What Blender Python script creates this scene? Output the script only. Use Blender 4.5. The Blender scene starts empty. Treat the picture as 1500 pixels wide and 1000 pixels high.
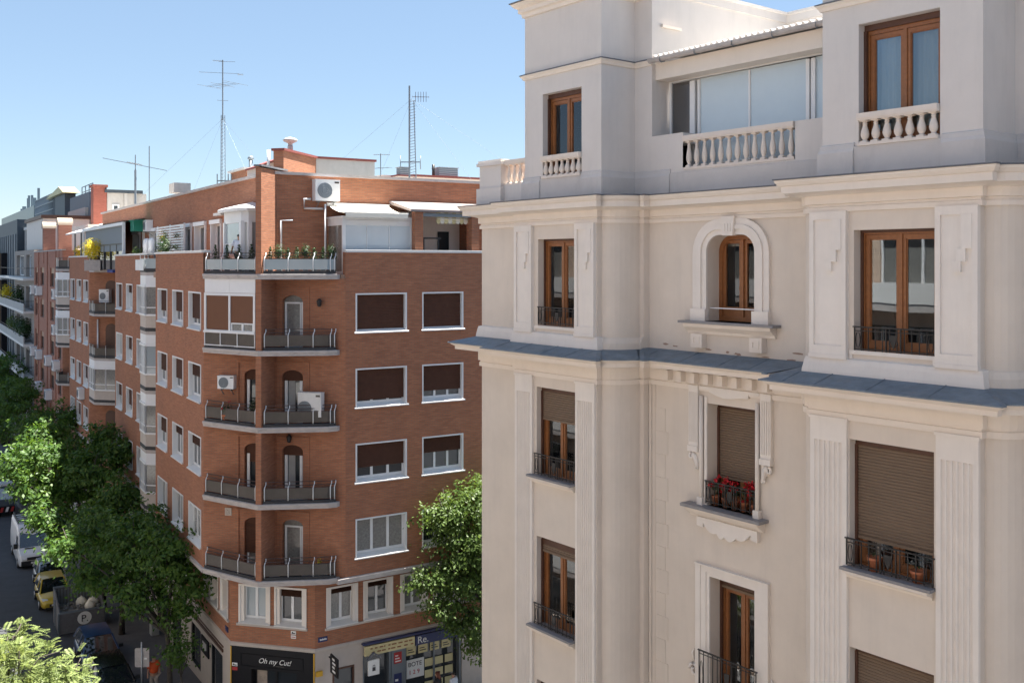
import bpy, math, random
from mathutils import Vector, Matrix

random.seed(7)
R = math.radians
SC = bpy.context.scene
COL = SC.collection

# ---------------------------------------------------------------- frames
# world: +Y is the view direction, +X to its right, z=0 the pavement at the brick corner
EYE = 19.05


class Frame:
    """A facade line: s runs along the wall, y goes into the building, z up."""
    def __init__(self, O, r):
        l = math.hypot(*r)
        self.O = O
        self.r = (r[0] / l, r[1] / l)
        self.i = (-self.r[1], self.r[0])
        self.ang = math.atan2(self.r[1], self.r[0])

    def w(self, s, y=0.0, z=0.0):
        return Vector((self.O[0] + self.r[0] * s + self.i[0] * y, self.O[1] + self.r[1] * s + self.i[1] * y, z))

    def loc(self, v):
        dx, dy = v[0] - self.O[0], v[1] - self.O[1]
        return (dx * self.r[0] + dy * self.r[1], dx * self.i[0] + dy * self.i[1])


rA, rB, rW = (.5253, -.8509), (.8509, .5253), (.616, -.788)
FA = Frame((-13.0917, 42.2293), rA)          # brick facade on the main street (upper floors)
FB = Frame((-6.8277, 40.7983), rB)           # brick facade on the side street
FC = Frame((-13.0917, 42.2293), (-6.8277 + 13.0917, 40.7983 - 42.2293))   # its cut corner, 6.43 m
FAl = Frame((-11.8480, 41.9280), rA)         # the same three, ground and first floor (0.9 m further in)
FBl = Frame((-8.1239, 41.0558), rB)
FCl = Frame((-11.8480, 41.9280), (-8.1239 + 11.8480, 41.0558 - 41.9280))  # 3.82 m
FW = Frame((-.7748, 25.1034), rW)            # cream building


def ground_z(x, y):
    s = (x - FAl.O[0]) * FAl.r[0] + (y - FAl.O[1]) * FAl.r[1]
    return -.1 + .04 * max(min(s, 0), -200)


# ---------------------------------------------------------------- mesh builder
class MB:
    def __init__(self):
        self.v, self.f, self.sm, self.mi = [], [], [], []
        self.slot = 0

    def add(self, verts, faces, smooth=False):
        n = len(self.v)
        self.v += [tuple(p) for p in verts]
        for f in faces:
            self.f.append(tuple(i + n for i in f))
            self.sm.append(smooth)
            self.mi.append(self.slot)
        return self

    def quad(self, a, b, c, d):
        return self.add([a, b, c, d], [(0, 1, 2, 3)])

    def box(self, x0, x1, y0, y1, z0, z1):
        v = [(x0, y0, z0), (x1, y0, z0), (x1, y1, z0), (x0, y1, z0), (x0, y0, z1), (x1, y0, z1), (x1, y1, z1), (x0, y1, z1)]
        return self.add(v, [(0, 3, 2, 1), (4, 5, 6, 7), (0, 1, 5, 4), (1, 2, 6, 5), (2, 3, 7, 6), (3, 0, 4, 7)])

    def frame(self, x0, x1, z0, z1, y0, y1, t, tb=None):
        """four bars round an opening"""
        tb = t if tb is None else tb
        self.box(x0, x0 + t, y0, y1, z0, z1)
        self.box(x1 - t, x1, y0, y1, z0, z1)
        self.box(x0 + t, x1 - t, y0, y1, z1 - t, z1)
        if tb > 0:
            self.box(x0 + t, x1 - t, y0, y1, z0, z0 + tb)
        return self

    def prism(self, poly, z0, z1):
        n = len(poly)
        v = [(p[0], p[1], z0) for p in poly] + [(p[0], p[1], z1) for p in poly]
        f = [tuple(range(n - 1, -1, -1)), tuple(range(n, 2 * n))]
        f += [(i, (i + 1) % n, n + (i + 1) % n, n + i) for i in range(n)]
        return self.add(v, f)

    def xz_prism(self, poly, y0, y1):
        """outline in x,z given depth from y0 (front) to y1"""
        n = len(poly)
        v = [(p[0], y0, p[1]) for p in poly] + [(p[0], y1, p[1]) for p in poly]
        f = [tuple(range(n)), tuple(range(2 * n - 1, n - 1, -1))]
        f += [((i + 1) % n, i, n + i, n + (i + 1) % n) for i in range(n)]
        return self.add(v, f)

    def tube(self, pts, r, n=8, smooth=True, caps=True):
        pts = [Vector(p) for p in pts]
        rs = r if isinstance(r, (list, tuple)) else [r] * len(pts)
        rings, ref = [], None
        for i, p in enumerate(pts):
            d = (pts[min(i + 1, len(pts) - 1)] - pts[max(i - 1, 0)]).normalized()
            if ref is None:
                ref = Vector((0, 0, 1)) if abs(d.z) < .9 else Vector((1, 0, 0))
            u = d.cross(ref).normalized()
            w = d.cross(u).normalized()
            ref = w.cross(d) if False else ref
            rings.append([p + (u * math.cos(2 * math.pi * k / n) + w * math.sin(2 * math.pi * k / n)) * rs[i] for k in range(n)])
        v = [q for rg in rings for q in rg]
        f = []
        for i in range(len(pts) - 1):
            for k in range(n):
                a, b = i * n + k, i * n + (k + 1) % n
                f.append((a, b, b + n, a + n))
        if caps:
            f.append(tuple(range(n - 1, -1, -1)))
            f.append(tuple(range((len(pts) - 1) * n, len(pts) * n)))
        return self.add(v, f, smooth)

    def bar(self, a, b, t=.02, t2=None):
        """square bar from a to b"""
        a, b = Vector(a), Vector(b)
        d = (b - a).normalized()
        ref = Vector((0, 0, 1)) if abs(d.z) < .9 else Vector((1, 0, 0))
        u = d.cross(ref).normalized() * t / 2
        w = d.cross(u).normalized() * (t2 or t) / 2
        v = [a - u - w, a + u - w, a + u + w, a - u + w, b - u - w, b + u - w, b + u + w, b - u + w]
        return self.add(v, [(0, 3, 2, 1), (4, 5, 6, 7), (0, 1, 5, 4), (1, 2, 6, 5), (2, 3, 7, 6), (3, 0, 4, 7)])

    def lathe(self, prof, c=(0, 0, 0), n=10, smooth=True):
        v, f = [], []
        for (r, z) in prof:
            for k in range(n):
                a = 2 * math.pi * k / n
                v.append((c[0] + r * math.cos(a), c[1] + r * math.sin(a), c[2] + z))
        for i in range(len(prof) - 1):
            for k in range(n):
                a, b = i * n + k, i * n + (k + 1) % n
                f.append((a, b, b + n, a + n))
        f.append(tuple(range(n - 1, -1, -1)))
        f.append(tuple(range((len(prof) - 1) * n, len(prof) * n)))
        return self.add(v, f, smooth)

    def sweep(self, path, prof, smooth=False):
        """profile [(out, z)] carried along a plan path [(s, y)]; 'out' is to the right of the path"""
        n, m = len(path), len(prof)
        nor = []
        for i in range(n - 1):
            dx, dy = path[i + 1][0] - path[i][0], path[i + 1][1] - path[i][1]
            l = math.hypot(dx, dy) or 1
            nor.append((dy / l, -dx / l))
        v = []
        for i in range(n):
            a, b = nor[max(i - 1, 0)], nor[min(i, n - 2)]
            d = 1 + a[0] * b[0] + a[1] * b[1]
            mx, my = ((a[0] + b[0]) / d, (a[1] + b[1]) / d) if d > .15 else (a[0], a[1])
            for (o, z) in prof:
                v.append((path[i][0] + mx * o, path[i][1] + my * o, z))
        f = []
        for i in range(n - 1):
            for j in range(m - 1):
                a = i * m + j
                f.append((a, a + 1, a + m + 1, a + m))
        f.append(tuple(range(m - 1, -1, -1)))
        f.append(tuple(range((n - 1) * m, n * m)))
        return self.add(v, f, smooth)

    def panel(self, s0, s1, z0, z1, y, holes=(), depth=.25):
        """wall face at y with rectangular holes (s0,s1,z0,z1) and their reveals"""
        xs = sorted({s0, s1, *[min(max(q, s0), s1) for h in holes for q in h[:2]]})
        zs = sorted({z0, z1, *[min(max(q, z0), z1) for h in holes for q in h[2:4]]})
        for a, b in zip(xs, xs[1:]):
            run = None
            for c, d in zip(zs, zs[1:]):
                mx, mz = (a + b) / 2, (c + d) / 2
                hole = any(h[0] < mx < h[1] and h[2] < mz < h[3] for h in holes)
                if not hole:
                    run = (run[0], d) if run else (c, d)
                if (hole or d == zs[-1]) and run:
                    self.quad((a, y, run[0]), (b, y, run[0]), (b, y, run[1]), (a, y, run[1]))
                    run = None
        for h in holes:
            a, b, c, d = h[:4]
            e = y + depth
            self.quad((a, y, c), (a, y, d), (a, e, d), (a, e, c))
            self.quad((b, y, d), (b, y, c), (b, e, c), (b, e, d))
            self.quad((a, y, d), (b, y, d), (b, e, d), (a, e, d))
            self.quad((b, y, c), (a, y, c), (a, e, c), (b, e, c))
        return self

    def move(self, M):
        self.v = [tuple(M @ Vector(p)) for p in self.v]
        return self

    def join(self, o, M=None):
        self.add([M @ Vector(p) for p in o.v] if M else o.v, [])
        n = len(self.v) - len(o.v)
        for f, s, m in zip(o.f, o.sm, o.mi):
            self.f.append(tuple(i + n for i in f))
            self.sm.append(s)
            self.mi.append(m)
        return self

    def build(self, name, mat, parent=None, loc=(0, 0, 0), rot=0.0):
        me = bpy.data.meshes.new(name)
        me.from_pydata(self.v, [], self.f)
        me.polygons.foreach_set('use_smooth', self.sm)
        for m in (mat if isinstance(mat, (list, tuple)) else [mat]):
            me.materials.append(m)
        if max(self.mi, default=0) > 0:
            me.polygons.foreach_set('material_index', self.mi)
        me.update()
        ob = bpy.data.objects.new(name, me)
        COL.objects.link(ob)
        ob.location = loc
        ob.rotation_euler = (0, 0, rot)
        if parent is not None:
            ob.parent = parent
        return ob


def tag(o, label=None, cat=None, group=None, kind=None):
    if label: o['label'] = label
    if cat: o['category'] = cat
    if group: o['group'] = group
    if kind: o['kind'] = kind
    return o


def thing(name, label, cat, loc=(0, 0, 0), rot=0.0, group=None):
    o = bpy.data.objects.new(name, None)
    o.empty_display_size = .3
    COL.objects.link(o)
    o.location = loc
    o.rotation_euler = (0, 0, rot)
    return tag(o, label, cat, group)


CHILDREN = {}


def dup(o, parent=None, loc=None, rot=None, scale=None):
    """copy of an object with copies of everything under it"""
    c = o.copy()
    COL.objects.link(c)
    if parent is not None:
        c.parent = parent
    if loc is not None:
        c.location = loc
    if rot is not None:
        c.rotation_euler = (0, 0, rot)
    if scale is not None:
        c.scale = scale
    for ch in [k for k in bpy.data.objects if k.parent == o]:
        dup(ch, c)
    return c


# ---------------------------------------------------------------- materials
def mat(name, color=(.5, .5, .5), rough=.7, metal=0.0, spec=.5, noise=0.0, nscale=3.0, bump=0.0, bscale=60.0, dirt=0.0, dscale=(.7, .7, .25), dcol=None, coat=0.0):
    m = bpy.data.materials.new(name)
    m.use_nodes = True
    nt = m.node_tree
    b = nt.nodes['Principled BSDF']
    b.inputs['Base Color'].default_value = (*color, 1)
    b.inputs['Roughness'].default_value = rough
    b.inputs['Metallic'].default_value = metal
    b.inputs['Specular IOR Level'].default_value = spec
    b.inputs['Coat Weight'].default_value = coat
    tc = nt.nodes.new('ShaderNodeTexCoord')
    last = None
    if noise > 0:
        n = nt.nodes.new('ShaderNodeTexNoise')
        n.inputs['Scale'].default_value = nscale
        n.inputs['Detail'].default_value = 6
        n.inputs['Roughness'].default_value = .65
        nt.links.new(tc.outputs['Object'], n.inputs['Vector'])
        r = nt.nodes.new('ShaderNodeMapRange')
        r.inputs[1].default_value, r.inputs[2].default_value = .25, .75
        r.inputs[3].default_value, r.inputs[4].default_value = 1 - noise, 1 + noise
        nt.links.new(n.outputs['Fac'], r.inputs[0])
        mx = nt.nodes.new('ShaderNodeVectorMath')
        mx.operation = 'SCALE'
        mx.inputs[0].default_value = color
        nt.links.new(r.outputs[0], mx.inputs['Scale'])
        last = mx.outputs[0]
        nt.links.new(last, b.inputs['Base Color'])
    if dirt > 0:
        mp = nt.nodes.new('ShaderNodeMapping')
        mp.inputs['Scale'].default_value = dscale
        nt.links.new(tc.outputs['Object'], mp.inputs['Vector'])
        n = nt.nodes.new('ShaderNodeTexNoise')
        n.inputs['Scale'].default_value = 2.2
        n.inputs['Detail'].default_value = 8
        n.inputs['Roughness'].default_value = .7
        nt.links.new(mp.outputs[0], n.inputs['Vector'])
        r = nt.nodes.new('ShaderNodeMapRange')
        r.inputs[1].default_value, r.inputs[2].default_value = .5, .8
        r.inputs[3].default_value, r.inputs[4].default_value = 0, dirt
        nt.links.new(n.outputs['Fac'], r.inputs[0])
        mix = nt.nodes.new('ShaderNodeMix')
        mix.data_type = 'RGBA'
        nt.links.new(r.outputs[0], mix.inputs[0])
        if last is not None:
            nt.links.new(last, mix.inputs[6])
        else:
            mix.inputs[6].default_value = (*color, 1)
        dc = dcol or tuple(c * .45 for c in color)
        mix.inputs[7].default_value = (*dc, 1)
        nt.links.new(mix.outputs[2], b.inputs['Base Color'])
    if bump > 0:
        n = nt.nodes.new('ShaderNodeTexNoise')
        n.inputs['Scale'].default_value = bscale
        n.inputs['Detail'].default_value = 4
        nt.links.new(tc.outputs['Object'], n.inputs['Vector'])
        bp = nt.nodes.new('ShaderNodeBump')
        bp.inputs['Strength'].default_value = bump
        bp.inputs['Distance'].default_value = .02
        nt.links.new(n.outputs['Fac'], bp.inputs['Height'])
        nt.links.new(bp.outputs[0], b.inputs['Normal'])
    return m


def brick_mat(name, c1, c2, mortar, stain=.35):
    m = bpy.data.materials.new(name)
    m.use_nodes = True
    nt = m.node_tree
    N, L = nt.nodes.new, nt.links.new
    b = nt.nodes['Principled BSDF']
    b.inputs['Roughness'].default_value = .85
    b.inputs['Specular IOR Level'].default_value = .25
    tc = N('ShaderNodeTexCoord')
    sp = N('ShaderNodeSeparateXYZ')
    L(tc.outputs['Object'], sp.inputs[0])
    ad = N('ShaderNodeMath'); ad.operation = 'ADD'
    L(sp.outputs[0], ad.inputs[0]); L(sp.outputs[1], ad.inputs[1])
    cb = N('ShaderNodeCombineXYZ')
    L(ad.outputs[0], cb.inputs[0]); L(sp.outputs[2], cb.inputs[1])
    br = N('ShaderNodeTexBrick')
    br.inputs['Scale'].default_value = 1
    br.inputs['Brick Width'].default_value = .25
    br.inputs['Row Height'].default_value = .072
    br.inputs['Mortar Size'].default_value = .012
    br.inputs['Mortar Smooth'].default_value = .3
    br.inputs['Bias'].default_value = -.1
    br.inputs['Color1'].default_value = (*c1, 1)
    br.inputs['Color2'].default_value = (*c2, 1)
    br.inputs['Mortar'].default_value = (*mortar, 1)
    L(cb.outputs[0], br.inputs['Vector'])
    # weathering: broad soft patches, some greyish, some redder
    n1 = N('ShaderNodeTexNoise'); n1.inputs['Scale'].default_value = .55; n1.inputs['Detail'].default_value = 9; n1.inputs['Roughness'].default_value = .68
    mp = N('ShaderNodeMapping'); mp.inputs['Scale'].default_value = (1, 1, .7)
    L(tc.outputs['Object'], mp.inputs[0]); L(mp.outputs[0], n1.inputs['Vector'])
    r1 = N('ShaderNodeMapRange'); r1.inputs[1].default_value, r1.inputs[2].default_value = .42, .72
    r1.inputs[3].default_value, r1.inputs[4].default_value = 0, stain
    L(n1.outputs['Fac'], r1.inputs[0])
    mx = N('ShaderNodeMix'); mx.data_type = 'RGBA'
    L(r1.outputs[0], mx.inputs[0]); L(br.outputs['Color'], mx.inputs[6])
    mx.inputs[7].default_value = (.135, .088, .072, 1)
    n2 = N('ShaderNodeTexNoise'); n2.inputs['Scale'].default_value = 1; n2.inputs['Detail'].default_value = 5
    mp2 = N('ShaderNodeMapping'); mp2.inputs['Scale'].default_value = (1.6, 1.6, 15)
    L(tc.outputs['Object'], mp2.inputs[0]); L(mp2.outputs[0], n2.inputs['Vector'])
    r2 = N('ShaderNodeMapRange'); r2.inputs[1].default_value, r2.inputs[2].default_value = .3, .7
    r2.inputs[3].default_value, r2.inputs[4].default_value = .88, 1.12
    L(n2.outputs['Fac'], r2.inputs[0])
    sc = N('ShaderNodeVectorMath'); sc.operation = 'SCALE'
    L(mx.outputs[2], sc.inputs[0]); L(r2.outputs[0], sc.inputs['Scale'])
    L(sc.outputs[0], b.inputs['Base Color'])
    bp = N('ShaderNodeBump'); bp.inputs['Strength'].default_value = .35; bp.inputs['Distance'].default_value = .01; bp.invert = True
    L(br.outputs['Fac'], bp.inputs['Height']); L(bp.outputs[0], b.inputs['Normal'])
    return m


def glass_clear(name, ior=1.9, tint=(.85, .9, .92)):
    """thin pane: fresnel reflection over see-through"""
    m = bpy.data.materials.new(name)
    m.use_nodes = True
    nt = m.node_tree
    nt.nodes.clear()
    N, L = nt.nodes.new, nt.links.new
    out = N('ShaderNodeOutputMaterial'); mx = N('ShaderNodeMixShader')
    fr = N('ShaderNodeFresnel'); fr.inputs[0].default_value = ior
    tr = N('ShaderNodeBsdfTransparent'); tr.inputs[0].default_value = (*tint, 1)
    gl = N('ShaderNodeBsdfGlossy'); gl.inputs['Roughness'].default_value = .015
    gl.inputs['Color'].default_value = (.95, .97, 1, 1)
    tc = N('ShaderNodeTexCoord'); no = N('ShaderNodeTexNoise'); no.inputs['Scale'].default_value = 1.6; no.inputs['Detail'].default_value = 1
    bp = N('ShaderNodeBump'); bp.inputs['Strength'].default_value = .05; bp.inputs['Distance'].default_value = .012
    L(tc.outputs['Object'], no.inputs['Vector']); L(no.outputs['Fac'], bp.inputs['Height']); L(bp.outputs[0], gl.inputs['Normal'])
    L(fr.outputs[0], mx.inputs[0]); L(tr.outputs[0], mx.inputs[1]); L(gl.outputs[0], mx.inputs[2]); L(mx.outputs[0], out.inputs[0])
    return m


def leaf_mat(name, c1, c2, trans=.35):
    m = bpy.data.materials.new(name)
    m.use_nodes = True
    nt = m.node_tree
    nt.nodes.clear()
    N, L = nt.nodes.new, nt.links.new
    out = N('ShaderNodeOutputMaterial')
    geo = N('ShaderNodeNewGeometry')
    ramp = N('ShaderNodeMix'); ramp.data_type = 'RGBA'
    ramp.inputs[6].default_value = (*c1, 1); ramp.inputs[7].default_value = (*c2, 1)
    L(geo.outputs['Random Per Island'], ramp.inputs[0])
    d = N('ShaderNodeBsdfPrincipled'); d.inputs['Roughness'].default_value = .5; d.inputs['Specular IOR Level'].default_value = .3
    t = N('ShaderNodeBsdfTranslucent')
    hs = N('ShaderNodeHueSaturation'); hs.inputs['Value'].default_value = 1.5; hs.inputs['Saturation'].default_value = 1.1; hs.inputs['Hue'].default_value = .485
    mx = N('ShaderNodeMixShader'); mx.inputs[0].default_value = trans
    L(ramp.outputs[2], d.inputs['Base Color']); L(ramp.outputs[2], hs.inputs['Color']); L(hs.outputs[0], t.inputs[0])
    L(d.outputs[0], mx.inputs[1]); L(t.outputs[0], mx.inputs[2]); L(mx.outputs[0], out.inputs[0])
    return m


M = {}
M['brick'] = brick_mat('brick', (.43, .172, .092), (.34, .128, .070), (.25, .16, .11), .28)
M['brick_old'] = brick_mat('brick_old', (.43, .18, .125), (.37, .15, .105), (.33, .21, .16), .15)
M['render_beige'] = mat('render_beige', (.69, .61, .53), .85, noise=.06, nscale=1.1, bump=.08, bscale=70, dirt=.26, dscale=(1.6, 1.6, .16), dcol=(.50, .45, .40), spec=.2)
M['plaster_white'] = mat('plaster_white', (.78, .72, .66), .8, noise=.05, nscale=2, dirt=.26, dscale=(2.2, 2.2, .25), dcol=(.56, .52, .48), bump=.06, bscale=50, spec=.2)
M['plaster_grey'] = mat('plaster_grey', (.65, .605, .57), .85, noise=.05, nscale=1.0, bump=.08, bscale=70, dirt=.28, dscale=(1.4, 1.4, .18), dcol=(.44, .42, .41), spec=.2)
M['plinth_grey'] = mat('plinth_grey', (.58, .545, .52), .85, noise=.06, nscale=2, dirt=.38, dcol=(.30, .29, .29), spec=.2)
M['cornice'] = mat('cornice', (.78, .70, .62), .8, noise=.04, nscale=2, dirt=.2, dcol=(.42, .36, .31), spec=.2)
M['baluster'] = mat('baluster', (.72, .64, .57), .8, noise=.05, nscale=4, dirt=.25, spec=.2)
M['slate'] = mat('slate', (.14, .178, .215), .6, noise=.3, nscale=4, bump=.3, bscale=14, dirt=.55, dscale=(1.5, 1.5, 1.5), dcol=(.26, .26, .25))
M['lead'] = mat('lead', (.14, .145, .16), .6, noise=.2, nscale=6, dirt=.3)
M['stone_sill'] = mat('stone_sill', (.25, .24, .245), .6, noise=.12, nscale=9, dirt=.2)
M['wood'] = mat('wood', (.26, .10, .034), .4, noise=.22, nscale=14, spec=.5)
M['wood_dark'] = mat('wood_dark', (.085, .035, .02), .5, noise=.2, nscale=10)
M['shutter'] = mat('shutter', (.19, .135, .095), .6, spec=.25, noise=.05, nscale=4)
M['shutter_brown'] = mat('shutter_brown', (.085, .040, .027), .75, noise=.12, nscale=5, dirt=.3, spec=.15)
M['iron'] = mat('iron', (.022, .021, .022), .45, metal=.2)
M['glass'] = glass_clear('glass', 1.75)
M['glass_sky'] = glass_clear('glass_sky', 3.2, (.75, .82, .85))
M['curtain'] = mat('curtain', (.62, .61, .58), .9)
M['curtain_grey'] = mat('curtain_grey', (.34, .34, .33), .9, noise=.1)
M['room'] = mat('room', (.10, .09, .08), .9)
M['room_pale'] = mat('room_pale', (.45, .46, .47), .9)
M['pane_frost'] = mat('pane_frost', (.52, .60, .65), .12, spec=.9, noise=.06, nscale=.8, coat=.3)
M['pane'] = mat('pane', (.030, .036, .042), .04, spec=.9, coat=.4)
M['pane_curtain'] = mat('pane_curtain', (.20, .20, .19), .12, spec=.8, noise=.35, nscale=12, coat=.4)
M['pane_pale'] = mat('pane_pale', (.33, .38, .41), .08, spec=.8, coat=.4)
M['pvc'] = mat('pvc', (.74, .75, .76), .4, noise=.03)
M['white_paint'] = mat('white_paint', (.68, .67, .65), .6, noise=.05, dirt=.2)
M['concrete'] = mat('concrete', (.46, .42, .40), .85, noise=.1, nscale=4, dirt=.6, dscale=(1.2, 1.2, 4), dcol=(.13, .12, .12))
M['bitumen'] = mat('bitumen', (.035, .036, .04), .7, noise=.3, nscale=6)
M['panel_grey'] = mat('panel_grey', (.075, .064, .056), .35, noise=.25, nscale=2, dirt=.4, spec=.45)
M['panel_glass'] = mat('panel_glass', (.30, .37, .40), .12, spec=.8)
M['rail_red'] = mat('rail_red', (.055, .03, .03), .5)
M['steel'] = mat('steel', (.40, .42, .44), .4, metal=.7, noise=.1)
M['galv'] = mat('galv', (.20, .23, .26), .5, metal=.5)
M['grey_render'] = mat('grey_render', (.42, .42, .41), .85, noise=.08, dirt=.3)
M['roof_gravel'] = mat('roof_gravel', (.30, .29, .27), .95, noise=.2, nscale=8)
M['red_tile'] = mat('red_tile', (.21, .055, .045), .7, noise=.15, nscale=6)
M['stone_cream'] = mat('stone_cream', (.50, .44, .39), .75, noise=.06, nscale=3, dirt=.25)
M['shop_black'] = mat('shop_black', (.009, .009, .012), .5, spec=.2)
M['awning_white'] = mat('awning_white', (.80, .76, .66), .8, noise=.03)
M['terracotta'] = mat('terracotta', (.38, .13, .06), .8, noise=.15, nscale=12)
M['red_flower'] = mat('red_flower', (.55, .01, .02), .6)
M['asphalt'] = mat('asphalt', (.050, .053, .060), .9, noise=.22, nscale=1.5, bump=.2, bscale=60, dirt=.3)
M['pavement'] = mat('pavement', (.12, .115, .12), .9, noise=.15, nscale=2, dirt=.3)
M['kerb'] = mat('kerb', (.26, .25, .24), .85, noise=.15, nscale=5)
M['tar'] = mat('tar', (.10, .10, .105), .9, noise=.2)
M['terrace_tile'] = mat('terrace_tile', (.36, .24, .18), .85, noise=.15, nscale=3)
M['rubber'] = mat('rubber', (.02, .02, .02), .8)
M['black_plastic'] = mat('black_plastic', (.02, .021, .023), .5)
M['leaf_dark'] = leaf_mat('leaf_dark', (.034, .088, .018), (.10, .175, .032), .36)
M['leaf_bright'] = leaf_mat('leaf_bright', (.050, .092, .020), (.12, .18, .045), .38)
M['leaf_box'] = leaf_mat('leaf_box', (.02, .045, .016), (.05, .09, .03), .2)
M['leaf_yellow'] = leaf_mat('leaf_yellow', (.50, .44, .03), (.78, .66, .08), .35)
M['leaf_pale'] = leaf_mat('leaf_pale', (.11, .155, .045), (.25, .30, .11), .4)
M['bark'] = mat('bark', (.06, .05, .042), .9, noise=.3, nscale=14)
M['skin'] = mat('skin', (.45, .25, .17), .6)
M['hair_dark'] = mat('hair_dark', (.02, .016, .013), .6)
M['dark_slate'] = mat('dark_slate', (.045, .062, .080), .55, noise=.15, nscale=2)
M['brick_tan'] = brick_mat('brick_tan', (.60, .45, .34), (.56, .42, .32), (.45, .36, .3), .1)
M['red_brick_far'] = brick_mat('red_brick_far', (.34, .10, .075), (.28, .08, .06), (.25, .13, .1), .1)

# ---------------------------------------------------------------- camera, light
cam = bpy.data.cameras.new('camera')
cam.sensor_width = 36
cam.lens = 36 * 1458 / 1500
cam.shift_y = -115 / 1500
cam.clip_end = 3000
co = bpy.data.objects.new('camera', cam)
co.location = (0, 0, EYE)
co.rotation_euler = (R(90), 0, 0)
COL.objects.link(co)
SC.camera = co

SUN_EL, SUN_AZ = 72.0, 31.0       # azimuth counted from +X towards +Y
w = bpy.data.worlds.new('World')
SC.world = w
w.use_nodes = True
nt = w.node_tree
sky = nt.nodes.new('ShaderNodeTexSky')
sky.sky_type = 'NISHITA'
sky.sun_disc = False
sky.sun_elevation = R(SUN_EL)
sky.sun_rotation = R(90 - SUN_AZ)
sky.altitude = 650
sky.air_density = 1.0
sky.dust_density = .2
sky.ozone_density = 1.5
bg = nt.nodes['Background']
bg.inputs['Strength'].default_value = .05
mixs = nt.nodes.new('ShaderNodeMix')          # constant pale blue mixed in, flattens and dims the sky's own gradient
mixs.data_type = 'RGBA'
mixs.clamp_result = False
mixs.inputs[0].default_value = .58
mixs.inputs[7].default_value = (1.42, 2.0, 2.7, 1)
nt.links.new(sky.outputs[0], mixs.inputs[6])
nt.links.new(mixs.outputs[2], bg.inputs[0])
sl = bpy.data.lights.new('sun', 'SUN')
sl.energy = 5
sl.angle = R(.53)
sl.color = (1, .95, .87)
so = bpy.data.objects.new('sun', sl)
d = Vector((math.cos(R(SUN_AZ)) * math.cos(R(SUN_EL)), math.sin(R(SUN_AZ)) * math.cos(R(SUN_EL)), math.sin(R(SUN_EL))))
so.rotation_euler = (-d).to_track_quat('-Z', 'Y').to_euler()
so.location = (0, 0, 60)
COL.objects.link(so)
SC.view_settings.view_transform = 'Standard'
SC.view_settings.look = 'None'
SC.view_settings.gamma = 1
SC.view_settings.exposure = 2.28
SC.cycles.max_bounces = 6
SC.cycles.diffuse_bounces = 4
SC.cycles.glossy_bounces = 3
SC.cycles.transparent_max_bounces = 10
SC.cycles.caustics_reflective = False
SC.cycles.caustics_refractive = False
SC.cycles.use_denoising = True

# ================================================================ cream corner building
WB = thing('apartment_building', 'cream apartment building with fluted pilasters, slate ledges and a pale grey attic storey', 'building', (FW.O[0], FW.O[1], 0), FW.ang)


def bez(a, c, b, n=7):
    return [((1 - t) ** 2 * a[0] + 2 * t * (1 - t) * c[0] + t * t * b[0], (1 - t) ** 2 * a[1] + 2 * t * (1 - t) * c[1] + t * t * b[1]) for t in [k / n for k in range(n + 1)]]


def bay_right(s):
    return [(s, 0), (s, .13), *bez((s + .03, .13), (s + .40, .18), (s + .46, .72)), (s + .46, .84), (s + .58, .84), (s + .58, 1.02)]


def bay_left(s):
    return [(2 * s - p[0], p[1]) for p in reversed(bay_right(s))]


P_LOW = [(-.45, 14), (-.45, .35), (1.44, .35), (1.44, 0), *bay_right(4.28), *bay_left(9.75), *bay_right(12.76), (26, 1.02), (26, 14)]
HB1 = [(2.25, 3.61, 17.59, 19.6), (2.2, 3.57, 14.08, 16.15), (2.2, 3.57, 10.58, 12.66), (2.2, 3.57, 7.08, 9.3), (2.2, 3.57, 3.2, 5.6)]
HB2 = [(10.6, 12.05, 17.55, 19.6), (10.52, 12.02, 13.93, 16.08), (10.52, 12.02, 10.43, 12.58), (10.52, 12.02, 6.93, 9.08), (10.52, 12.02, 3.2, 5.6)]
HR = [(6.53, 7.76, 17.85, 19.62), (6.53, 7.77, 14.05, 16.15), (6.6, 7.75, 10.1, 12.6), (6.6, 7.75, 6.6, 9.1), (6.6, 7.75, 2.5, 5.4)]
ZT, ZB = 20.5, -.4
b = MB()
b.panel(1.44, 4.28, ZB, ZT, 0, HB1, .22)
b.panel(9.75, 12.76, ZB, ZT, 0, HB2, .24)
b.panel(4.86, 9.17, ZB, ZT, 1.02, HR, .38)
vert = [(0, ZB), (0, ZT)]
for seg in ([(-.45, 14), (-.45, .35), (1.44, .35), (1.44, 0)], bay_right(4.28), bay_left(9.75), bay_right(12.76) + [(26, 1.02), (26, 14), (-.45, 14)]):
    b.sweep(seg, vert)
b.build('wall', M['render_beige'], WB)
b = MB()
b.prism([(-.45, .35), (1.44, .35), (1.44, .02), (4.2, .02), (4.86, 1.05), (9.1, 1.05), (9.8, .02), (12.7, .02), (13.3, 1.05), (26, 1.05), (26, 14), (-.45, 14)], 20.3, 20.46)
b.build('terrace', M['terrace_tile'], WB)

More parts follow.
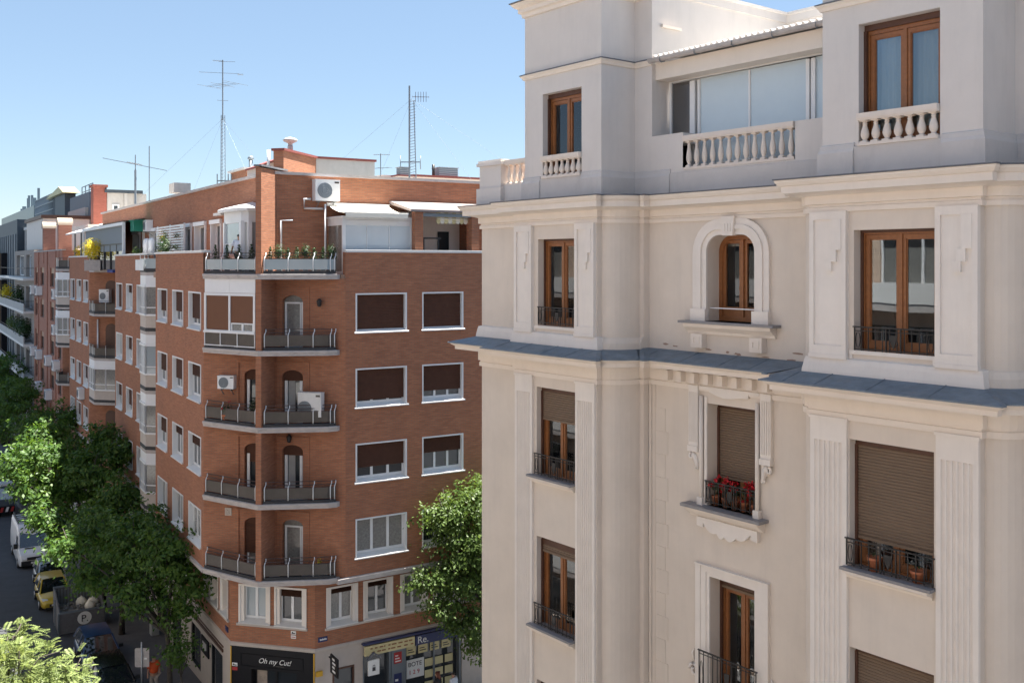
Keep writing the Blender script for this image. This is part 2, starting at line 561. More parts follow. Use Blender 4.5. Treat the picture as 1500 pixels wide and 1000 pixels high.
# --- cornices
TOP = [(0, 19.92), (.045, 19.92), (.045, 20.0), (.02, 20.01), (.02, 20.05), (.07, 20.06), (.07, 20.2), (.12, 20.22), (.2, 20.24), (.36, 20.26), (.36, 20.38), (.40, 20.40), (.44, 20.45), (.45, 20.49), (0, 20.52)]
LOW = [(0, 16.40), (.05, 16.40), (.05, 16.5), (.03, 16.51), (.03, 16.545), (.07, 16.55), (.07, 16.77), (.13, 16.79), (.3, 16.81), (.5, 16.83), (.5, 16.91), (.54, 16.93), (.59, 16.97), (.6, 17.0), (0, 17.10)]
MB().sweep(P_LOW, TOP).build('cornice', M['cornice'], WB)
MB().sweep(P_LOW, [(0, 20.525), (.47, 20.495), (.47, 20.515), (0, 20.56)]).build('coping', M['lead'], WB)
MB().sweep(P_LOW, LOW).build('cornice', M['cornice'], WB)
b = MB().sweep(P_LOW, [(0, 17.105), (.64, 16.985), (.64, 17.01), (0, 17.19)])
for (s0, s1, y) in ((1.3, 4.6, 0), (5.2, 8.9, 1.02), (9.6, 13.0, 0), (13.8, 24, 1.02)):     # joints between the slates
    s = s0
    while s < s1:
        b.bar((s, y - .63, 17.012), (s + .03, y - .02, 17.186), .016)
        s += .6 + .5 * ((s * 7.3) % 1)
b.build('slate_ledge', M['slate'], WB)
for q in ([(-.45, 4), (-.45, .35), (1.44, .35), (1.44, 0), (4.28, 0), (4.28, .13)], [(9.75, .13), (9.75, 0), (12.76, 0), (12.76, .13)]):
    MB().sweep(q, [(0, 17.12), (.115, 17.12), (.11, 17.2), (.085, 17.34), (.065, 17.42), (0, 17.44)]).build('plinth', M['plaster_white'], WB)
for q in (bay_right(4.28)[1:-1], bay_right(12.76)[1:]):
    MB().sweep(q, [(0, 17.12), (.09, 17.12), (.08, 17.3), (.03, 17.4), (0, 17.42)]).build('plinth', M['render_beige'], WB)
b = MB()
for k in range(8):                                    # blocks under the ledge over the middle window
    s = 5.48 + k * .37
    b.box(s, s + .13, .80, .99, 16.56, 16.77)
    b.box(s, s + .13, .99 - .01, 1.0, 16.46, 16.56)
b.build('cornice_block', M['cornice'], WB)


# --- pilasters
def fluted(s0, s1, z0, z1, n=6, o=.06, y=0):
    b = MB()
    m, w_ = .07, (s1 - s0 - .14) / n
    poly = [(s0, y), (s0, y - o)]
    for k in range(n):
        a = s0 + m + k * w_
        poly.append((a + w_ * .14, y - o))
        for q in range(1, 6):
            t = math.pi * q / 6
            poly.append((a + w_ / 2 - math.cos(t) * w_ * .36, y - o + math.sin(t) * .035))
        poly.append((a + w_ * .86, y - o))
    poly += [(s1, y - o), (s1, y)]
    b.prism(poly, z0, z1 - .42)
    b.box(s0, s1, y - o, y, z1 - .42, z1 - .02)
    b.box(s0 - .02, s1 + .02, y - o - .02, y, z1 - .05, z1)
    b.build('pilaster', M['plaster_white'], WB)


def panelled(s0, s1, z0=17.44, z1=19.93, o=.055):
    b = MB()
    b.box(s0, s1, -o, 0, z0, z1)
    f = .085
    b.box(s0, s0 + f, -o - .035, -o, z0, z1)
    b.box(s1 - f, s1, -o - .035, -o, z0, z1)
    b.box(s0 + f, s1 - f, -o - .035, -o, z0, z0 + .2)
    b.box(s0 + f, s1 - f, -o - .035, -o, z1 - .14, z1)
    x = s0 + (s1 - s0) * .62
    b.box(x, s1 - f, -o - .05, -o, z1 - .66, z1 - .14)
    b.box(x - .07, s1 - f - .10, -o - .049, -o, z1 - .86, z1 - .66)
    b.box(x - .13, x + .0, -o - .048, -o, z1 - 1.02, z1 - .86)
    b.box(s0 - .01, s1 + .01, -o - .05, 0, z0 - .02, z0 + .05)
    b.build('pilaster', M['plaster_white'], WB)


for s0, s1 in ((1.44, 2.09), (3.62, 4.25)):
    panelled(s0, s1)
    fluted(s0, s1, ZB, 16.42, 7)
for s0, s1 in ((9.78, 10.5), (12.08, 12.76)):
    panelled(s0, s1)
    fluted(s0, s1, ZB, 16.42, 6)
# slim vertical mouldings beside the rounded corners, and the toothed joints on the recessed wall
b = MB()
for s in (4.86 + .02, 13.36):
    b.box(s, s + .07, .985, 1.02, ZB, 16.42)
    b.box(s + .16, s + .185, 1.0, 1.02, ZB, 16.42)
b.build('corner_moulding', M['render_beige'], WB)
for (x0, xa, xb) in ((5.06, 5.42, 5.34), (9.16, 8.86, 8.96)):
    b = MB()
    for k in range(26):
        z = 15.9 - .5 * k
        q = xa if k % 2 else xb
        b.box(min(x0, q), max(x0, q), 1.008, 1.0195, z - .495, z)
    b.build('quoin', M['render_beige'], WB)


# chipped patches of render low on the recessed wall
rc = random.Random(12)
for (s, z) in ((5.35, 17.30), (5.62, 17.27), (6.55, 17.26), (7.05, 17.24), (7.3, 17.22), (8.0, 17.21), (8.6, 17.2), (8.75, 17.33)):
    n = 9
    w_, h_ = rc.uniform(.06, .16), rc.uniform(.012, .03)
    MB().add([(s + w_ * math.cos(2 * math.pi * k / n) * rc.uniform(.6, 1.1), 1.017, z + h_ * math.sin(2 * math.pi * k / n) * rc.uniform(.5, 1.2)) for k in range(n)], [tuple(range(n))]).build('render_chip', M['terrace_tile'], WB)

# --- windows
def rounded_top(x0, x1, z0, z1, r, n=7):
    pts = [(x0, z0), (x1, z0)]
    pts += [(x1 - r + r * math.cos(t), z1 - r + r * math.sin(t)) for t in [math.pi / 2 * k / n for k in range(n + 1)]]
    pts += [(x0 + r + r * math.cos(t), z1 - r + r * math.sin(t)) for t in [math.pi / 2 + math.pi / 2 * k / n for k in range(n + 1)]]
    return pts


def ring(mb, outer, inner, y0, y1):
    n = len(outer)
    v = [(p[0], y0, p[1]) for p in outer] + [(p[0], y0, p[1]) for p in inner] + [(p[0], y1, p[1]) for p in outer] + [(p[0], y1, p[1]) for p in inner]
    f = []
    for i in range(n):
        j = (i + 1) % n
        f += [(i, j, n + j, n + i), (2 * n + j, 2 * n + i, 3 * n + i, 3 * n + j), (i, 2 * n + i, 2 * n + j, j), (n + j, 3 * n + j, 3 * n + i, n + i)]
    mb.add(v, f)


def slats(x0, x1, z0, z1, y, pitch=.052):
    b = MB()
    z = z1
    v, f = [], []
    while z > z0 + .001:
        zn = max(z - pitch, z0)
        n = len(v)
        zz = (z + zn) / 2
        for (yy, q) in ((y + .012, z), (y, z - (z - zn) * .22), (y - .004, zz), (y, zn + (z - zn) * .22), (y + .012, zn)):
            v += [(x0, yy, q), (x1, yy, q)]
        for t in range(4):
            f.append((n + 2 * t, n + 2 * t + 2, n + 2 * t + 3, n + 2 * t + 1))
        z = zn
    b.add(v, f)
    b.box(x0, x1, y - .012, y + .016, z0 - .05, z0)
    return b


def wood_window(root, s0, s1, z0, z1, y, depth, drop=0.0, inside='curtain', arch=0.0, box=.0, transom=0.0):
    """two glazed wooden leaves set 'depth' back; drop = how much of the height the roller blind covers"""
    w_, h = s1 - s0, z1 - z0
    loc = ((s0 + s1) / 2, y, z0)
    d = depth
    b = MB()
    x0, x1 = -w_ / 2, w_ / 2
    ht = h - box
    if arch:
        ring(b, rounded_top(x0, x1, 0, ht, arch), rounded_top(x0 + .09, x1 - .09, .09, ht - .09, arch - .05), d - .03, d + .06)
        for q, (a, c) in enumerate(((x0 + .09, -.025), (.025, x1 - .09))):
            b.frame(a, c, .09, ht - .1, d - .005, d + .05, .075, .2)
        b.box(-.03, .03, d - .04, d + .05, .09, ht - .09)
    else:
        b.frame(x0, x1, 0, ht, d - .02, d + .07, .075, .05)
        for (a, c) in ((x0 + .08, -.012), (.012, x1 - .08)):
            b.frame(a, c, .055, ht - .08, d, d + .055, .07, .13)
            b.frame(a + .07, c - .07, .185, ht - .15, d + .018, d + .05, .018)
        b.box(-.028, .028, d - .022, d + .01, .055, ht - .075)
    win = b.build('window', M['wood'], root, loc)
    for (a, c) in ((x0 + .1, -.02), (.02, x1 - .1)):
        MB().box(a, c, d + .028, d + .034, .12, ht - .11 - arch * .35).build('pane', M['glass'], win)
    if not arch and not (box or drop):
        g = MB().box(x0 + .002, x0 + .05, d - .05, d - .021, 0, h).box(x0 + .05, x1 - .05, d - .05, d - .021, h - .045, h)
        g.build('outer_frame', M['wood_dark'], win)
    if box or drop:
        bb = MB().box(x0 + .004, x1 - .004, d - .07, d + .09, h - max(box, .1), h - .003)
        bb.box(x0, x0 + .05, d - .09, d - .03, .02, h - .1)
        bb.box(x1 - .05, x1, d - .09, d - .03, .02, h - .1)
        bb.build('blind_guide', M['wood_dark'], win)
    if drop:
        slats(x0 + .05, x1 - .05, h * (1 - drop), h, d - .06).build('roller_blind', M['shutter'], win)
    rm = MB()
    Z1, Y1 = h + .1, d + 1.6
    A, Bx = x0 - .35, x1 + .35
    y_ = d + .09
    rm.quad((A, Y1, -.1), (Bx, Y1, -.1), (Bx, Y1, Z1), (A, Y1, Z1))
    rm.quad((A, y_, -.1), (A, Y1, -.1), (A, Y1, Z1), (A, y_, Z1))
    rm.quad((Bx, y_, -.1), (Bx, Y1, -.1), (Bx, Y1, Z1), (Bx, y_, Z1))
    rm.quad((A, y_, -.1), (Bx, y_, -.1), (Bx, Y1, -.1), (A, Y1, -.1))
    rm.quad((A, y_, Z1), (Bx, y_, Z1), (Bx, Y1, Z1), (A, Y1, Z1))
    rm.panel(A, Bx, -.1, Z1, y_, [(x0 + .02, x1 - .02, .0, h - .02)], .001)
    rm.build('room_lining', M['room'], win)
    if inside:
        spans = {'curtain': ((x0 + .06, x0 + w_ * .36), (x1 - w_ * .44, x1 - .06)), 'full': ((x0 + .05, x1 - .05),), 'net': ((x0 + .05, -.05),), 'low': ((x0 + .05, x1 - .05),)}[inside]
        for (a, c) in spans:
            n = max(8, int((c - a) / .025))
            v = []
            top = ht * (.55 if inside == 'low' else 1) - .05
            for k in range(n + 1):
                x = a + (c - a) * k / n
                yy = d + .2 + .03 * math.sin(k * 1.15) + .012 * math.sin(k * .37)
                v += [(x, yy, .05), (x, yy + .01, top)]
            MB().add(v, [(2 * k, 2 * k + 2, 2 * k + 3, 2 * k + 1) for k in range(n)], True).build('curtain', M['curtain'], win)
    return win


def railing(root, s0, s1, z0, z1, y, n=10, orn=True):
    b = MB()
    b.bar((s0 - .03, y, z1), (s1 + .03, y, z1), .03, .022)
    b.bar((s0, y, z1 - .065), (s1, y, z1 - .065), .014)
    b.bar((s0, y, z0 + .04), (s1, y, z0 + .04), .018)
    for k in range(n + 1):
        s = s0 + (s1 - s0) * k / n
        b.bar((s, y, z0), (s, y, z1), .018 if k in (0, n) else .014)
    c, zc, hh = (s0 + s1) / 2, (z0 + z1) / 2 - .01, (z1 - z0)
    for e in (s0 + (s1 - s0) / n * .5, s1 - (s1 - s0) / n * .5):
        b.tube([(e + .04 * math.cos(t), y, zc + hh * .32 * math.sin(t)) for t in [2 * math.pi * k / 12 for k in range(13)]], .008, 5)
    if orn:
        g = (s1 - s0) / n
        for sg in (-1, 1):
            b.bar((c + sg * g, y, z0), (c + sg * g, y, z1), .022)
            b.tube([(c + sg * (.04 + .035 * math.cos(t)), y, zc - .03 + .05 * math.sin(t)) for t in [2 * math.pi * k / 10 for k in range(11)]], .01, 5)
        b.xz_prism([(c - .07, zc + hh * .25), (c - .04, zc - hh * .1), (c, zc - hh * .3), (c + .04, zc - hh * .1), (c + .07, zc + hh * .25)], y - .008, y + .008)
    return b.build('railing', M['iron'], root)


def sill(root, s0, s1, z, y, out=.24, depth=.24):
    b = MB().box(s0, s1, y - out, y + depth, z - .045, z)
    si = b.build('sill', M['stone_sill'], root)
    MB().sweep([(s0 + .05, y), (s1 - .05, y)], [(0, z - .2), (.05, z - .19), (.06, z - .15), (.12, z - .11), (.19, z - .09), (.2, z - .05), (0, z - .05)]).build('sill_moulding', M['cornice'], si)
    return si


# attic windows with little balustrades
wood_window(WB, 2.42, 3.77, 21.05, 22.97, 0, .24, inside='curtain', box=.09)
wood_window(WB, 10.69, 12.12, 21.05, 23.04, 0, .24, inside='full', box=.09)
# storey between the two ledges
wood_window(WB, 2.25, 3.61, 17.59, 19.6, 0, .22, inside='curtain')
wood_window(WB, 10.6, 12.05, 17.55, 19.6, 0, .24, inside=None)
wood_window(WB, 6.53, 7.76, 17.85, 19.62, 1.02, .38, inside='net', arch=.34)
# first storey below the slate ledge
wood_window(WB, 2.2, 3.57, 14.08, 16.15, 0, .22, drop=.35, inside='full')
wood_window(WB, 10.52, 12.02, 13.93, 16.08, 0, .24, drop=.76, inside=None)
wood_window(WB, 6.53, 7.77, 14.05, 16.15, 1.02, .38, drop=.72, inside=None)
wood_window(WB, 2.2, 3.57, 10.58, 12.66, 0, .22, drop=.16, inside='curtain', box=.2)
wood_window(WB, 10.52, 12.02, 10.43, 12.58, 0, .24, drop=.85, inside=None)
wood_window(WB, 6.6, 7.75, 10.1, 12.6, 1.02, .38, drop=.09, inside=None, box=.2)
wood_window(WB, 2.2, 3.57, 7.08, 9.3, 0, .22, drop=.2, inside='curtain', box=.2)
wood_window(WB, 10.52, 12.02, 6.93, 9.08, 0, .24, drop=.4, inside=None)
wood_window(WB, 6.6, 7.75, 6.6, 9.1, 1.02, .38, drop=.09, inside=None, box=.2)
wood_window(WB, 2.2, 3.57, 3.2, 5.6, 0, .22, inside='curtain')
wood_window(WB, 10.52, 12.02, 3.2, 5.6, 0, .24, inside=None)
wood_window(WB, 6.6, 7.75, 2.5, 5.4, 1.02, .38, inside=None)
for (s0, s1, z, top, n) in ((2.27, 3.6, 17.62, 18.02, 11), (10.62, 12.04, 17.57, 17.98, 11)):
    railing(WB, s0, s1, z, top, -.01, n)
for (s0, s1, z, top, n) in ((2.2, 3.57, 14.12, 14.6, 11), (2.2, 3.57, 10.62, 11.1, 11), (2.2, 3.57, 7.12, 7.6, 11), (10.5, 12.03, 13.97, 14.42, 11), (10.5, 12.03, 10.47, 10.92, 11), (10.5, 12.03, 6.97, 7.42, 11)):
    railing(WB, s0, s1, z, top, -.06, n)
    sill(WB, s0 - (.16 if s0 < 5 else .05), s1 + .03, z - .02, 0, .2, .2)
railing(WB, 6.53, 7.77, 14.1, 14.56, .96, 11)
b = MB()
b.box(6.03, 8.07, .72, 1.40, 13.99, 14.05)
si = b.build('sill', M['stone_sill'], WB)
b = MB().sweep([(6.12, 1.02), (7.98, 1.02)], [(0, 13.78), (.07, 13.79), (.1, 13.84), (.2, 13.9), (.25, 13.96), (.27, 13.99), (0, 13.99)])
b.build('sill_moulding', M['cornice'], si)
ap = [(6.33, 13.8), (6.33, 13.62), (6.5, 13.6), (6.5, 13.7)]
for (a, c, dz) in ((6.5, 6.86, .22), (6.86, 7.05, .13), (7.05, 7.35, .16), (7.35, 7.7, .22)):
    for k in range(1, 7):
        t = k / 6
        base = 13.68 - .17 * math.sin(math.pi * ((a + (c - a) * t) - 6.5) / 1.2)
        ap.append((a + (c - a) * t, base - .07 * math.sin(math.pi * t)))
ap += [(7.72, 13.7), (7.72, 13.6), (7.88, 13.58), (7.88, 13.8)]
MB().xz_prism(ap, .9, 1.02).build('apron', M['plaster_white'], si)
# middle window of that storey: slim posts, fluted side consoles with scrolls, wavy head
b = MB()
for s in (6.40, 7.84):
    b.tube([(s, .96, 14.12), (s, .96, 16.3)], .045, 10)
    b.box(s - .07, s + .07, .90, 1.02, 14.05, 14.2)
b.box(6.46, 6.53, .985, 1.02, 14.05, 16.28)
b.box(7.77, 7.80, .985, 1.02, 14.05, 16.28)
b.xz_prism([(6.36, 16.50), (6.36, 16.44), (6.62, 16.44), (6.62, 16.40), (6.8, 16.34), (7.0, 16.30), (7.2, 16.31), (7.4, 16.345), (7.62, 16.36), (7.62, 16.44), (7.88, 16.44), (7.88, 16.50)], .95, 1.02)
b.build('window_surround', M['plaster_white'], WB)
for s in (6.08, 7.93):
    b = MB()
    m = MB()
    w_ = .25
    b.box(s, s + w_, .93, 1.02, 15.2, 16.5)
    for k in range(4):
        b.box(s + .025 + k * .055, s + .05 + k * .055, .912, .93, 15.32, 16.36)
    b.box(s - .01, s + w_ + .01, .90, 1.02, 15.12, 15.24)
    e = s + (.07 if s < 7 else w_ - .07)
    sg = 1 if s < 7 else -1
    b.tube([(e + sg * (.085 - r_ * .085) * math.cos(t), .95, 15.02 + (.085 - r_ * .085) * math.sin(t)) for (t, r_) in [(2.4 * math.pi * k / 18, k / 24) for k in range(19)]], .028, 6)
    b.tube([(e + sg * .03, .97, 15.1), (e + sg * .10, .96, 15.0), (e + sg * .13, .97, 14.86), (e + sg * .16, .98, 14.76)], [.05, .06, .05, .025], 6)
    b.tube([(e + sg * (.13 + .04 * math.cos(t)), .96, 14.8 + .04 * math.sin(t)) for t in [2 * math.pi * k / 9 for k in range(10)]], .02, 5)
    b.box(s + (.12 if sg > 0 else 0), s + (w_ if sg > 0 else .13), .97, 1.02, 14.9, 15.15)
    b.build('console', M['plaster_white'], WB)
# arched window: moulded surround with keystone, sill with corbels, thin bar
b = MB()
for (g, y0, gi) in ((.36, .955, .22), (.22, .925, .12), (.12, .965, .0)):
    ring(b, rounded_top(6.53 - g, 7.76 + g, 17.85, 19.62 + g * .9, .34 + g), rounded_top(6.53 - gi, 7.76 + gi, 17.85, 19.62 + gi * .9, .34 + gi), y0, 1.02)
b.box(6.15, 6.55, .90, 1.02, 17.85, 18.1)
b.box(7.74, 8.14, .90, 1.02, 17.85, 18.1)
kx = 7.145
b.xz_prism([(kx - .17, 19.99), (kx - .13, 19.60), (kx + .13, 19.60), (kx + .17, 19.99)], .89, 1.02)
for k in (-1, 0, 1):
    b.box(kx + k * .07 - .015, kx + k * .07 + .015, .875, .89, 19.68, 19.84)
b.build('window_surround', M['plaster_white'], WB)
b = MB()                                              # spandrels that round the top of the opening
for sg, cx_ in ((1, 6.53), (-1, 7.76)):
    arc = [(cx_ + sg * .34 - sg * .34 * math.cos(t), 19.28 + .34 * math.sin(t)) for t in [math.pi / 2 * k / 8 for k in range(9)]]
    b.xz_prism([(cx_, 19.625)] + arc, 1.021, 1.39)
b.build('arch_spandrel', M['render_beige'], WB)
b = MB().box(5.93, 8.36, .76, 1.4, 17.8, 17.85)
si = b.build('sill', M['stone_sill'], WB)
b = MB().sweep([(6.03, 1.02), (8.26, 1.02)], [(0, 17.58), (.05, 17.58), (.07, 17.64), (.13, 17.68), (.2, 17.73), (.22, 17.8), (0, 17.8)])
for s in (6.2, 7.72):
    b.box(s, s + .30, .86, 1.02, 17.3, 17.58)
    b.frame(s + .06, s + .24, 17.36, 17.53, .845, .86, .03)
b.build('sill_moulding', M['cornice'], si)
MB().bar((6.5, 1.1, 18.12), (7.78, 1.1, 18.12), .022).build('safety_bar', M['pvc'], WB)
# french window below: moulded frame, railing that stands a little forward
b = MB()
for (g, gi, y0) in ((.35, .22, .945), (.22, .08, .965), (.08, .0, .985)):
    for (a, c) in ((6.6 - g, 6.6 - gi), (7.75 + gi, 7.75 + g)):
        b.box(a, c, y0, 1.02, 9.2, 12.6 + gi)
    b.box(6.6 - g, 7.75 + g, y0, 1.02, 12.6 + gi, 12.6 + g * .6 if g > .3 else 12.6 + g)
b.box(6.24, 8.11, .925, 1.02, 12.8, 12.825)
b.build('window_surround', M['plaster_white'], WB)
railing(WB, 6.45, 7.9, 10.05, 11.08, .84, 12)
b = MB().box(6.3, 8.05, .6, 1.4, 9.93, 10.03)
b.build('sill', M['stone_sill'], WB)
for sg, e in ((-1, 6.2), (1, 8.15)):
    b = MB()
    b.tube([(e + sg * (.13 - r_ * .11) * math.cos(t), .97, 10.55 + (.16 - r_ * .14) * math.sin(t)) for (t, r_) in [(2.6 * math.pi * k / 20, k / 22) for k in range(21)]], .035, 6)
    b.tube([(e, .98, 10.75), (e + sg * .05, .97, 10.9), (e, .98, 11.0)], [.02, .03, .01], 6)
    b.build('scroll', M['plaster_white'], WB)
# sunken panel below the upper windows
for (s0, s1) in ((2.12, 3.6), (10.53, 12.06)):
    b = MB()
    b.box(s0, s1, -.03, 0, 17.52, 17.585)
    b.box(s0, s0 + .05, -.025, 0, 17.44, 17.52)
    b.box(s1 - .05, s1, -.025, 0, 17.44, 17.52)
    b.build('window_ledge', M['plaster_white'], WB)

# --- attic storey
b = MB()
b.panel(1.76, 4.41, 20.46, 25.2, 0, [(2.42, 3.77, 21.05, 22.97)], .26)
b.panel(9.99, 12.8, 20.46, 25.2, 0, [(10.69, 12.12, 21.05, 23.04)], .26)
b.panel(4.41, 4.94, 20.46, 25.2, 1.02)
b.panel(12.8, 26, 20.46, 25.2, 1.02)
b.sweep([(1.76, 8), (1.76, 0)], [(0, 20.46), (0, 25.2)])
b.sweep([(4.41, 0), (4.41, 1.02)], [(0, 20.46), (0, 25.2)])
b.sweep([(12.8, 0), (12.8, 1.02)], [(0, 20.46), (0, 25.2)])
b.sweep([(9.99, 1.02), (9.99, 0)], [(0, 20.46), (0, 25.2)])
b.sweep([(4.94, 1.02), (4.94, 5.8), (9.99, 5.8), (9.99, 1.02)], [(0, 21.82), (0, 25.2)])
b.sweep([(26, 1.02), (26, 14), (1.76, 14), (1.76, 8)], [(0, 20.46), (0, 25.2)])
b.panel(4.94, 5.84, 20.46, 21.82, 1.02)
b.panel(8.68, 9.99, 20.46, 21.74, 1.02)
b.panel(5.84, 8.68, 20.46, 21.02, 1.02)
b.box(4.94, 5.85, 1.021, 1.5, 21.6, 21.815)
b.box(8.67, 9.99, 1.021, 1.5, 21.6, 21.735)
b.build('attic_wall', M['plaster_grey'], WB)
P_T1 = [(1.76, 8), (1.76, 0), (4.41, 0), (4.41, 1.02), (4.94, 1.02)]
P_T2 = [(9.99, 1.02), (9.99, 0), (12.8, 0), (12.8, 1.02), (26, 1.02)]
STR = [(0, 23.38), (.035, 23.38), (.055, 23.43), (.09, 23.46), (.09, 23.485)]
for p in (P_T1, P_T2):
    MB().sweep(p, STR + [(0, 23.49)]).build('string_course', M['cornice'], WB)
    MB().sweep(p, [(0, 23.492), (.105, 23.488), (.105, 23.50), (0, 23.54)]).build('coping', M['lead'], WB)
    MB().sweep(p[:5], [(0, 24.86), (.05, 24.87), (.06, 24.95), (.12, 24.98), (.12, 25.07), (.19, 25.11), (.24, 25.17), (.25, 25.2), (0, 25.23)]).build('cornice', M['cornice'], WB)
    MB().sweep(p[:5], [(0, 25.235), (.28, 25.205), (.28, 25.225), (0, 25.28)]).build('coping', M['lead'], WB)
MB().prism([(1.76, 0), (4.41, 0), (4.41, 1.02), (4.94, 1.02), (4.94, 5.8), (9.99, 5.8), (9.99, 0), (12.8, 0), (12.8, 1.02), (26, 1.02), (26, 14), (1.76, 14)], 25.1, 25.19).build('roof', M['terrace_tile'], WB)
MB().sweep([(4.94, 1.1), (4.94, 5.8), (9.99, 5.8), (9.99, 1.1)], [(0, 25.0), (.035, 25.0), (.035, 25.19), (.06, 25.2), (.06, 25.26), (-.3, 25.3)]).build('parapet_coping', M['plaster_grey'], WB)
MB().sweep([(4.95, 1.3), (4.95, 1.9)], [(0, 24.25), (.06, 24.25), (.06, 24.31), (0, 24.33)]).build('string_course', M['cornice'], WB)
b = MB()
PL = [(0, 20.46), (.07, 20.46), (.065, 20.92), (.04, 20.98), (.03, 21.05), (0, 21.07)]
b.sweep([(1.76, 8), (1.76, 0), (2.36, 0)], PL)
b.sweep([(3.80, 0), (4.41, 0), (4.41, 1.02), (5.5, 1.02)], PL)
b.sweep([(9.99, 1.02), (9.99, 0), (10.62, 0)], PL)
b.sweep([(12.16, 0), (12.8, 0), (12.8, 1.02), (26, 1.02)], PL)
b.sweep([(2.36, 0), (3.8, 0)], [(0, 20.46), (.03, 20.46), (.03, 21.0), (0, 21.01)])
b.sweep([(10.62, 0), (12.16, 0)], [(0, 20.46), (.03, 20.46), (.03, 21.0), (0, 21.01)])
b.sweep([(5.5, 1.02), (9.99, 1.02)], [(0, 20.46), (.03, 20.46), (.03, 20.97), (0, 20.98)])
b.build('attic_plinth', M['plinth_grey'], WB)
b = MB().box(8.0, 26, 9, 14, 25.2, 27.6)
b.box(11, 20, 7, 9.2, 25.2, 26.2)
b.build('penthouse', M['cornice'], WB)

BALP = [(.052, 0), (.052, .06), (.03, .08), (.034, .1), (.055, .18), (.062, .26), (.054, .36), (.036, .48), (.028, .56), (.04, .585), (.028, .6), (.032, .64), (.05, .66), (.05, .7)]
BAL_MESH = None


def balustrade(s0, s1, z0, z1, y, n, dirn=(1, 0)):
    """coping, base and turned balusters, each baluster a mesh of its own"""
    global BAL_MESH
    h = z1 - z0
    b = MB()
    if dirn == (1, 0):
        b.box(s0, s1, y - .09, y + .12, z1 - .09, z1)
        b.box(s0, s1, y - .075, y + .105, z1 - .12, z1 - .09)
        b.box(s0, s1, y - .06, y + .09, z0, z0 + .05)
    else:
        b.box(y - .1, y + .1, s0, s1, z1 - .09, z1)
        b.box(y - .08, y + .08, s0, s1, z0, z0 + .05)
    par = b.build('balustrade', M['baluster'], WB)
    for k in range(n):
        t = s0 + (s1 - s0) * (k + .5) / n
        lc = (t, y + .015, z0 + .05) if dirn == (1, 0) else (y, t, z0 + .05)
        if BAL_MESH is None:
            mb = MB().lathe(BALP, n=10)
            mb.box(-.055, .055, -.055, .055, -.001, .05)
            mb.box(-.055, .055, -.055, .055, .66, .705)
            o = mb.build('baluster', M['baluster'], par, lc)
            BAL_MESH = o
        else:
            o = BAL_MESH.copy()
            COL.objects.link(o)
            o.parent = par
            o.location = lc
        o.scale = (1, 1, (h - .165) / .7)
        if h < .6:
            o.scale[0] = o.scale[1] = 1.15


balustrade(5.86, 8.66, 21.02, 21.74, 1.06, 13)
balustrade(2.43, 3.76, 21.0, 21.52, -.0, 7)
balustrade(10.7, 12.11, 21.0, 21.54, -.0, 7)
balustrade(.42, 1.76, 20.98, 21.62, .48, 6)
balustrade(1.2, 6.2, 20.98, 21.62, -.2, 20, (0, 1))
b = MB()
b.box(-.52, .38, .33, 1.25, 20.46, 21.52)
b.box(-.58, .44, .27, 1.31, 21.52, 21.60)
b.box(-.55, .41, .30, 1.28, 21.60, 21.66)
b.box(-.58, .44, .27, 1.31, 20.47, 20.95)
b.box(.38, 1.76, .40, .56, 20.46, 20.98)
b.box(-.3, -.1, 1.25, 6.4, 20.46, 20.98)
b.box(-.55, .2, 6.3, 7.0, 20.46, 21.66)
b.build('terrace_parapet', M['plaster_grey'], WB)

# --- glazed gallery between the two attic towers
G = 1.56
b = MB()
b.frame(4.955, 9.96, 21.06, 23.1, G, G + .07, .06)
for s0, s1 in ((5.56, 5.70), (5.78, 5.84), (8.54, 8.62), (8.66, 8.75)):
    b.box(s0, s1, G - .012, G + .062, 21.1, 23.0)
for s in (7.16,):
    b.box(s - .022, s + .022, G + .004, G + .055, 21.1, 23.0)
gal = b.build('glazed_gallery', M['pvc'], WB)
for s0, s1 in ((5.0, 5.57), (5.83, 7.15), (7.17, 8.55), (8.74, 9.92)):
    MB().box(s0, s1, G + .03, G + .036, 21.1, 23.02).build('pane', M['pane_frost'] if s0 > 5.5 else M['glass_sky'], gal)
b = MB()
n = 150
v = []
for k in range(n + 1):
    x = 5.25 + (9.9 - 5.25) * k / n
    v += [(x, G + .28 + .018 * math.sin(k * .55) + .01 * math.sin(k * .23), 21.1), (x, G + .3, 23.04)]
b.add(v, [(2 * k, 2 * k + 2, 2 * k + 3, 2 * k + 1) for k in range(n)], True)
b.build('curtain', M['room_pale'], gal)
b = MB().box(5.0, 9.98, 4.5, 4.6, 20.5, 24)
b.box(5.0, 9.98, G + .5, 4.5, 20.5, 20.55)
b.build('room_lining', M['room'], gal)
b = MB().box(4.945, 9.985, 1.12, 1.6, 23.06, 23.42)
b.build('fascia', M['cornice'], WB)
n = 5 * 35 * 2
v = []
for k in range(n + 1):
    s = 5.0 + (9.98 - 5.0) * k / n
    zz = .042 * math.sin(2 * math.pi * s / .148)
    v += [(s, .93, 23.53 + zz), (s, 5.75, 24.3 + zz), (s, .93, 23.522 + zz), (s, 5.75, 24.29 + zz)]
f = []
for k in range(n):
    a = 4 * k
    f += [(a, a + 4, a + 5, a + 1), (a + 2, a + 3, a + 7, a + 6), (a, a + 2, a + 6, a + 4)]
roof = MB().add(v, f, True).build('corrugated_roof', M['white_paint'], WB)
b = MB()
v = []
pr = [(.90 + .075 * math.cos(t), 23.475 + .085 * math.sin(t)) for t in [math.pi + math.pi * k / 8 for k in range(9)]]
pr = pr + [(p[0], p[1] + .012) for p in reversed(pr)]
for s in (4.98, 9.985):
    v += [(s, p[0], p[1]) for p in pr]
m = len(pr)
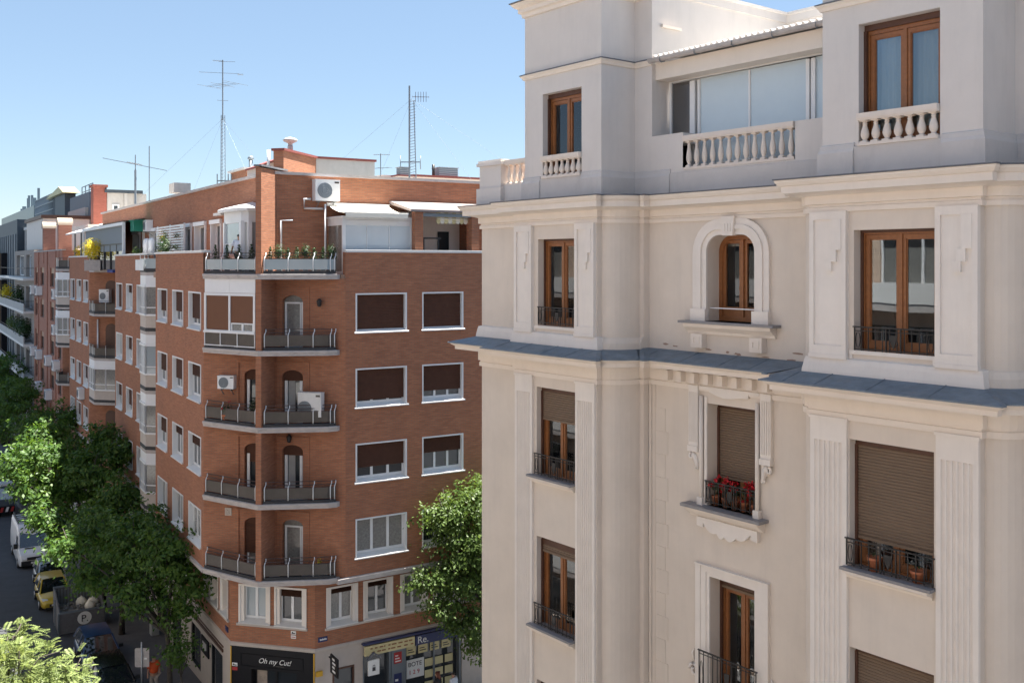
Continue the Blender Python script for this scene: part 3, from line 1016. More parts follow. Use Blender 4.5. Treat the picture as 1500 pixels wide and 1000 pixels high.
b.add(v, [(k, (k + 1) % m, m + (k + 1) % m, m + k) for k in range(m)] + [tuple(range(m)), tuple(range(2 * m - 1, m - 1, -1))])
g_ = b.build('gutter', M['concrete'], roof)
b = MB()
for k in range(5):
    s = 5.35 + k * .98
    b.tube([(s, 1.0, 23.47), (s, .82, 23.48), (s, .82, 23.40), (s, .88, 23.37), (s, .98, 23.40), (s, 1.02, 23.5)], .014, 5)
b.build('gutter_hook', M['galv'], roof)

# ================================================================ ground, road, pavements
def sheet(name, frame, rows, cols, dz, m, zf=ground_z):
    """sheet over s rows and y columns of a frame, following the fall of the street"""
    b = MB()
    v = []
    for s in rows:
        for y in cols:
            p = frame.w(s, y)
            v.append((p.x, p.y, zf(p.x, p.y) + dz))
    n = len(cols)
    f = [(i * n + j, i * n + j + 1, (i + 1) * n + j + 1, (i + 1) * n + j) for i in range(len(rows) - 1) for j in range(n - 1)]
    o = b.add(v, f).build(name, m)
    return tag(o, kind='structure')


sheet('ground', FAl, [-1500, -200, -100, -50, 0, 50, 1500], [-1500, -60, -20, 0, 20, 60, 1500], -.135, M['asphalt'])
sheet('road', FAl, [-200, -100, -50, 0, 60], [-9.8, -2.9], -.125, M['asphalt'])
# a lighter gutter strip and the trench patches in the road
sheet('road_gutter', FAl, [-200, -100, -50, 0], [-3.25, -2.9], -.121, M['tar'])
b = MB()
for s0 in range(-96, 0, 6):
    pass


def slab(name, frame, poly_sy, m, h=.12):
    """raised pavement with its kerb face, split so that it follows the fall"""
    b = MB()
    n = len(poly_sy)
    top = []
    for s, y in poly_sy:
        p = frame.w(s, y)
        top.append((p.x, p.y, ground_z(p.x, p.y)))
    v = top + [(p[0], p[1], p[2] - h - .03) for p in top]
    b.add(v, [tuple(range(n))] + [((i + 1) % n, i, n + i, n + (i + 1) % n) for i in range(n)])
    return tag(b.build(name, m), kind='structure')


K = 2.9
for a, c in ((-200, -100), (-100, -50), (-50, 0)):
    slab('pavement', FAl, [(a, .3), (a, -K + .15), (c, -K + .15), (c, .3)], M['pavement'])
    slab('kerb', FAl, [(a, -K + .15), (a, -K), (c, -K), (c, -K + .15)], M['kerb'], .115)
# the corner and the pavement of the side street
cor = [(0, .3), (0, -K + .15)] + [(2.6 + 0 * t, 0) for t in ()]
pts = [(0, -K + .15), (1.2, -K + .3), (2.6, -K + 1.0)]
wpts = [FAl.w(s, y) for s, y in pts] + [FBl.w(s, y) for s, y in ((1.2, -2.6), (60, -2.6), (60, .3), (0, .3))] + [FAl.w(0, .3)]
b = MB()
n = len(wpts)
b.add([(p.x, p.y, ground_z(p.x, p.y) + .0005) for p in wpts] + [(p.x, p.y, -.25) for p in wpts], [tuple(range(n - 1, -1, -1))] + [(i, (i + 1) % n, n + (i + 1) % n, n + i) for i in range(n)])
tag(b.build('pavement', M['pavement']), kind='structure')
# pavement round the cream building and along the camera's side of the street
b = MB()
P = [FW.w(s, y) for s, y in ((-3.0, -1.2), (-1.8, -2.6), (60, -2.6), (60, .9), (-.3, .9), (-.3, 40), (-3.0, 40))]
n = len(P)
b.add([(p.x, p.y, -.1) for p in P] + [(p.x, p.y, -.25) for p in P], [tuple(range(n))] + [(i, (i + 1) % n, n + (i + 1) % n, n + i) for i in range(n)])
tag(b.build('pavement', M['pavement']), kind='structure')
for a, c in ((-200, -100), (-100, -50), (-50, 0)):
    slab('pavement', FAl, [(a, -9.8), (a, -13.5), (c, -13.5), (c, -9.8)], M['pavement'])
slab('pavement', FAl, [(0, -9.8), (0, -13.5), (60, -16.5), (60, -12.8)], M['pavement'])
# zebra crossing and stop line at the corner, parking bay marks
b = MB()
for k in range(7):
    y = -3.4 - k * .95
    p = [FAl.w(s, yy) for s, yy in ((3.2, y), (6.2, y), (6.2, y - .5), (3.2, y - .5))]
    b.add([(q.x, q.y, -.1 - .117) for q in p], [(0, 1, 2, 3)])
for s in ():
    p = [FAl.w(a, yy) for a, yy in ((s, -3.3), (s + .12, -3.3), (s + .12, -4.95), (s, -4.95))]
    b.add([(q.x, q.y, ground_z(q.x, q.y) - .117) for q in p], [(0, 1, 2, 3)])
    p = [FAl.w(a, yy) for a, yy in ((s - .45, -4.95), (s + .57, -4.95), (s + .57, -5.06), (s - .45, -5.06))]
    b.add([(q.x, q.y, ground_z(q.x, q.y) - .117) for q in p], [(0, 1, 2, 3)])
tag(b.build('road_marking', M['white_paint']), kind='structure')

# ================================================================ brick corner building
BO = Vector((FAl.O[0], FAl.O[1], 0))
BB = thing('brick_apartment_building', 'red brick apartment block with V shaped corner balconies, a brick fin and dark corner shop', 'building', BO)


def put(mb, name, m, F, s=0.0, y=0.0, z=0.0, parent=None, root=None):
    root = root or BB
    return mb.build(name, m, parent or root, F.w(s, y, z) - root.location, F.ang)


def put_dup(o, F, s, y, z, scale=None, root=None):
    root = root or BB
    return dup(o, root, F.w(s, y, z) - root.location, F.ang, scale)


ROW = [17.74 - 3.1 * k for k in range(4)]             # window heads
WA = [(-2.42, -.42), (-5.47, -3.55), (-8.57, -6.68)]
WA2 = [(-17.55, -15.75), (-20.67, -18.9), (-23.87, -22.05)]
WA3 = [(-36.9, -34.95), (-40.2, -38.2), (-43.4, -41.3)]
WBq = [(.5, 2.71), (3.55, 5.45), (6.6, 8.6), (9.9, 11.9)]
HOLE = lambda cols, h=1.55: [(a, c, t - h, t) for (a, c) in cols for t in ROW]
b = MB()
b.panel(-9.19, 0, 5.98, 19.5, 0, HOLE(WA), .3)
b.sweep([(-9.19, 3), (-9.19, 0)], [(0, 5.98), (0, 19.5)])
b.panel(-24.4, -14.5, 5.98, 19.5, .75, HOLE(WA2), .3)
b.panel(-44.2, -34.4, 5.98, 19.5, .75, HOLE(WA3), .3)
DIAG = [(-34.4, .75), (-29.4, 5.75), (-24.4, .75)]
b.sweep([(-14.5, .75), (-12.0, 3.9), (-9.19, 3)], [(0, 5.98), (0, 18.5)])
b.sweep(DIAG, [(0, 5.98), (0, 18.5)])
b.sweep([(-48.2, .75), (-46.2, 3.0), (-44.2, .75)], [(0, 5.98), (0, 18.5)])
put(b, 'wall', M['brick'], FA)
b = MB()
b.panel(0, 26, 5.98, 19.5, 0, HOLE(WBq), .3)
put(b, 'wall', M['brick'], FB)
b = MB()
DL, DR = (1.9, 2.83), (3.62, 4.55)
FLOORS = [6.2 + 3.1 * k for k in range(5)]
b.panel(0, 6.43, 5.98, 18.4, 0, [(a, c, fl, fl + 2.2) for (a, c) in (DL, DR) for fl in FLOORS[:4]], .3)
for (a, c) in (DL, DR):
    for fl in FLOORS[:4]:
        for sg, cx_ in ((1, a), (-1, c)):
            arc = [(cx_ + sg * .465 - sg * .465 * math.cos(t), fl + 1.93 + .27 * math.sin(t)) for t in [math.pi / 2 * k / 7 for k in range(8)]]
            b.xz_prism([(cx_, fl + 2.203)] + arc, .001, .22)
        # flat brick frame round each recess
        b.box(a - .36, a - .24, -.05, 0, fl - .1, fl + 2.55)
        b.box(c + .24, c + .30, -.03, 0, fl - .1, fl + 2.55)
        b.box(a - .24, c + .24, -.04, 0, fl + 2.47, fl + 2.55)
b.box(3.10, 3.345, -1.33, -.001, 6.0, 18.4)           # the fin between the two halves
b.xz_prism([(3.10, 18.4), (3.345, 18.4), (3.345, 22.9), (3.10, 22.97)], -1.33, .95)
put(b, 'wall', M['brick'], FC)
b = MB().box(3.05, 3.40, -1.40, 1.0, 22.95, 23.02)
put(b, 'fin_coping', M['lead'], FC)

# lower two storeys, set back
b = MB()
MZ = [(a, c, 4.0, 5.52) for (a, c) in ((-4.2, -3.2), (-2.95, -1.9), (-1.45, -.4), (-8.2, -6.6), (-11.5, -9.9), (-17.5, -15.9), (-21, -19.4))]
b.panel(-48, 0, 3.08, 6.0, 0, MZ, .3)
put(b, 'wall', M['brick'], FAl)
b = MB()
MC = [(.46, 1.75, 4.0, 5.52), (2.09, 3.38, 4.0, 5.52)]
b.panel(0, 3.82, 3.08, 6.0, 0, MC, .3)
put(b, 'wall', M['brick'], FCl)
b = MB()
MBw = [(.55, 1.81, 3.95, 5.5), (2.2, 3.43, 3.95, 5.5), (3.92, 5.11, 3.95, 5.5), (5.51, 6.75, 3.95, 5.5), (7.4, 8.6, 3.95, 5.5), (9.2, 10.4, 3.95, 5.5)]
b.panel(0, 26, 3.08, 6.0, 0, MBw, .3)
put(b, 'wall', M['brick'], FBl)
# stone string course over the shops and sill bands
band = [(0, 2.98), (.04, 2.98), (.06, 3.04), (.06, 3.1), (0, 3.14)]
b = MB()
pl = [FA.loc(p) for p in (FAl.w(-48, 0), FCl.w(0, 0), FCl.w(3.8249, 0), FBl.w(26, 0))]
b.sweep(pl, band)
put(b, 'string_course', M['stone_cream'], FA)
for F, s0, s1, z in ((FCl, .3, 3.5, 3.93), (FBl, .42, 12, 3.88), (FAl, -4.6, -.2, 3.93)):
    put(MB().box(s0, s1, -.09, .28, z - .06, z + .03), 'sill', M['stone_cream'], F)
b = MB()
pl = [FA.loc(p) for p in (FA.w(-48, .75), FA.w(-9.19, .75), FA.w(-9.19, 0), FA.w(0, 0), FC.w(3.22, -1.36), FB.w(0, 0), FB.w(26, 0))]
for q, d_ in (([pl[2], pl[3]], -.9), ([(-24.4, .75), (-14.5, .75)], -1.6), ([(-44.2, .75), (-34.4, .75)], -1.6)):
    put(MB().sweep(q, [(d_, 5.94), (.07, 5.94), (.07, 6.10), (0, 6.14)]), 'overhang_band', M['concrete'], FA)
b = MB().sweep([(-.35, 0), (26, 0)], [(-.9, 5.94), (.07, 5.94), (.09, 6.02), (.09, 6.14), (0, 6.17)])
put(b, 'overhang_band', M['concrete'], FB)
b = MB()
foot = [FA.loc(p) for p in (FAl.w(-48, -.1), FAl.w(0, -.1), FCl.w(0, 0), FA.w(0, .02), FC.w(3.22, .02), FB.w(0, .02), FB.w(26, .02), FB.w(26, 14), FA.w(-44, 16))]
for z0, z1 in ((5.99, 6.12), (18.3, 18.57)):
    b.prism([FA.loc(p) for p in (FA.w(-24.4, .8), FA.w(-15, .8), FA.w(-9.3, .1), FA.w(0, .1), FB.w(0, .1), FB.w(25.9, .1), FB.w(25.9, 14), FA.w(-24.4, 16))], z0, z1)
    b.prism([FA.loc(p) for p in (FA.w(-48, .8), FA.w(-34.4, .8), FA.w(-29.4, 5.8), FA.w(-24.41, .8), FA.w(-24.41, 16), FA.w(-48, 16))], z0, z1)
put(b, 'terrace_floor', M['terrace_tile'], FA)
# inside: a dark core so that openings are not see-through
b = MB().prism([FA.loc(p) for p in (FA.w(-48, 6.2), FA.w(-24.4, 6.2), FA.w(-9.2, 4.5), FA.w(-.5, 2.0), FB.w(.5, 2.0), FB.w(25.8, 2.0), FB.w(25.8, 13), FA.w(-48, 15.8))], -2, 18.29)
put(b, 'core', M['room'], FA)
# parapet copings
CP = [(-.30, 19.48), (.07, 19.48), (.07, 19.58), (-.30, 19.60)]
for q in ([(-9.19, 0), (0, 0)], [(-24.4, .75), (-14.5, .75)], [(-44.2, .75), (-34.4, .75)]):
    put(MB().sweep(q, CP), 'parapet_coping', M['white_paint'], FA)
put(MB().sweep([(0, 0), (26, 0)], CP), 'parapet_coping', M['white_paint'], FB)
for q in ((-9.19, 0, .06, .28), (-24.4, -14.5, .81, 1.03), (-44.2, -34.4, .81, 1.03)):
    put(MB().box(*q, 18.5, 19.5), 'parapet', M['brick'], FA)
put(MB().box(0, 26, .06, .28, 18.5, 19.5), 'parapet', M['brick'], FB)

# --- attic storey behind the terraces
AD = [(-12.8, -10.9, 18.58, 20.95), (-10.03, -8.05, 18.58, 20.95), (-6.85, -5.2, 18.58, 20.95), (-.75, .55, 18.58, 20.9), (-20.9, -19.1, 18.58, 20.95), (-26, -24, 18.58, 20.9)]
b = MB().panel(-37.9, 2.3, 18.5, 22.75, 2.2, AD, .3)
put(b, 'attic_wall', M['brick'], FA)
BD = [(3.05, 6.9, 18.58, 21.4)]
b = MB().panel(-2.35, 26, 18.5, 22.75, 2.2, BD, 1.2)
put(b, 'attic_wall', M['brick'], FB)
b = MB()
b.prism([FA.loc(p) for p in (FA.w(-37.9, 2.25), FA.w(2.25, 2.25), FB.w(26, 2.25), FB.w(26, 13), FA.w(-37.9, 14))], 22.62, 22.78)
put(b, 'roof', M['roof_gravel'], FA)
RC = [(-.35, 22.74), (.13, 22.74), (.13, 22.86), (-.35, 22.9)]
b = MB().sweep([FA.loc(p) for p in (FA.w(-37.9, 2.2), FA.w(2.3, 2.2), FB.w(26, 2.2))], RC)
put(b, 'roof_coping', M['concrete'], FA)
put(MB().panel(-37.9, -37.89, 18.5, 22.75, 2.2).sweep([(-37.9, 14), (-37.9, 2.2)], [(0, 18.5), (0, 22.75)]), 'gable_wall', M['grey_render'], FA)
# white door frames of the attic on the main street
for (a, c, z0, z1) in AD:
    b = MB().frame(a - .1, c + .1, z0, z1 + .16, 2.12, 2.2, .1, 0)
    b.box(a - .12, c + .12, 2.06, 2.2, z1, z1 + .2)
    b.box(a, a + .02, 2.2, 2.45, z0, z1)
    b.frame(a + .02, c - .02, z0, z1, 2.40, 2.46, .08)
    b.box((a + c) / 2 - .05, (a + c) / 2 + .05, 2.40, 2.46, z0, z1)
    d = put(b, 'terrace_door', M['pvc'], FA)
    put(MB().box(a + .05, c - .05, 2.47, 2.48, z0, z1), 'pane', M['pane'], FA, parent=d).location = (0, 0, 0)
    d.children[0].rotation_euler = (0, 0, 0)

# --- windows: one with all its parts, then copies
WW, WH = 2.0, 1.55
b = MB()
b.frame(-.055, WW + .055, -.005, WH + .055, -.03, .012, .055, 0)
b.box(-.0, .014, .0, .24, 0, WH)
b.box(WW - .014, WW, .0, .24, 0, WH)
b.box(0, WW, 0, .24, WH - .014, WH)
win0 = put(b, 'window', M['pvc'], FA, WA[0][0], 0, ROW[0] - WH)
b = MB().frame(.014, WW - .014, .12, WH - .014, .19, .25, .055, .10)
for x in (WW / 3, 2 * WW / 3):
    b.box(x - .05, x + .05, .185, .25, .05, WH)
b.build('casement', M['pvc'], win0)
MB().box(.03, WW - .03, .228, .236, .06, WH - .02).build('pane', M['pane'], win0)
sl = MB()
pro = []
for k in range(24):
    z = -k * WH / 24
    pro += [(.0, z), (-.012, z - WH / 48), (.0, z - WH / 24 + .002)]
sl.add([(x, .15 + p[0], p[1]) for p in pro for x in (.016, WW - .016)], [(2 * k, 2 * k + 2, 2 * k + 3, 2 * k + 1) for k in range(len(pro) - 1)])
sl.box(.016, WW - .016, .14, .17, -WH - .0, -WH + .03)
sh = sl.build('roller_blind', M['shutter_brown'], win0, (0, 0, WH - .012))
b = MB()
b.add([(-.12, -.09, -.06), (WW + .12, -.09, -.06), (WW + .12, -.09, -.01), (-.12, -.09, -.01), (-.0, .19, .13), (WW, .19, .13), (WW, .19, -.06), (0, .19, -.06)],
      [(0, 1, 2, 3), (3, 2, 5, 4), (0, 7, 6, 1), (3, 4, 7, 0), (1, 6, 5, 2)])
b.build('sill', M['white_paint'], win0)


b = MB().frame(.2, WW - .2, .12, WH - .014, .19, .25, .09, .11)
b.box(WW / 2 - .09, WW / 2 + .09, .185, .25, .05, WH)
o = b.build('casement', M['pvc'])
CASE2 = o.data
bpy.data.objects.remove(o)


def brick_window(F, a, c, zt, y, drop, h=1.55, pane=None, first=[True], two=False):
    if first[0]:
        o = win0
        first[0] = False
        o.location = F.w(a, y, zt - h) - BB.location
        o.rotation_euler = (0, 0, F.ang)
    else:
        o = put_dup(win0, F, a, y, zt - h)
    o.scale = ((c - a) / WW, 1, h / WH)
    for ch in o.children:
        if ch.name.startswith('roller_blind'):
            if drop <= 0:
                bpy.data.objects.remove(ch)
            else:
                ch.scale = (1, 1, drop)
        elif two and ch.name.startswith('casement'):
            ch.data = CASE2
        elif ch.name.startswith('pane') and pane:
            ch.data = PANES[pane]
    return o


PANES = {}
for k_, m_ in (('curtain', 'pane_curtain'), ('pale', 'pane_pale')):
    o = MB().box(.03, WW - .03, .228, .236, .06, WH - .02).build('pane', M[m_])
    PANES[k_] = o.data
    bpy.data.objects.remove(o)
rng = random.Random(4)
DROP_B = [[1, 1, .6, .5], [.82, .7, .4, .9], [.62, .42, 1, .3], [0, .5, .4, .6]]
for k, t in enumerate(ROW):
    for q, (a, c) in enumerate(WBq):
        brick_window(FB, a, c, t, 0, DROP_B[k][q], pane='curtain' if (k, q) == (3, 0) else ('curtain' if q > 2 else None))
DROP_A = [[.72, .6, .66], [.35, .62, .55], [.3, .28, .5], [0, .0, .0]]
for k, t in enumerate(ROW):
    for q, (a, c) in enumerate(WA):
        brick_window(FA, a, c, t, 0, DROP_A[k][q], pane='curtain' if k == 3 else None)
    for cols in (WA2, WA3):
        for (a, c) in cols:
            brick_window(FA, a, c, t, .75, rng.choice([.3, .5, .65, 1, 0, .8]), pane=rng.choice([None, 'curtain', 'pale']))
for F, lst in ((FCl, MC), (FBl, MBw), (FAl, MZ)):
    for q, (a, c, z0, z1) in enumerate(lst):
        brick_window(F, a, c, z1, 0, {0: 0, 1: .22}.get(q, .2) if F is FCl else (.16 if q < 2 else 0), h=z1 - z0, pane='pale' if (F is FCl and q == 0) else ('curtain' if F is FBl and q in (0, 2) else None), two=True)
        if F is not FAl or q < 3:
            b = MB().frame(a - .08, c + .08, z0 - .02, z1 + .08, -.045, -.031, .08, 0)
            b.box(a + .015, a + .15, .001, .24, z0, z1)
            b.box(c - .15, c - .015, .001, .24, z0, z1)
            put(b, 'window_surround', M['plaster_white'], F)

# --- corner balconies
SLAB = [(.04, .02), (.10, -.22), (1.6, -.80), (3.22, -1.38), (4.8, -.84), (5.85, -.46), (6.14, -.22), (6.18, .02)]
RL = [(.18, -.17), (1.6, -.70), (3.06, -1.20)]
RR = [(3.38, -1.22), (4.8, -.73), (5.80, -.38), (6.06, -.17)]


def lerp_path(P, t):
    L = [math.dist(P[i], P[i + 1]) for i in range(len(P) - 1)]
    d = t * sum(L)
    for i, l in enumerate(L):
        if d <= l or i == len(L) - 1:
            u = d / l
            return (P[i][0] + (P[i + 1][0] - P[i][0]) * u, P[i][1] + (P[i + 1][1] - P[i][1]) * u)
        d -= l


def balcony(k, zb):
    zt = zb + .2
    b = MB().prism([(x, y) for x, y in SLAB], zb, zt)
    b.sweep(SLAB[1:-1], [(0, zb + .09), (.02, zb + .10), (.03, zb + .14), (.03, zt + .005), (-.05, zt + .02)])
    bal = put(b, 'balcony', M['concrete'], FC)
    bal_loc = dict(parent=bal)
    b = MB()
    for P in (RL, RR):
        b.sweep(P, [(-.04, zt), (.05, zt), (.05, zt + .13), (-.04, zt + .15)])
    o = b.build('base_strip', M['bitumen'], bal)
    o.location = (-Vector((0, 0, 0)))
    glassy = k == 4
    for P, n in ((RL, 3), (RR, 3)):
        if k == 3 and P is RL:
            continue
        b = MB()
        b.sweep(P, [(-.008, zt + .19), (.008, zt + .19), (.008, zt + .62), (-.008, zt + .62)])
        b.build('panel', M['panel_glass' if glassy else 'panel_grey'], bal)
        posts = [lerp_path(P, t) for t in ((.02, .34, .66, .985) if P is RL else (.02, .345, .69, .93, .99))]
        for (x, y) in posts:
            iy = .13
            MB().tube([(x, y - .02, zt + .08), (x, y - .03, zt + .62), (x, y - .0, zt + .68), (x, y + iy * .8, zt + .78), (x, y + iy * .85, zt + .88)], .019, 6).build('post', M['pvc'], bal)
        b = MB()
        for (dz, dy) in ((.64, 0.0), (.74, .06), (.87, .12)):
            pp = [(x, y + dy, zt + dz) for (x, y) in P]
            for i in range(len(pp) - 1):
                b.bar(pp[i], pp[i + 1], .026)
        b.build('rail', M['rail_red' if not glassy else 'iron'], bal)
    return bal


for k in range(5):
    balcony(k, 5.98 + 3.1 * k)
# enclosed half balcony on the top residential floor
FL = Frame((FC.w(.16, -.2).x, FC.w(.16, -.2).y), tuple((FC.w(3.06, -1.24) - FC.w(.16, -.2)).to_2d()))
Le = 3.05
zt = 15.48
b = MB()
for z0, z1, t in ((zt + .72, zt + 2.32, .11),):
    b.frame(0, Le, z0, z1, -.02, .06, t, .06)
    b.box(Le * .49, Le * .49 + .1, -.025, .06, z0, z1)
b.box(-.03, Le, -.05, .08, zt + .66, zt + .74)
enc = put(b, 'enclosed_balcony', M['pvc'], FL)
MB().box(.02, Le, .0, .05, zt + 2.33, 18.38).box(Le * .5, Le * .5 + .015, -.006, 0, zt + 2.33, 18.38).build('head_panel', M['pvc'], enc)
b = MB().box(.02, Le, .0, .03, zt + .15, zt + .66)
b.build('lower_panel', M['panel_grey'], enc)
for x in (.02, .98, 2.0, Le - .03):
    MB().box(x, x + .035, -.03, 0, zt + .1, zt + .68).build('post', M['pvc'], enc)
MB().box(0, Le, -.03, -.005, zt + .12, zt + .16).build('rail', M['pvc'], enc)
MB().box(.1, Le - .1, .04, .046, zt + .8, zt + 2.25).build('pane', M['pane_curtain'], enc)
bl = MB()
bl.box(.12, Le * .49, .02, .03, zt + .8, zt + 2.25)
bl.box(Le * .49 + .1, Le - .11, .02, .03, zt + 1.06, zt + 2.25)
bl.build('roller_blind', mat('blind_rust', (.15, .062, .03), .7, noise=.05), enc)
b = MB().frame(Le * .5 + .11, Le - .12, zt + .74, zt + 1.1, .0, .045, .05)
b.box(Le * .74, Le * .74 + .1, .0, .045, zt + .75, zt + 1.1)
b.build('casement', M['pvc'], enc)
# arched balcony doors
kinds = [('curtain', .0), ('open', .28), ('open', .22), ('curtain', .0)]
for k, fl in enumerate(FLOORS[:4]):
    for (a, c), right in ((DL, False), (DR, True)):
        b = MB().frame(a + .06, c - .06, fl, fl + 1.92, .14, .2, .07)
        if k in (1, 2):
            b.box(a + .07, a + .19, .10, .16, fl, fl + 1.75)
            b.box(c - .19, c - .07, .10, .16, fl, fl + 1.75)
        else:
            b.box(c - .2, c - .15, .14, .2, fl, fl + 1.92)
        d = put(b, 'balcony_door', M['pvc'], FC)
        MB().box(a, c, .205, .215, fl, fl + 2.2).build('pane', M['pane' if k in (1, 2) else 'pane_curtain'], d)
        if k in (1, 2) or not right:
            MB().box(a, c, .12, .135, fl + (1.75 if right or k == 2 else 1.4), fl + 2.2).build('roller_blind', M['shutter_brown'], d)
        if k == 0 and not right:
            slats(a + .02, c - .02, fl + .75, fl + 1.9, .1, .06).build('slatted_shutter', M['shutter_brown'], d)
        if k in (1, 2) and right:
            MB().box(a + .2, a + .5, .19, .2, fl, fl + 1.8).build('curtain', M['curtain_grey'], d)
# wall lamps and small fittings on the corner
b = MB()
b.lathe([(.05, 0), (.09, .06), (.11, .2), (.12, .24), (.03, .34)], (0, 0, 0), 8)
b.bar((0, 0, .3), (0, .18, .3), .03)
lamp = put(b, 'wall_lamp', M['iron'], FC, 5.36, -.2, 17.25)
put_dup(lamp, FC, 3.98, -.12, 11.62)
b = MB().frame(0, .3, 0, .32, -.04, 0, .05)
b.box(.05, .25, -.02, -.005, .05, .27)
b.bar((.05, -.03, .05), (.25, -.03, .27), .03).bar((.25, -.03, .05), (.05, -.03, .27), .03)
put(b, 'vent_grille', M['stone_cream'], FC, 1.02, 0, 8.42)

# --- diagonal balconies and glazed bays further up the street
def bay_slab(poly, front, zb, m='concrete'):
    b = MB().prism(poly, zb, zb + .18)
    bal = put(b, 'balcony', M[m], FA)
    MB().sweep(front, [(-.06, zb + .18), (.02, zb + .18), (.02, zb + .36), (-.06, zb + .38)]).build('base_strip', M['bitumen'], bal)
    return bal


def open_rail(bal, front, zt, glass='panel_grey'):
    MB().sweep(front, [(-.05, zt + .2), (-.035, zt + .2), (-.035, zt + .72), (-.05, zt + .72)]).build('panel', M[glass], bal)
    b = MB()
    for i in range(len(front) - 1):
        for dz in (.8, .9):
            b.bar((*front[i], zt + dz), (*front[i + 1], zt + dz), .03)
    b.build('rail', M['iron'], bal)
    for t in (0.02, .2, .4, .6, .8, .98):
        x, y = lerp_path(front, t)
        MB().bar((x, y, zt), (x, y, zt + .9), .035).build('post', M['pvc'], bal)


def glazed(front, z0, z1, bright=False, n=5):
    """white framed glazing standing on a low wall along the balcony edge"""
    b = MB().sweep(front, [(-.1, z0 + .15), (0, z0 + .15), (0, z0 + .75), (.04, z0 + .76), (.04, z0 + .82), (-.1, z0 + .82)])
    g = put(b, 'glazed_bay', M['stone_cream'], FA)
    b = MB()
    for i in range(len(front) - 1):
        p, q = front[i], front[i + 1]
        m_ = 4 if i else max(2, n - 2)
        for j in range(m_ + 1):
            x, y = p[0] + (q[0] - p[0]) * j / m_, p[1] + (q[1] - p[1]) * j / m_
            b.bar((x, y, z0 + .8), (x, y, z1 - .5), .075)
        for zz, t in ((z0 + .86, .09), (z1 - .55, .1), (z0 + 1.25, .05)):
            b.bar((*p, zz), (*q, zz), t)
    b.build('glazing_bar', M['pvc'], g)
    MB().sweep(front, [(-.02, z0 + .85), (-.012, z0 + .85), (-.012, z1 - .5), (-.02, z1 - .5)]).build('pane', M['pane_pale' if bright else 'pane_curtain'], g)
    MB().sweep(front, [(-.1, z1 - .52), (.0, z1 - .52), (.0, z1), (-.1, z1)]).build('head_panel', M['pvc'], g)


N2 = [(-14.4, .75), (-13.3, .08), (-11.7, .03), (-9.2, 2.6)]
N2f = N2[:]
N2w = N2 + [(-11.9, 3.8)]
N1 = [(-34.38, .74), (-32.2, .74), (-29.6, 3.3), (-28.6, 4.9)]
N1w = N1 + [(-29.4, 5.7)]
N3 = [(-48.2, .75), (-47.2, .1), (-45.6, .05), (-44.2, 1.4), (-45.5, 2.4)]
for k in range(5):
    zb = 5.98 + 3.1 * k
    o2 = bay_slab(N2w, N2f, zb)
    o1 = bay_slab(N1w, N1, zb)
    if k < 4:
        glazed([(p[0], p[1]) for p in N2f], zb + .18, zb + 3.1, bright=(k == 2))
    else:
        open_rail(o2, N2f, zb + .18, 'panel_glass')
    if k == 1:
        glazed(N1, zb + .18, zb + 3.1, n=5)
    else:
        open_rail(o1, N1, zb + .18)
    o3 = bay_slab(N3, N3[:4], zb)
    if k in (2, 3):
        glazed(N3[:4], zb + .18, zb + 3.0, n=4)
    else:
        open_rail(o3, N3[:4], zb + .18)
    if k < 4:                                          # arched door on the diagonal wall
        FD = Frame(tuple(FA.w(-34.4, .75).to_2d()), tuple((FA.w(-29.4, 5.75) - FA.w(-34.4, .75)).to_2d()))
        b = MB().xz_prism(rounded_top(1.35, 2.25, zb + .2, zb + 2.5, .4), -.03, -.01)
        put(b, 'balcony_door', M['wood_dark'], FD)
b = MB().tube([FA.loc(FD.w(.75, -.08)) + (z,) for z in (9.5, 15)], .06, 8)
put(b, 'downpipe', M['pvc'], FA)

# --- attic bay with the curved roof
b = MB()
BAYP = [(-2.55, 2.2), (-1.75, 1.45), (-1.0, 1.15), (1.55, 1.15), (1.75, 1.4), (1.75, 2.2)]
b.sweep(BAYP, [(-.12, 18.57), (0, 18.57), (0, 18.75), (-.12, 18.75)])
b.sweep(BAYP, [(-.12, 20.75), (0, 20.75), (0, 21.28), (-.12, 21.28)])
for (x, y) in BAYP[1:-1] + [(-.95, 1.15), (1.45, 1.15)]:
    b.bar((x, y + .05, 18.6), (x, y + .05, 20.8), .16)
b.bar((-1, 1.2, 19.85), (1.5, 1.2, 19.85), .06)
gb = put(b, 'attic_bay', M['pvc'], FA)
MB().sweep(BAYP, [(-.06, 18.7), (-.05, 18.7), (-.05, 20.8), (-.06, 20.8)]).build('pane', M['pane_pale'], gb)
b = MB()
BAYR = [(-2.75, 2.22), (-1.9, 1.3), (-1.05, .95), (-.2, .86), (.7, .9), (1.65, 1.0), (1.95, 1.3), (1.95, 2.22)]
b.sweep(BAYR, [(0, 21.2), (.05, 21.22), (.07, 21.34), (0, 21.38)])
n = len(BAYR)
b.add([(x, y, 21.38) for x, y in BAYR] + [(-.3, 2.2, 21.72)], [(i, (i + 1) % n, n) for i in range(n)])
b.build('bay_roof', M['pvc'], gb)
put(MB().box(-5.4, -2.4, 1.85, 2.2, 21.30, 21.42), 'door_canopy', M['white_paint'], FA)

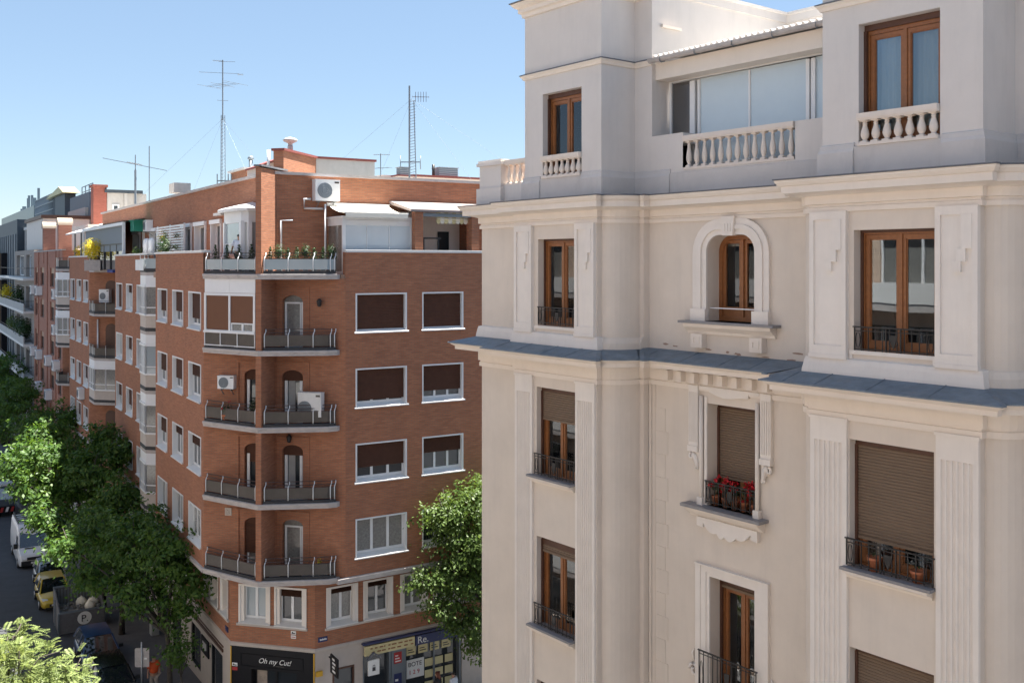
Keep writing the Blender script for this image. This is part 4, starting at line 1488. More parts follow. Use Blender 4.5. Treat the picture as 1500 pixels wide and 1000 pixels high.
# --- side-street attic: conduits, glass room, porch
b = MB()
b.tube([(-2.0, 2.12, 18.6), (-2.0, 2.12, 20.82), (-1.5, 2.12, 20.84)], .045, 6)
b.tube([(-.72, 2.1, 21.75), (-1.0, 2.1, 21.75), (-1.0, 2.1, 21.35), (-.16, 2.1, 21.35)], .055, 6)
b.tube([(-.14, 1.9, 18.6), (-.14, 1.9, 21.55)], .045, 6)
put(b, 'conduit', M['pvc'], FB)
b = MB()
b.frame(.08, 3.32, 18.58, 20.98, .5, .6, .14)
b.box(.2, 3.2, .5, .58, 20.62, 20.86)
b.box(.08, .2, .6, 2.19, 20.62, 20.95)
b.box(.08, .2, .6, 2.19, 18.58, 18.7)
b.box(.02, 3.36, .44, 2.19, 20.94, 21.0)
for s in (1.17, 2.2):
    b.box(s - .012, s + .012, .49, .56, 18.6, 20.62)
gr = put(b, 'glass_room', M['pvc'], FB)
MB().box(.2, 3.2, .53, .54, 18.7, 20.62).build('pane', M['pane_frost'], gr)
b = MB().box(.12, .14, .6, 2.19, 18.7, 20.62)
b.build('side_pane', M['pane_curtain'], gr)
b = MB().add([(2.98, 2.19, 21.8), (9, 2.19, 21.8), (9, .0, 21.34), (2.98, .0, 21.34), (2.98, 2.19, 21.66), (9, 2.19, 21.66), (9, .0, 21.24), (2.98, .0, 21.24)], [(0, 3, 2, 1), (4, 5, 6, 7), (3, 7, 6, 2), (0, 4, 7, 3), (1, 2, 6, 5)])
po = put(b, 'porch_roof', mat('porch_sheet', (.27, .225, .215), .8, noise=.12, dirt=.3), FB)
for s in (3.42, 6.2, 8.6):
    MB().box(s - .19, s + .19, .12, .45, 18.57, 21.24).build('porch_pillar', M['brick'], po)
MB().box(3.62, 6.0, .2, .27, 21.05, 21.2).build('porch_beam', M['galv'], po)
b = MB()
b.box(3.0, 7.0, 2.9, 2.98, 18.58, 21.5)
b.box(4.75, 5.05, 2.6, 2.9, 18.58, 21.4)
b.build('porch_back_wall', M['plaster_white'], po)
MB().box(5.75, 6.3, 2.82, 2.89, 18.58, 20.5).build('porch_door', M['shop_black'], po)

# --- stair house on the roof
b = MB()
SH = [(-2.05, 2.95), (-1.72, 2.62), (.6, 4.97), (.6, 7), (.25, 7), (.25, 5.3)]
b.prism(SH, 22.7, 23.82)
sh_ = put(b, 'stair_house', M['brick'], FB)
b = MB().prism([(.61, 4.985), (3.5, 4.985), (3.5, 9), (.61, 9)], 22.7, 23.8)
b.build('rendered_annex', M['grey_render'], sh_)
b = MB().sweep([(.2, 5.3), (-2.05, 2.95), (-1.72, 2.62), (.62, 4.97), (3.5, 4.985), (3.5, 9)], [(-.3, 23.8), (.07, 23.8), (.07, 23.9), (-.3, 23.92)])
b.build('tile_coping', M['red_tile'], sh_)
MB().tube([(-2.2, 3.15, 22.8), (-2.2, 3.15, 23.85)], .07, 8).build('downpipe', M['pvc'], sh_)
b = MB().xz_prism([(-2.25, 22.75), (-1.3, 22.75), (-1.3, 23.6), (-2.25, 23.2)], 4.2, 6)
b.build('gable', M['cornice'], sh_)
b = MB().xz_prism([(-2.35, 23.17), (-1.3, 23.6), (-1.3, 23.68), (-2.35, 23.25)], 4.1, 6)
b.build('tile_coping', M['red_tile'], sh_)
b = MB().lathe([(.12, 0), (.12, .28), (.10, .3), (.10, .38), (.3, .48), (.33, .54), (.2, .62), (.05, .66)], (-.95, 4.0, 23.9), 12)
b.build('roof_cowl', M['grey_render'], sh_)
b = MB()
b.prism([(5.2, 8), (26, 8), (26, 12), (5.2, 12)], 22.78, 23.5)
ra = put(b, 'rear_attic', M['cornice'], FB)
b = MB().prism([(7.0, 7.85), (26, 7.85), (26, 12), (7.0, 12)], 23.5, 23.6)
b.build('tile_coping', M['red_tile'], ra)
b = MB()
b.add([(4.2, 7.9, 23.1), (7.0, 7.9, 23.62), (7.0, 8.1, 23.62), (4.2, 8.1, 23.1), (4.2, 7.9, 22.98), (7.0, 7.9, 23.5), (7.0, 8.1, 23.5), (4.2, 8.1, 22.98)], [(0, 1, 2, 3), (4, 7, 6, 5), (0, 4, 5, 1), (1, 5, 6, 2), (2, 6, 7, 3), (3, 7, 4, 0)])
b.build('tile_coping', M['red_tile'], ra)


def vent(s, y, z, w_, d_, h, frame=FB):
    b = MB().box(s, s + w_, y, y + d_, z, z + h)
    v = put(b, 'roof_vent', M['galv'], frame)
    b = MB()
    for k in range(4):
        zz = z + h * (.12 + .22 * k)
        b.box(s - .02, s + w_ + .02, y - .03, y, zz, zz + h * .08)
    b.box(s - .04, s + w_ + .04, y - .05, y + d_ + .05, z + h, z + h + .04)
    b.build('louvre', M['steel'], v)


vent(5.8, 7, 23.4, .5, .5, .42)
put(MB().box(5.6, 6.5, 6.9, 7.6, 22.8, 23.38), 'chimney_stack', M['cornice'], FB)
put(MB().box(5.55, 6.55, 6.85, 7.65, 23.38, 23.45), 'chimney_cap', M['red_tile'], FB)
vent(8.6, 8.2, 23.6, 1.1, .8, .45)
put(MB().tube([(8.3, 8.3, 23.5), (8.3, 8.3, 24.2)], .08, 8), 'flue', M['iron'], FB)
b = MB().tube([(-13.0, 6, 22.8), (-13.0, 6, 25.0)], .11, 8)
b.lathe([(.18, 0), (.18, .1), (.1, .2)], (-13, 6, 24.9), 8)
put(b, 'flue', M['galv'], FA)
b = MB().box(-15.6, -12.6, 5.6, 6.6, 22.8, 24.3)
put(b, 'chimney_stack', M['brick'], FA)
put(MB().box(-15.75, -12.45, 5.45, 6.75, 24.3, 24.42), 'chimney_cap', M['white_paint'], FA)
b = MB().prism([(-30, 4), (-17, 4.4), (-17, 6), (-30, 6)], 22.75, 23.0)
put(b, 'roof_ridge', M['concrete'], FA)

# --- shop fronts at street level
b = MB()
b.panel(-46, 0, -3, 2.99, 0, [(-6.64, -4.88, .1, 2.0), (-3.1, -1.24, -.3, 2.1), (-10.4, -8.6, -1, 2.1), (-14, -11.5, -1, 2.1), (-21, -16, -1, 2.1)], .3)
put(b, 'shop_wall', M['stone_cream'], FAl)
b = MB()
b.box(-6.8, -1.1, -.05, 0, 2.3, 2.42)
b.box(-6.8, -1.1, -.035, 0, 2.5, 2.56)
put(b, 'sign_rail', M['wood_dark'], FAl)
for (a, c, z0, z1) in ((-6.64, -4.88, .1, 2.0), (-3.1, -1.24, -.3, 2.1), (-10.4, -8.6, -1, 2.1), (-14, -11.5, -1, 2.1), (-21, -16, -1, 2.1)):
    sw = put(MB().frame(a, c, z0, z1, .04, .12, .07), 'shop_window', M['shop_black'], FAl)
    MB().box(a + .05, c - .05, .1, .11, z0, z1).build('pane', M['pane'], sw)
put(MB().box(-4.62, -3.35, -.06, 0, 1.25, 1.98), 'shop_sign', M['shop_black'], FAl)
b = MB()
for k in range(4):
    b.box(-4.3 + k * .17, -4.2 + k * .17, -.07, -.06, 1.45 + .06 * (k % 2), 1.8)
put(b, 'shop_emblem', M['white_paint'], FAl)
# corner shop, black
b = MB()
b.panel(0.0, 3.825, -.2, 2.99, 0, [(.95, 3.0, -.15, 2.05)], .5)
b.box(.0, 3.82, -.03, 0, 2.72, 2.98)
b.frame(.45, 3.3, 2.15, 2.68, -.025, 0, .03)
sf = put(b, 'shop_front', M['shop_black'], FCl)
MB().box(1.0, 2.95, .35, .37, -.1, 2.05).build('pane', M['pane'], sf)
b = MB().frame(.95, 3.0, -.15, 2.05, .3, .38, .09)
b.box(1.9, 2.0, .3, .38, -.15, 2.05)
b.build('door_frame', M['shop_black'], sf)
b = MB().box(.93, 1.5, .345, .349, .2, 1.95)
b.build('door_poster', mat('poster_warm', (.40, .33, .27), .6, noise=.35, nscale=5), sf)
b = MB().box(.0, .05, -.045, -.03, -.2, 2.95)
b.box(3.77, 3.82, -.045, -.03, -.2, 2.95)
b.build('yellow_edge', mat('yellow_edge', (.62, .36, .03), .6), sf)


def text(body, F, s, y, z, size, m, parent, shear=0.0, root=None, name='lettering', ext=.006):
    cu = bpy.data.curves.new(name, 'FONT')
    cu.body = body
    cu.size = size
    cu.shear = shear
    cu.extrude = ext
    cu.align_x = 'LEFT'
    cu.materials.append(m)
    tmp = bpy.data.objects.new(name, cu)
    COL.objects.link(tmp)
    me = bpy.data.meshes.new_from_object(tmp.evaluated_get(bpy.context.evaluated_depsgraph_get()))
    bpy.data.objects.remove(tmp)
    o = bpy.data.objects.new(name, me)
    COL.objects.link(o)
    o.parent = parent
    p = F.w(s, y, z) - (root or BB).location
    if parent not in (BB, root):
        o.location = (s, y, z)
        o.rotation_euler = (R(90), 0, 0)
    else:
        o.location = p
        o.rotation_euler = (R(90), 0, F.ang)
    return o


M['sign_white'] = mat('sign_white', (.78, .78, .76), .5)
M['sign_yellow'] = mat('sign_yellow', (.66, .58, .32), .6, noise=.05)
M['sign_blue'] = mat('sign_blue', (.02, .03, .11), .4)
M['sign_red'] = mat('sign_red', (.42, .03, .03), .5)
M['ink'] = mat('ink', (.03, .03, .035), .6)
text('Oh my Cut!', FCl, 1.28, -.04, 2.36, .30, M['sign_white'], sf, .35)
b = MB().box(2.08, 2.45, -.04, -.03, 2.27, 2.29)
b.build('sign_rule', M['panel_grey'], sf)
for F, s, z, w_ in ((FCl, 2.76, 3.5, .22), (FCl, .08, 1.95, .24)):
    o = put(MB().box(s, s + w_, -.03, -.012, z + .17, z + .31), 'notice_plate', M['sign_white'], F)
    MB().box(s + .03, s + w_ - .03, -.034, -.03, z + .2, z + .24).box(s + .05, s + .1, -.034, -.03, z + .24, z + .28).build('notice_print', M['ink'], o)
    o = put(MB().box(s, s + w_, -.03, -.012, z, z + .13), 'notice_plate', M['sign_white'] if z > 3 else M['sign_red'], F)
    MB().box(s + .02, s + w_ - .02, -.034, -.03, z + .05, z + .08).build('notice_print', M['sign_red'], o)
o = put(MB().box(.13, .53, -.03, -.0, 3.38, 3.58), 'street_name_plate', M['sign_blue'], FBl)
b = MB()
for k in range(6):
    b.box(.2 + k * .05, .235 + k * .05, -.034, -.03, 3.45, 3.52 - .015 * (k % 2))
b.build('plate_print', M['sign_white'], o)
put(MB().box(-.75, -.35, -.03, 0, 3.38, 3.58), 'street_name_plate', M['sign_blue'], FAl)
# cream wall and the estate agent's on the side street
b = MB().panel(0, 26, -.2, 2.99, 0, [(.79, 1.7, .6, 2.12), (2.12, 6.9, -.15, 2.42), (8, 12, -.1, 2.6), (13, 18, -.1, 2.6)], .4)
put(b, 'shop_wall', M['stone_cream'], FBl)
b = MB().frame(.76, 1.73, .58, 2.15, -.02, .08, .07)
o = put(b, 'shop_window', M['wood_dark'], FBl)
MB().box(.8, 1.7, .1, .11, .6, 2.12).build('pane', M['pane'], o)
b = MB()
b.box(2.12, 6.9, .36, .38, -.1, 2.42)
ag = put(b, 'agency_window', M['pane'], FBl)
b = MB()
b.box(2.12, 2.2, .05, .36, -.15, 2.42)
b.box(3.38, 3.46, .1, .36, -.15, 2.42)
b.box(3.5, 4.1, .12, .34, -.15, 2.42)
b.box(4.1, 4.18, .1, .36, -.15, 2.42)
b.box(5.6, 5.66, .25, .36, -.15, 2.42)
b.box(6.8, 6.9, .05, .36, -.15, 2.42)
b.build('window_frame', M['galv'], ag)
MB().box(2.05, 7.0, -.24, .0, 2.92, 2.985).build('canopy', M['sign_blue'], ag)
o = MB().box(2.15, 4.48, -.16, -.06, 2.42, 2.84).build('fascia_sign', M['sign_yellow'], ag)
b = MB()
rr = random.Random(3)
for row, z in ((0, 2.68), (1, 2.52)):
    x = 2.4 + .05 * row
    while x < 4.35:
        w_ = rr.uniform(.06, .22)
        MB().box(x, x + w_, -.166, -.16, z, z + .055).build('sign_print', M['wood'], o)
        x += w_ + rr.uniform(.03, .16)
o = MB().box(4.52, 6.9, -.17, -.06, 2.42, 2.84).build('fascia_sign', M['sign_blue'], ag)
text('Re.', FBl, 4.6, -.18, 2.5, .42, M['sign_white'], o)
lk = MB().box(2.16, 2.66, -.5, -.42, 1.72, 2.36).build('lockbox_sign', M['sign_white'], ag)
b = MB().xz_prism([(2.1, 2.34), (2.42, 2.6), (2.74, 2.34), (2.74, 2.42), (2.42, 2.68), (2.1, 2.42)], -.52, -.4)
b.build('sign_roof', M['lead'], lk)
MB().box(2.34, 2.48, -.506, -.5, 1.9, 2.05).box(2.36, 2.38, -.506, -.5, 2.05, 2.14).box(2.44, 2.46, -.506, -.5, 2.05, 2.14).box(2.36, 2.46, -.506, -.5, 2.13, 2.15).build('padlock_print', M['ink'], lk)
for s, z0, z1, m_ in ((3.62, 1.72, 2.2, 'sign_red'), (3.62, .35, 1.28, 'sign_blue'), (3.1, .25, .75, 'sign_red')):
    o = MB().box(s, s + .36, .1, .118, z0, z1).build('poster', M[m_], ag)
    b = MB()
    for k in range(3):
        zz = z0 + (z1 - z0) * (.15 + .25 * k)
        b.box(s + .05, s + .31 - .06 * k, .094, .1, zz, zz + (z1 - z0) * .1)
    b.build('poster_print', M['sign_white'], o)
for k in range(4):
    o = MB().box(4.3 + k * .58, 4.75 + k * .58, .3, .315, 1.86, 2.22).build('poster', M['sign_yellow'], ag)
    b = MB()
    b.box(4.36 + k * .58, 4.68 + k * .58, .294, .3, 1.96, 2.0)
    b.box(4.36 + k * .58, 4.6 + k * .58, .294, .3, 2.06, 2.1)
    b.build('poster_print', M['ink'], o)
o = MB().box(4.3, 5.15, .28, .3, .85, 1.66).build('poster', M['sign_white'], ag)
text('BOTE', FBl, 4.37, .275, 1.36, .27, M['ink'], o)
text('1 2 9', FBl, 4.40, .275, 1.02, .26, M['sign_red'], o)
b = MB()
for k in range(9):
    s = 5.2 + (k % 3) * .5
    z = .2 + (k // 3) * .5
    b.box(s, s + .4, .3, .31, z, z + .34)
b.build('listing_card', M['sign_yellow'], ag)
o = put(MB().box(.02, .3, -.1, 0, 2.0, 2.2), 'yellow_box', M['sign_yellow'], FBl)
o.data.materials[0] = bpy.data.materials['yellow_edge']
hs = MB().box(.58, .64, -1.0, -.2, 2.14, 2.9)
hs.bar((.61, -.2, 2.7), (.61, 0, 2.7), .04)
hs = put(hs, 'hanging_sign', M['shop_black'], FBl)
b = MB()
for k in range(4):
    b.box(.572, .58, -.78 + .09 * (k % 2), -.45, 2.25 + k * .16, 2.33 + k * .16)
b.build('sign_emblem', M['sign_white'], hs)

# ================================================================ houses further up the street
OB = thing('old_brick_building', 'older brick apartment house with tall brown windows and two round topped chimneys on its edge', 'building', FA.w(-58, .75, 0))
C2 = [(-67.6, -65.2), (-63.3, -60.6), (-56.2, -53.4), (-51.1, -48.9)]
R2 = [18.6 - 3.05 * k for k in range(6)]
b = MB().panel(-68.6, -48.2, -5, 20.1, .75, [(a, c, t - 1.7, t) for a, c in C2 for t in R2], .35)
b.sweep([(-48.2, .75), (-48.2, 6)], [(0, -5), (0, 20.1)])
b.box(-68.6, -48.2, 6, 15, -5, 19.6)
put(b, 'wall', M['brick_old'], FA, root=OB)
put(MB().box(-68.7, -48.1, .68, 1.0, 20.1, 20.2), 'parapet_coping', M['grey_render'], FA, root=OB)
b = MB()
for s in (-64.6, -58.0, -52.2):                          # flat brick strips up the facade
    b.box(s - .25, s + .25, .66, .75, -4, 20.1)
put(b, 'brick_strip', M['brick_old'], FA, root=OB)
b = MB().frame(0, 1, 0, 1.7, .12, .2, .07)
b.box(.46, .54, .12, .2, 0, 1.7)
w2 = put(b, 'window', M['wood_dark'], FA, C2[0][0], .75, R2[0] - 1.7, root=OB)
MB().box(.03, .97, .18, .19, .02, 1.68).build('pane', M['pane_curtain'], w2)
MB().box(.0, 1, .09, .11, 1.2, 1.7).build('roller_blind', M['wood'], w2)
first = True
for k, t in enumerate(R2):
    for a, c in C2:
        if first:
            o = w2
            first = False
        else:
            o = put_dup(w2, FA, a, .75, t - 1.7, root=OB)
        o.scale = (c - a, 1, 1)
for s in (-61.0, -50.6):
    b = MB().box(s - .35, s + .45, .7, 1.75, 19.0, 22.3)
    ch = put(b, 'chimney', M['brick_old'], FA, root=OB)
    b = MB()
    pts = [(s + .05 + .5 * math.cos(t), 22.3 + .62 * math.sin(t)) for t in [math.pi * k / 10 for k in range(11)]]
    b.xz_prism(pts[::-1], .62, 1.82)
    b.build('chimney_cap', mat('cap_stone', (.36, .29, .23), .85, noise=.15), ch)
    for y in (.69, 1.0, 1.3):
        pass
b = MB().box(-66, -50, 3, 12, 19.6, 22.4)
b.add([(-52, 2.2, 20.2), (-44.3, 2.2, 20.2), (-44.3, 7, 22.9), (-52, 7, 22.9)], [(0, 1, 2, 3)])
put(b, 'roof_house', M['cornice'], FA, root=OB)

# --- air conditioners
def ac_unit(label, F, s, y, z, w_=.85, h=.6, d=.32, group=None, two=False):
    """outdoor unit: casing, fan guard, wall bracket"""
    t = thing('air_conditioner', label, 'air conditioner', F.w(s, y, z), F.ang, group)
    b = MB().box(0, w_, -d, -.02, .02, h)
    b.box(-.008, w_ + .008, -d - .006, -.014, h - .03, h + .006)
    b.build('casing', M['pvc'] if not two else M['white_paint'], t)
    c = w_ * (.38 if not two else .3)
    r = min(h * .4, w_ * .3)
    cz = h * .5 if not two else h * .36
    b = MB().add([(c + r * math.cos(a), -d - .009, cz + r * math.sin(a)) for a in [2 * math.pi * k / 20 for k in range(20)]], [tuple(range(20))])
    for q in (.35, .65, .98):
        b.tube([(c + r * q * math.cos(a), -d - .015, cz + r * q * math.sin(a)) for a in [2 * math.pi * k / 16 for k in range(17)]], .008, 4)
    b.build('fan_guard', M['galv'], t)
    for x in (w_ * .18, w_ * .8):
        b = MB().bar((x, 0, -.02), (x, -d, -.02), .035)
        b.bar((x, 0, -.25), (x, -d * .8, -.02), .025)
        b.build('bracket', M['galv'], t)
    b = MB().box(w_ * .78, w_ * .96, -d - .01, -d, h * .84, h * .92)
    b.build('badge', M['panel_grey'], t)
    return t


ac_unit('large white air conditioner high on the attic wall above the white awning', FB, -.62, 2.2, 21.66, 1.1, .92, .42)
ac_unit('small grey air conditioner on the brick wall above the flowered half balcony', FC, .82, 0, 13.76, .74, .56, .3)
ac_unit('big white air conditioner standing on the corner balcony beside the open arched door', FC, 4.55, -.15, 12.75, 1.02, 1.0, .36, two=True)
ac_unit('white air conditioner beside a door of the diagonal brick wall, over a cluttered balcony', FD, 1.05, -.02, 16.2, .8, .95, .35)
ac_unit('grey air conditioner under the white windows beside the bay glazed in white', FA, -37.6, .75, 8.95, 1.1, .8, .4)
ac_unit('air conditioner on the attic wall next to the green cloth', FA, -21.2, 2.2, 20.95, 1.0, .7, .4)
names = ['tall brown window of the top row', 'brown window of the second row', 'brown window of the third row', 'brown window of the fourth row', 'lowest brown window']
cols = ['outermost, by the white balconies,', 'between the chimneys', 'below the taller chimney', 'next to the pink brick corner']
for (k, q) in ((0, 0), (0, 1), (0, 3), (1, 3), (2, 0), (2, 1), (2, 2), (2, 3), (3, 1), (3, 2), (4, 2), (4, 3)):
    a, c = C2[q]
    ac_unit('air conditioner under the ' + names[k] + ', ' + {0: 'beside the white balconies', 1: 'under the smaller chimney', 2: 'under the taller chimney', 3: 'beside the glazed bays'}[q],
            FA, a + .3, .75, R2[k] - 1.7 - .95, 1.3, .85, .55, 'air conditioners on the older brick facade')

# --- house with long white balconies
NB = thing('balcony_apartment_building', 'apartment house with long white balconies full of plants, beyond the older brick house', 'building', FA.w(-80, .75, 0))
b = MB().panel(-88, -68.62, -6, 20.4, .75, [(-86, -78, z, z + 2.3) for z in (17.6, 14.25, 10.9, 7.55, 4.2)] + [(-76, -71, z, z + 2.3) for z in (17.6, 14.25, 10.9, 7.55, 4.2)], .5)
b.sweep([(-68.62, .75), (-68.62, 12)], [(0, -6), (0, 20.4)])
put(b, 'wall', mat('wall_taupe', (.30, .265, .24), .8, noise=.08, dirt=.3), FA, root=NB)
put(MB().box(-87.9, -68.7, 2.3, 14, -6, 20.3), 'core', M['room'], FA, root=NB)
for z in (17.6, 14.25, 10.9, 7.55, 4.2):
    for a, c in ((-86, -78), (-76, -71)):
        b = MB().frame(a, c, z, z + 2.3, 1.1, 1.2, .12)
        o = put(b, 'sliding_door', M['pvc'], FA, root=NB)
        MB().box(a + .1, c - .1, 1.16, 1.17, z, z + 2.3).build('pane', M['pane_pale' if z > 17 else 'pane_curtain'], o)
    b = MB().box(-96.5, -68.7, -.25, .74, z - .35, z - .1)
    o = put(b, 'balcony', M['white_paint'], FA, root=NB)
    if z < 17:
        MB().box(-96.5, -68.75, -.22, -.12, z - .1, z + .65).build('parapet', M['grey_render'], o)
    b = MB().bar((-96.5, -.17, z + .9), (-68.75, -.17, z + .9), .05)
    b.bar((-68.8, -.17, z + .9), (-68.8, .74, z + .9), .05)
    b.build('rail', M['iron'], o)
b = MB().box(-84, -68.8, 1.6, 9, 20.3, 23.6)
put(b, 'penthouse', M['plaster_white'], FA, root=NB)
put(MB().box(-84.3, -68.6, 1.4, 9.2, 23.6, 23.95), 'penthouse_roof', M['wood_dark'], FA, root=NB)
b = MB().box(-97, -84.5, 1.8, 9, 20.3, 23.2)
put(b, 'winter_garden', M['pane'], FA, root=NB)
b = MB()
for s in range(-97, -84, 2):
    b.box(s, s + .25, 1.7, 1.8, 20.3, 23.2)
b.box(-97, -84.5, 1.68, 1.8, 22.9, 23.2)
put(b, 'glazing_bar', M['white_paint'], FA, root=NB)

# --- dark slatted blocks at the end of the street
DB = thing('dark_office_building', 'dark blue slate building closing the street, with a trellis and slate boxes on its roof', 'building', FA.w(-110, 3, 0))
b = MB().box(-128, -88.05, 1.0, 16, -6, 24.2)
put(b, 'wall', M['dark_slate'], FA, root=DB)
b = MB()
for k in range(10):
    b.box(-117 + 3 * k, -116.4 + 3 * k, .85, 1.0, -6, 22.5)
put(b, 'fin', M['galv'], FA, root=DB)
put(MB().box(-97.2, -86.7, 6, 7.2, 20.3, 27.4), 'roof_box', M['dark_slate'], FA, root=DB)
put(MB().box(-82.5, -68.8, 6, 7.3, 20.3, 26.5), 'roof_box', mat('slate_blue', (.10, .13, .165), .6, noise=.1), FA, root=DB)
put(MB().box(-82, -69.5, 5.7, 6, 20.3, 24.9), 'roof_wall', M['grey_render'], FA, root=DB)
b = MB()
for k in range(22):
    s = -117 + k
    b.bar((s, 6, 24), (s, 6, 28.0), .12)
for z in (25, 26, 27, 28):
    b.bar((-117, 6, z), (-97, 6, z), .12)
put(b, 'trellis', M['galv'], FA, root=DB)
b = MB().add([(-104, 6, 28.0), (-86, 6, 28.0), (-86, 11, 30.2), (-104, 11, 30.2)], [(0, 1, 2, 3)])
put(MB().xz_prism([(-101, 27.4), (-85, 27.4), (-89, 28.3)], 5.6, 7.4), 'pitched_roof', M['sign_yellow'], FA, root=DB)
b = MB()
for s in (-80.5, -78, -75.5, -73):
    b.bar((s, 7, 26.5), (s, 7, 27.7), .09)
for z in (27.1, 27.7):
    b.bar((-80.5, 7, z), (-73, 7, z), .08)
put(b, 'roof_railing', M['galv'], FA, root=DB)

TB = thing('brown_fin_building', 'building with tall brown fins at the far end of the street', 'building', FA.w(-115, .5, 0))
put(MB().box(-140, -99, .2, 2.1, -6, 20.3), 'wall', M['shop_black'], FA, root=TB)
b = MB()
for k in range(20):
    b.box(-138.6 + 2 * k, -138.1 + 2 * k, -.3, .2, -5, 20.3)
put(b, 'fin', mat('fin_brown', (.20, .13, .075), .6), FA, root=TB)
put(MB().box(-140, -99, -.2, 2.0, 16.9, 17.4).box(-140, -99, -.2, 2.0, 10.2, 10.6), 'floor_band', M['white_paint'], FA, root=TB)

GB = thing('glass_office_building', 'far pale green glass block with rooftop masts, last on the skyline', 'building', FA.w(-140, 6, 0))
put(MB().box(-172, -118.5, 6, 20, -6, 27.5), 'wall', mat('green_glass', (.11, .15, .155), .35, noise=.2, spec=.7), FA, root=GB)
b = MB()
for s, h in ((-146, 2.6), (-144.5, 3.0), (-140, 2.8), (-137, 2.2), (-131, 3.4), (-152, 1.5), (-155, 1.2)):
    b.bar((s, 8, 27.5), (s, 8, 27.5 + h), .35 if h > 2.5 else .6)
put(b, 'mast', M['galv'], FA, root=GB)

# --- rooftop house with the red brick stack behind the attic
HB = thing('rooftop_house', 'weathered grey rooftop house with a tall red brick stack, rising behind the brick attic', 'building', FA.w(-62, 6, 0))
put(MB().box(-66, -59.95, 6.25, 9.9, 15, 25.85), 'wall', M['grey_render'], FA, root=HB)
put(MB().box(-66.2, -59.6, 6.0, 9.5, 25.85, 26.15), 'roof', M['dark_slate'], FA, root=HB)
put(MB().box(-61.35, -59.85, 5, 6.2, 15, 26.35), 'chimney_stack', M['red_brick_far'], FA, root=HB)
put(MB().box(-61.45, -59.75, 4.9, 6.3, 26.35, 26.6), 'chimney_cap', M['red_brick_far'], FA, root=HB)
put(MB().box(-59.94, -59.85, 6.7, 7.35, 23.3, 24.75), 'window', M['pvc'], FA, root=HB)
put(MB().box(-59.86, -59.83, 6.85, 7.2, 23.4, 24.6), 'pane', M['pane'], FA, root=HB)
for y in (7.8, 8.7):
    put(MB().box(-59.94, -59.75, y, y + .3, 15, 25.84), 'pier', M['grey_render'], FA, root=HB)
RB = thing('slate_roof_house', 'low dark slate roof showing between the grey rooftop house and the brick attic', 'building', FA.w(-50, 12, 0))
b = MB().xz_prism([(-57, 22), (-36, 22), (-41, 24.9), (-46, 25.2), (-47, 25.0), (-54, 25.7), (-57, 25.7)], 12, 18)
put(b, 'roof', M['dark_slate'], FA, root=RB)
put(MB().box(-53, -51, 10.5, 12, 25.5, 26.4), 'chimney_stack', M['grey_render'], FA, root=RB)

# --- the house across the street, where the photograph was taken: it throws warm light back
FO = Frame(tuple(FW.w(52, -17.4).to_2d()), (-rW[0], -rW[1]))
OP = thing('facing_brick_building', 'brick house with white balcony bands, mirrored in the panes of the cream building', 'building', FO.w(0, 0, 0))
cols = [(2 + 5.2 * k, 5.2 + 5.2 * k) for k in range(21)]
b = MB().panel(0, 112, -.3, 23.5, 0, [(a, c, 1.2 + 3.4 * r_, 3.2 + 3.4 * r_) for a, c in cols for r_ in range(6)], .3)
b.box(0, 112, .6, 11, -.3, 23.4)
put(b, 'wall', M['brick_tan'], FO, root=OP)
b = MB()
for r_ in range(6):
    b.box(1, 111, -.7, 0, .35 + 3.4 * r_, .62 + 3.4 * r_)
    put(MB().box(1, 111, -.72, -.62, .62 + 3.4 * r_, 1.35 + 3.4 * r_), 'balcony_band', M['white_paint'], FO, root=OP)
put(b, 'balcony_slab', M['concrete'], FO, root=OP)
put(MB().box(0, 112, .2, .25, .5, 22), 'pane', M['pane_curtain'], FO, root=OP)
b = MB()
for a, c in cols:
    for r_ in range(6):
        b.frame(a, c, 1.2 + 3.4 * r_, 3.2 + 3.4 * r_, .08, .16, .09)
        b.box((a + c) / 2 - .05, (a + c) / 2 + .05, .08, .16, 1.2 + 3.4 * r_, 3.2 + 3.4 * r_)
put(b, 'window_frame', M['pvc'], FO, root=OP)

# ================================================================ masts and aerials
def guy(b, top, feet):
    for f in feet:
        b.tube([top, f], .005, 4, caps=False)


def yagi(b, p, ang, n, l, w_, t=.015):
    d = Vector((math.cos(ang), math.sin(ang), 0))
    q = Vector((-d.y, d.x, 0))
    p = Vector(p)
    b.bar(p - d * l * .5, p + d * l * .5, t * 1.3)
    for k in range(n):
        c = p + d * (-.5 + k / max(n - 1, 1)) * l
        b.bar(c - q * w_ / 2, c + q * w_ / 2, t)


p0 = FA.w(-15.1, 5, 22.7)
t = thing('roof_antenna', 'tall lattice roof mast carrying several crossed aerials, tallest on the skyline', 'antenna', p0)
b = MB()
for k in range(3):
    a = 2 * math.pi * k / 3
    b.bar((.16 * math.cos(a), .16 * math.sin(a), 0), (.12 * math.cos(a), .12 * math.sin(a), 4.9), .03)
for k in range(24):
    z = .2 * k
    for q in range(3):
        a, c = 2 * math.pi * (q + k % 2) / 3, 2 * math.pi * (q + 1 + k % 2) / 3
        b.bar((.15 * math.cos(a), .15 * math.sin(a), z), (.15 * math.cos(c), .15 * math.sin(c), z + .2), .013)
b.bar((0, 0, 4.6), (0, 0, 8.1), .06)
b.build('mast', M['galv'], t)
b = MB()
yagi(b, (-.2, 0, 7.35), .25, 2, 2.2, .3)
yagi(b, (.95, .25, 7.3), .25, 6, .3, .55)
yagi(b, (0, 0, 6.65), -.55, 3, 2.2, 1.8)
yagi(b, (0, 0, 6.65), .9, 2, .7, 2.2)
yagi(b, (-.3, 0, 8.05), .3, 6, .5, .5)
yagi(b, (.25, 0, 8.0), .1, 2, .9, .05)
yagi(b, (0, 0, 5.75), .2, 2, .6, .2)
b.build('aerial', M['galv'], t)
b = MB()
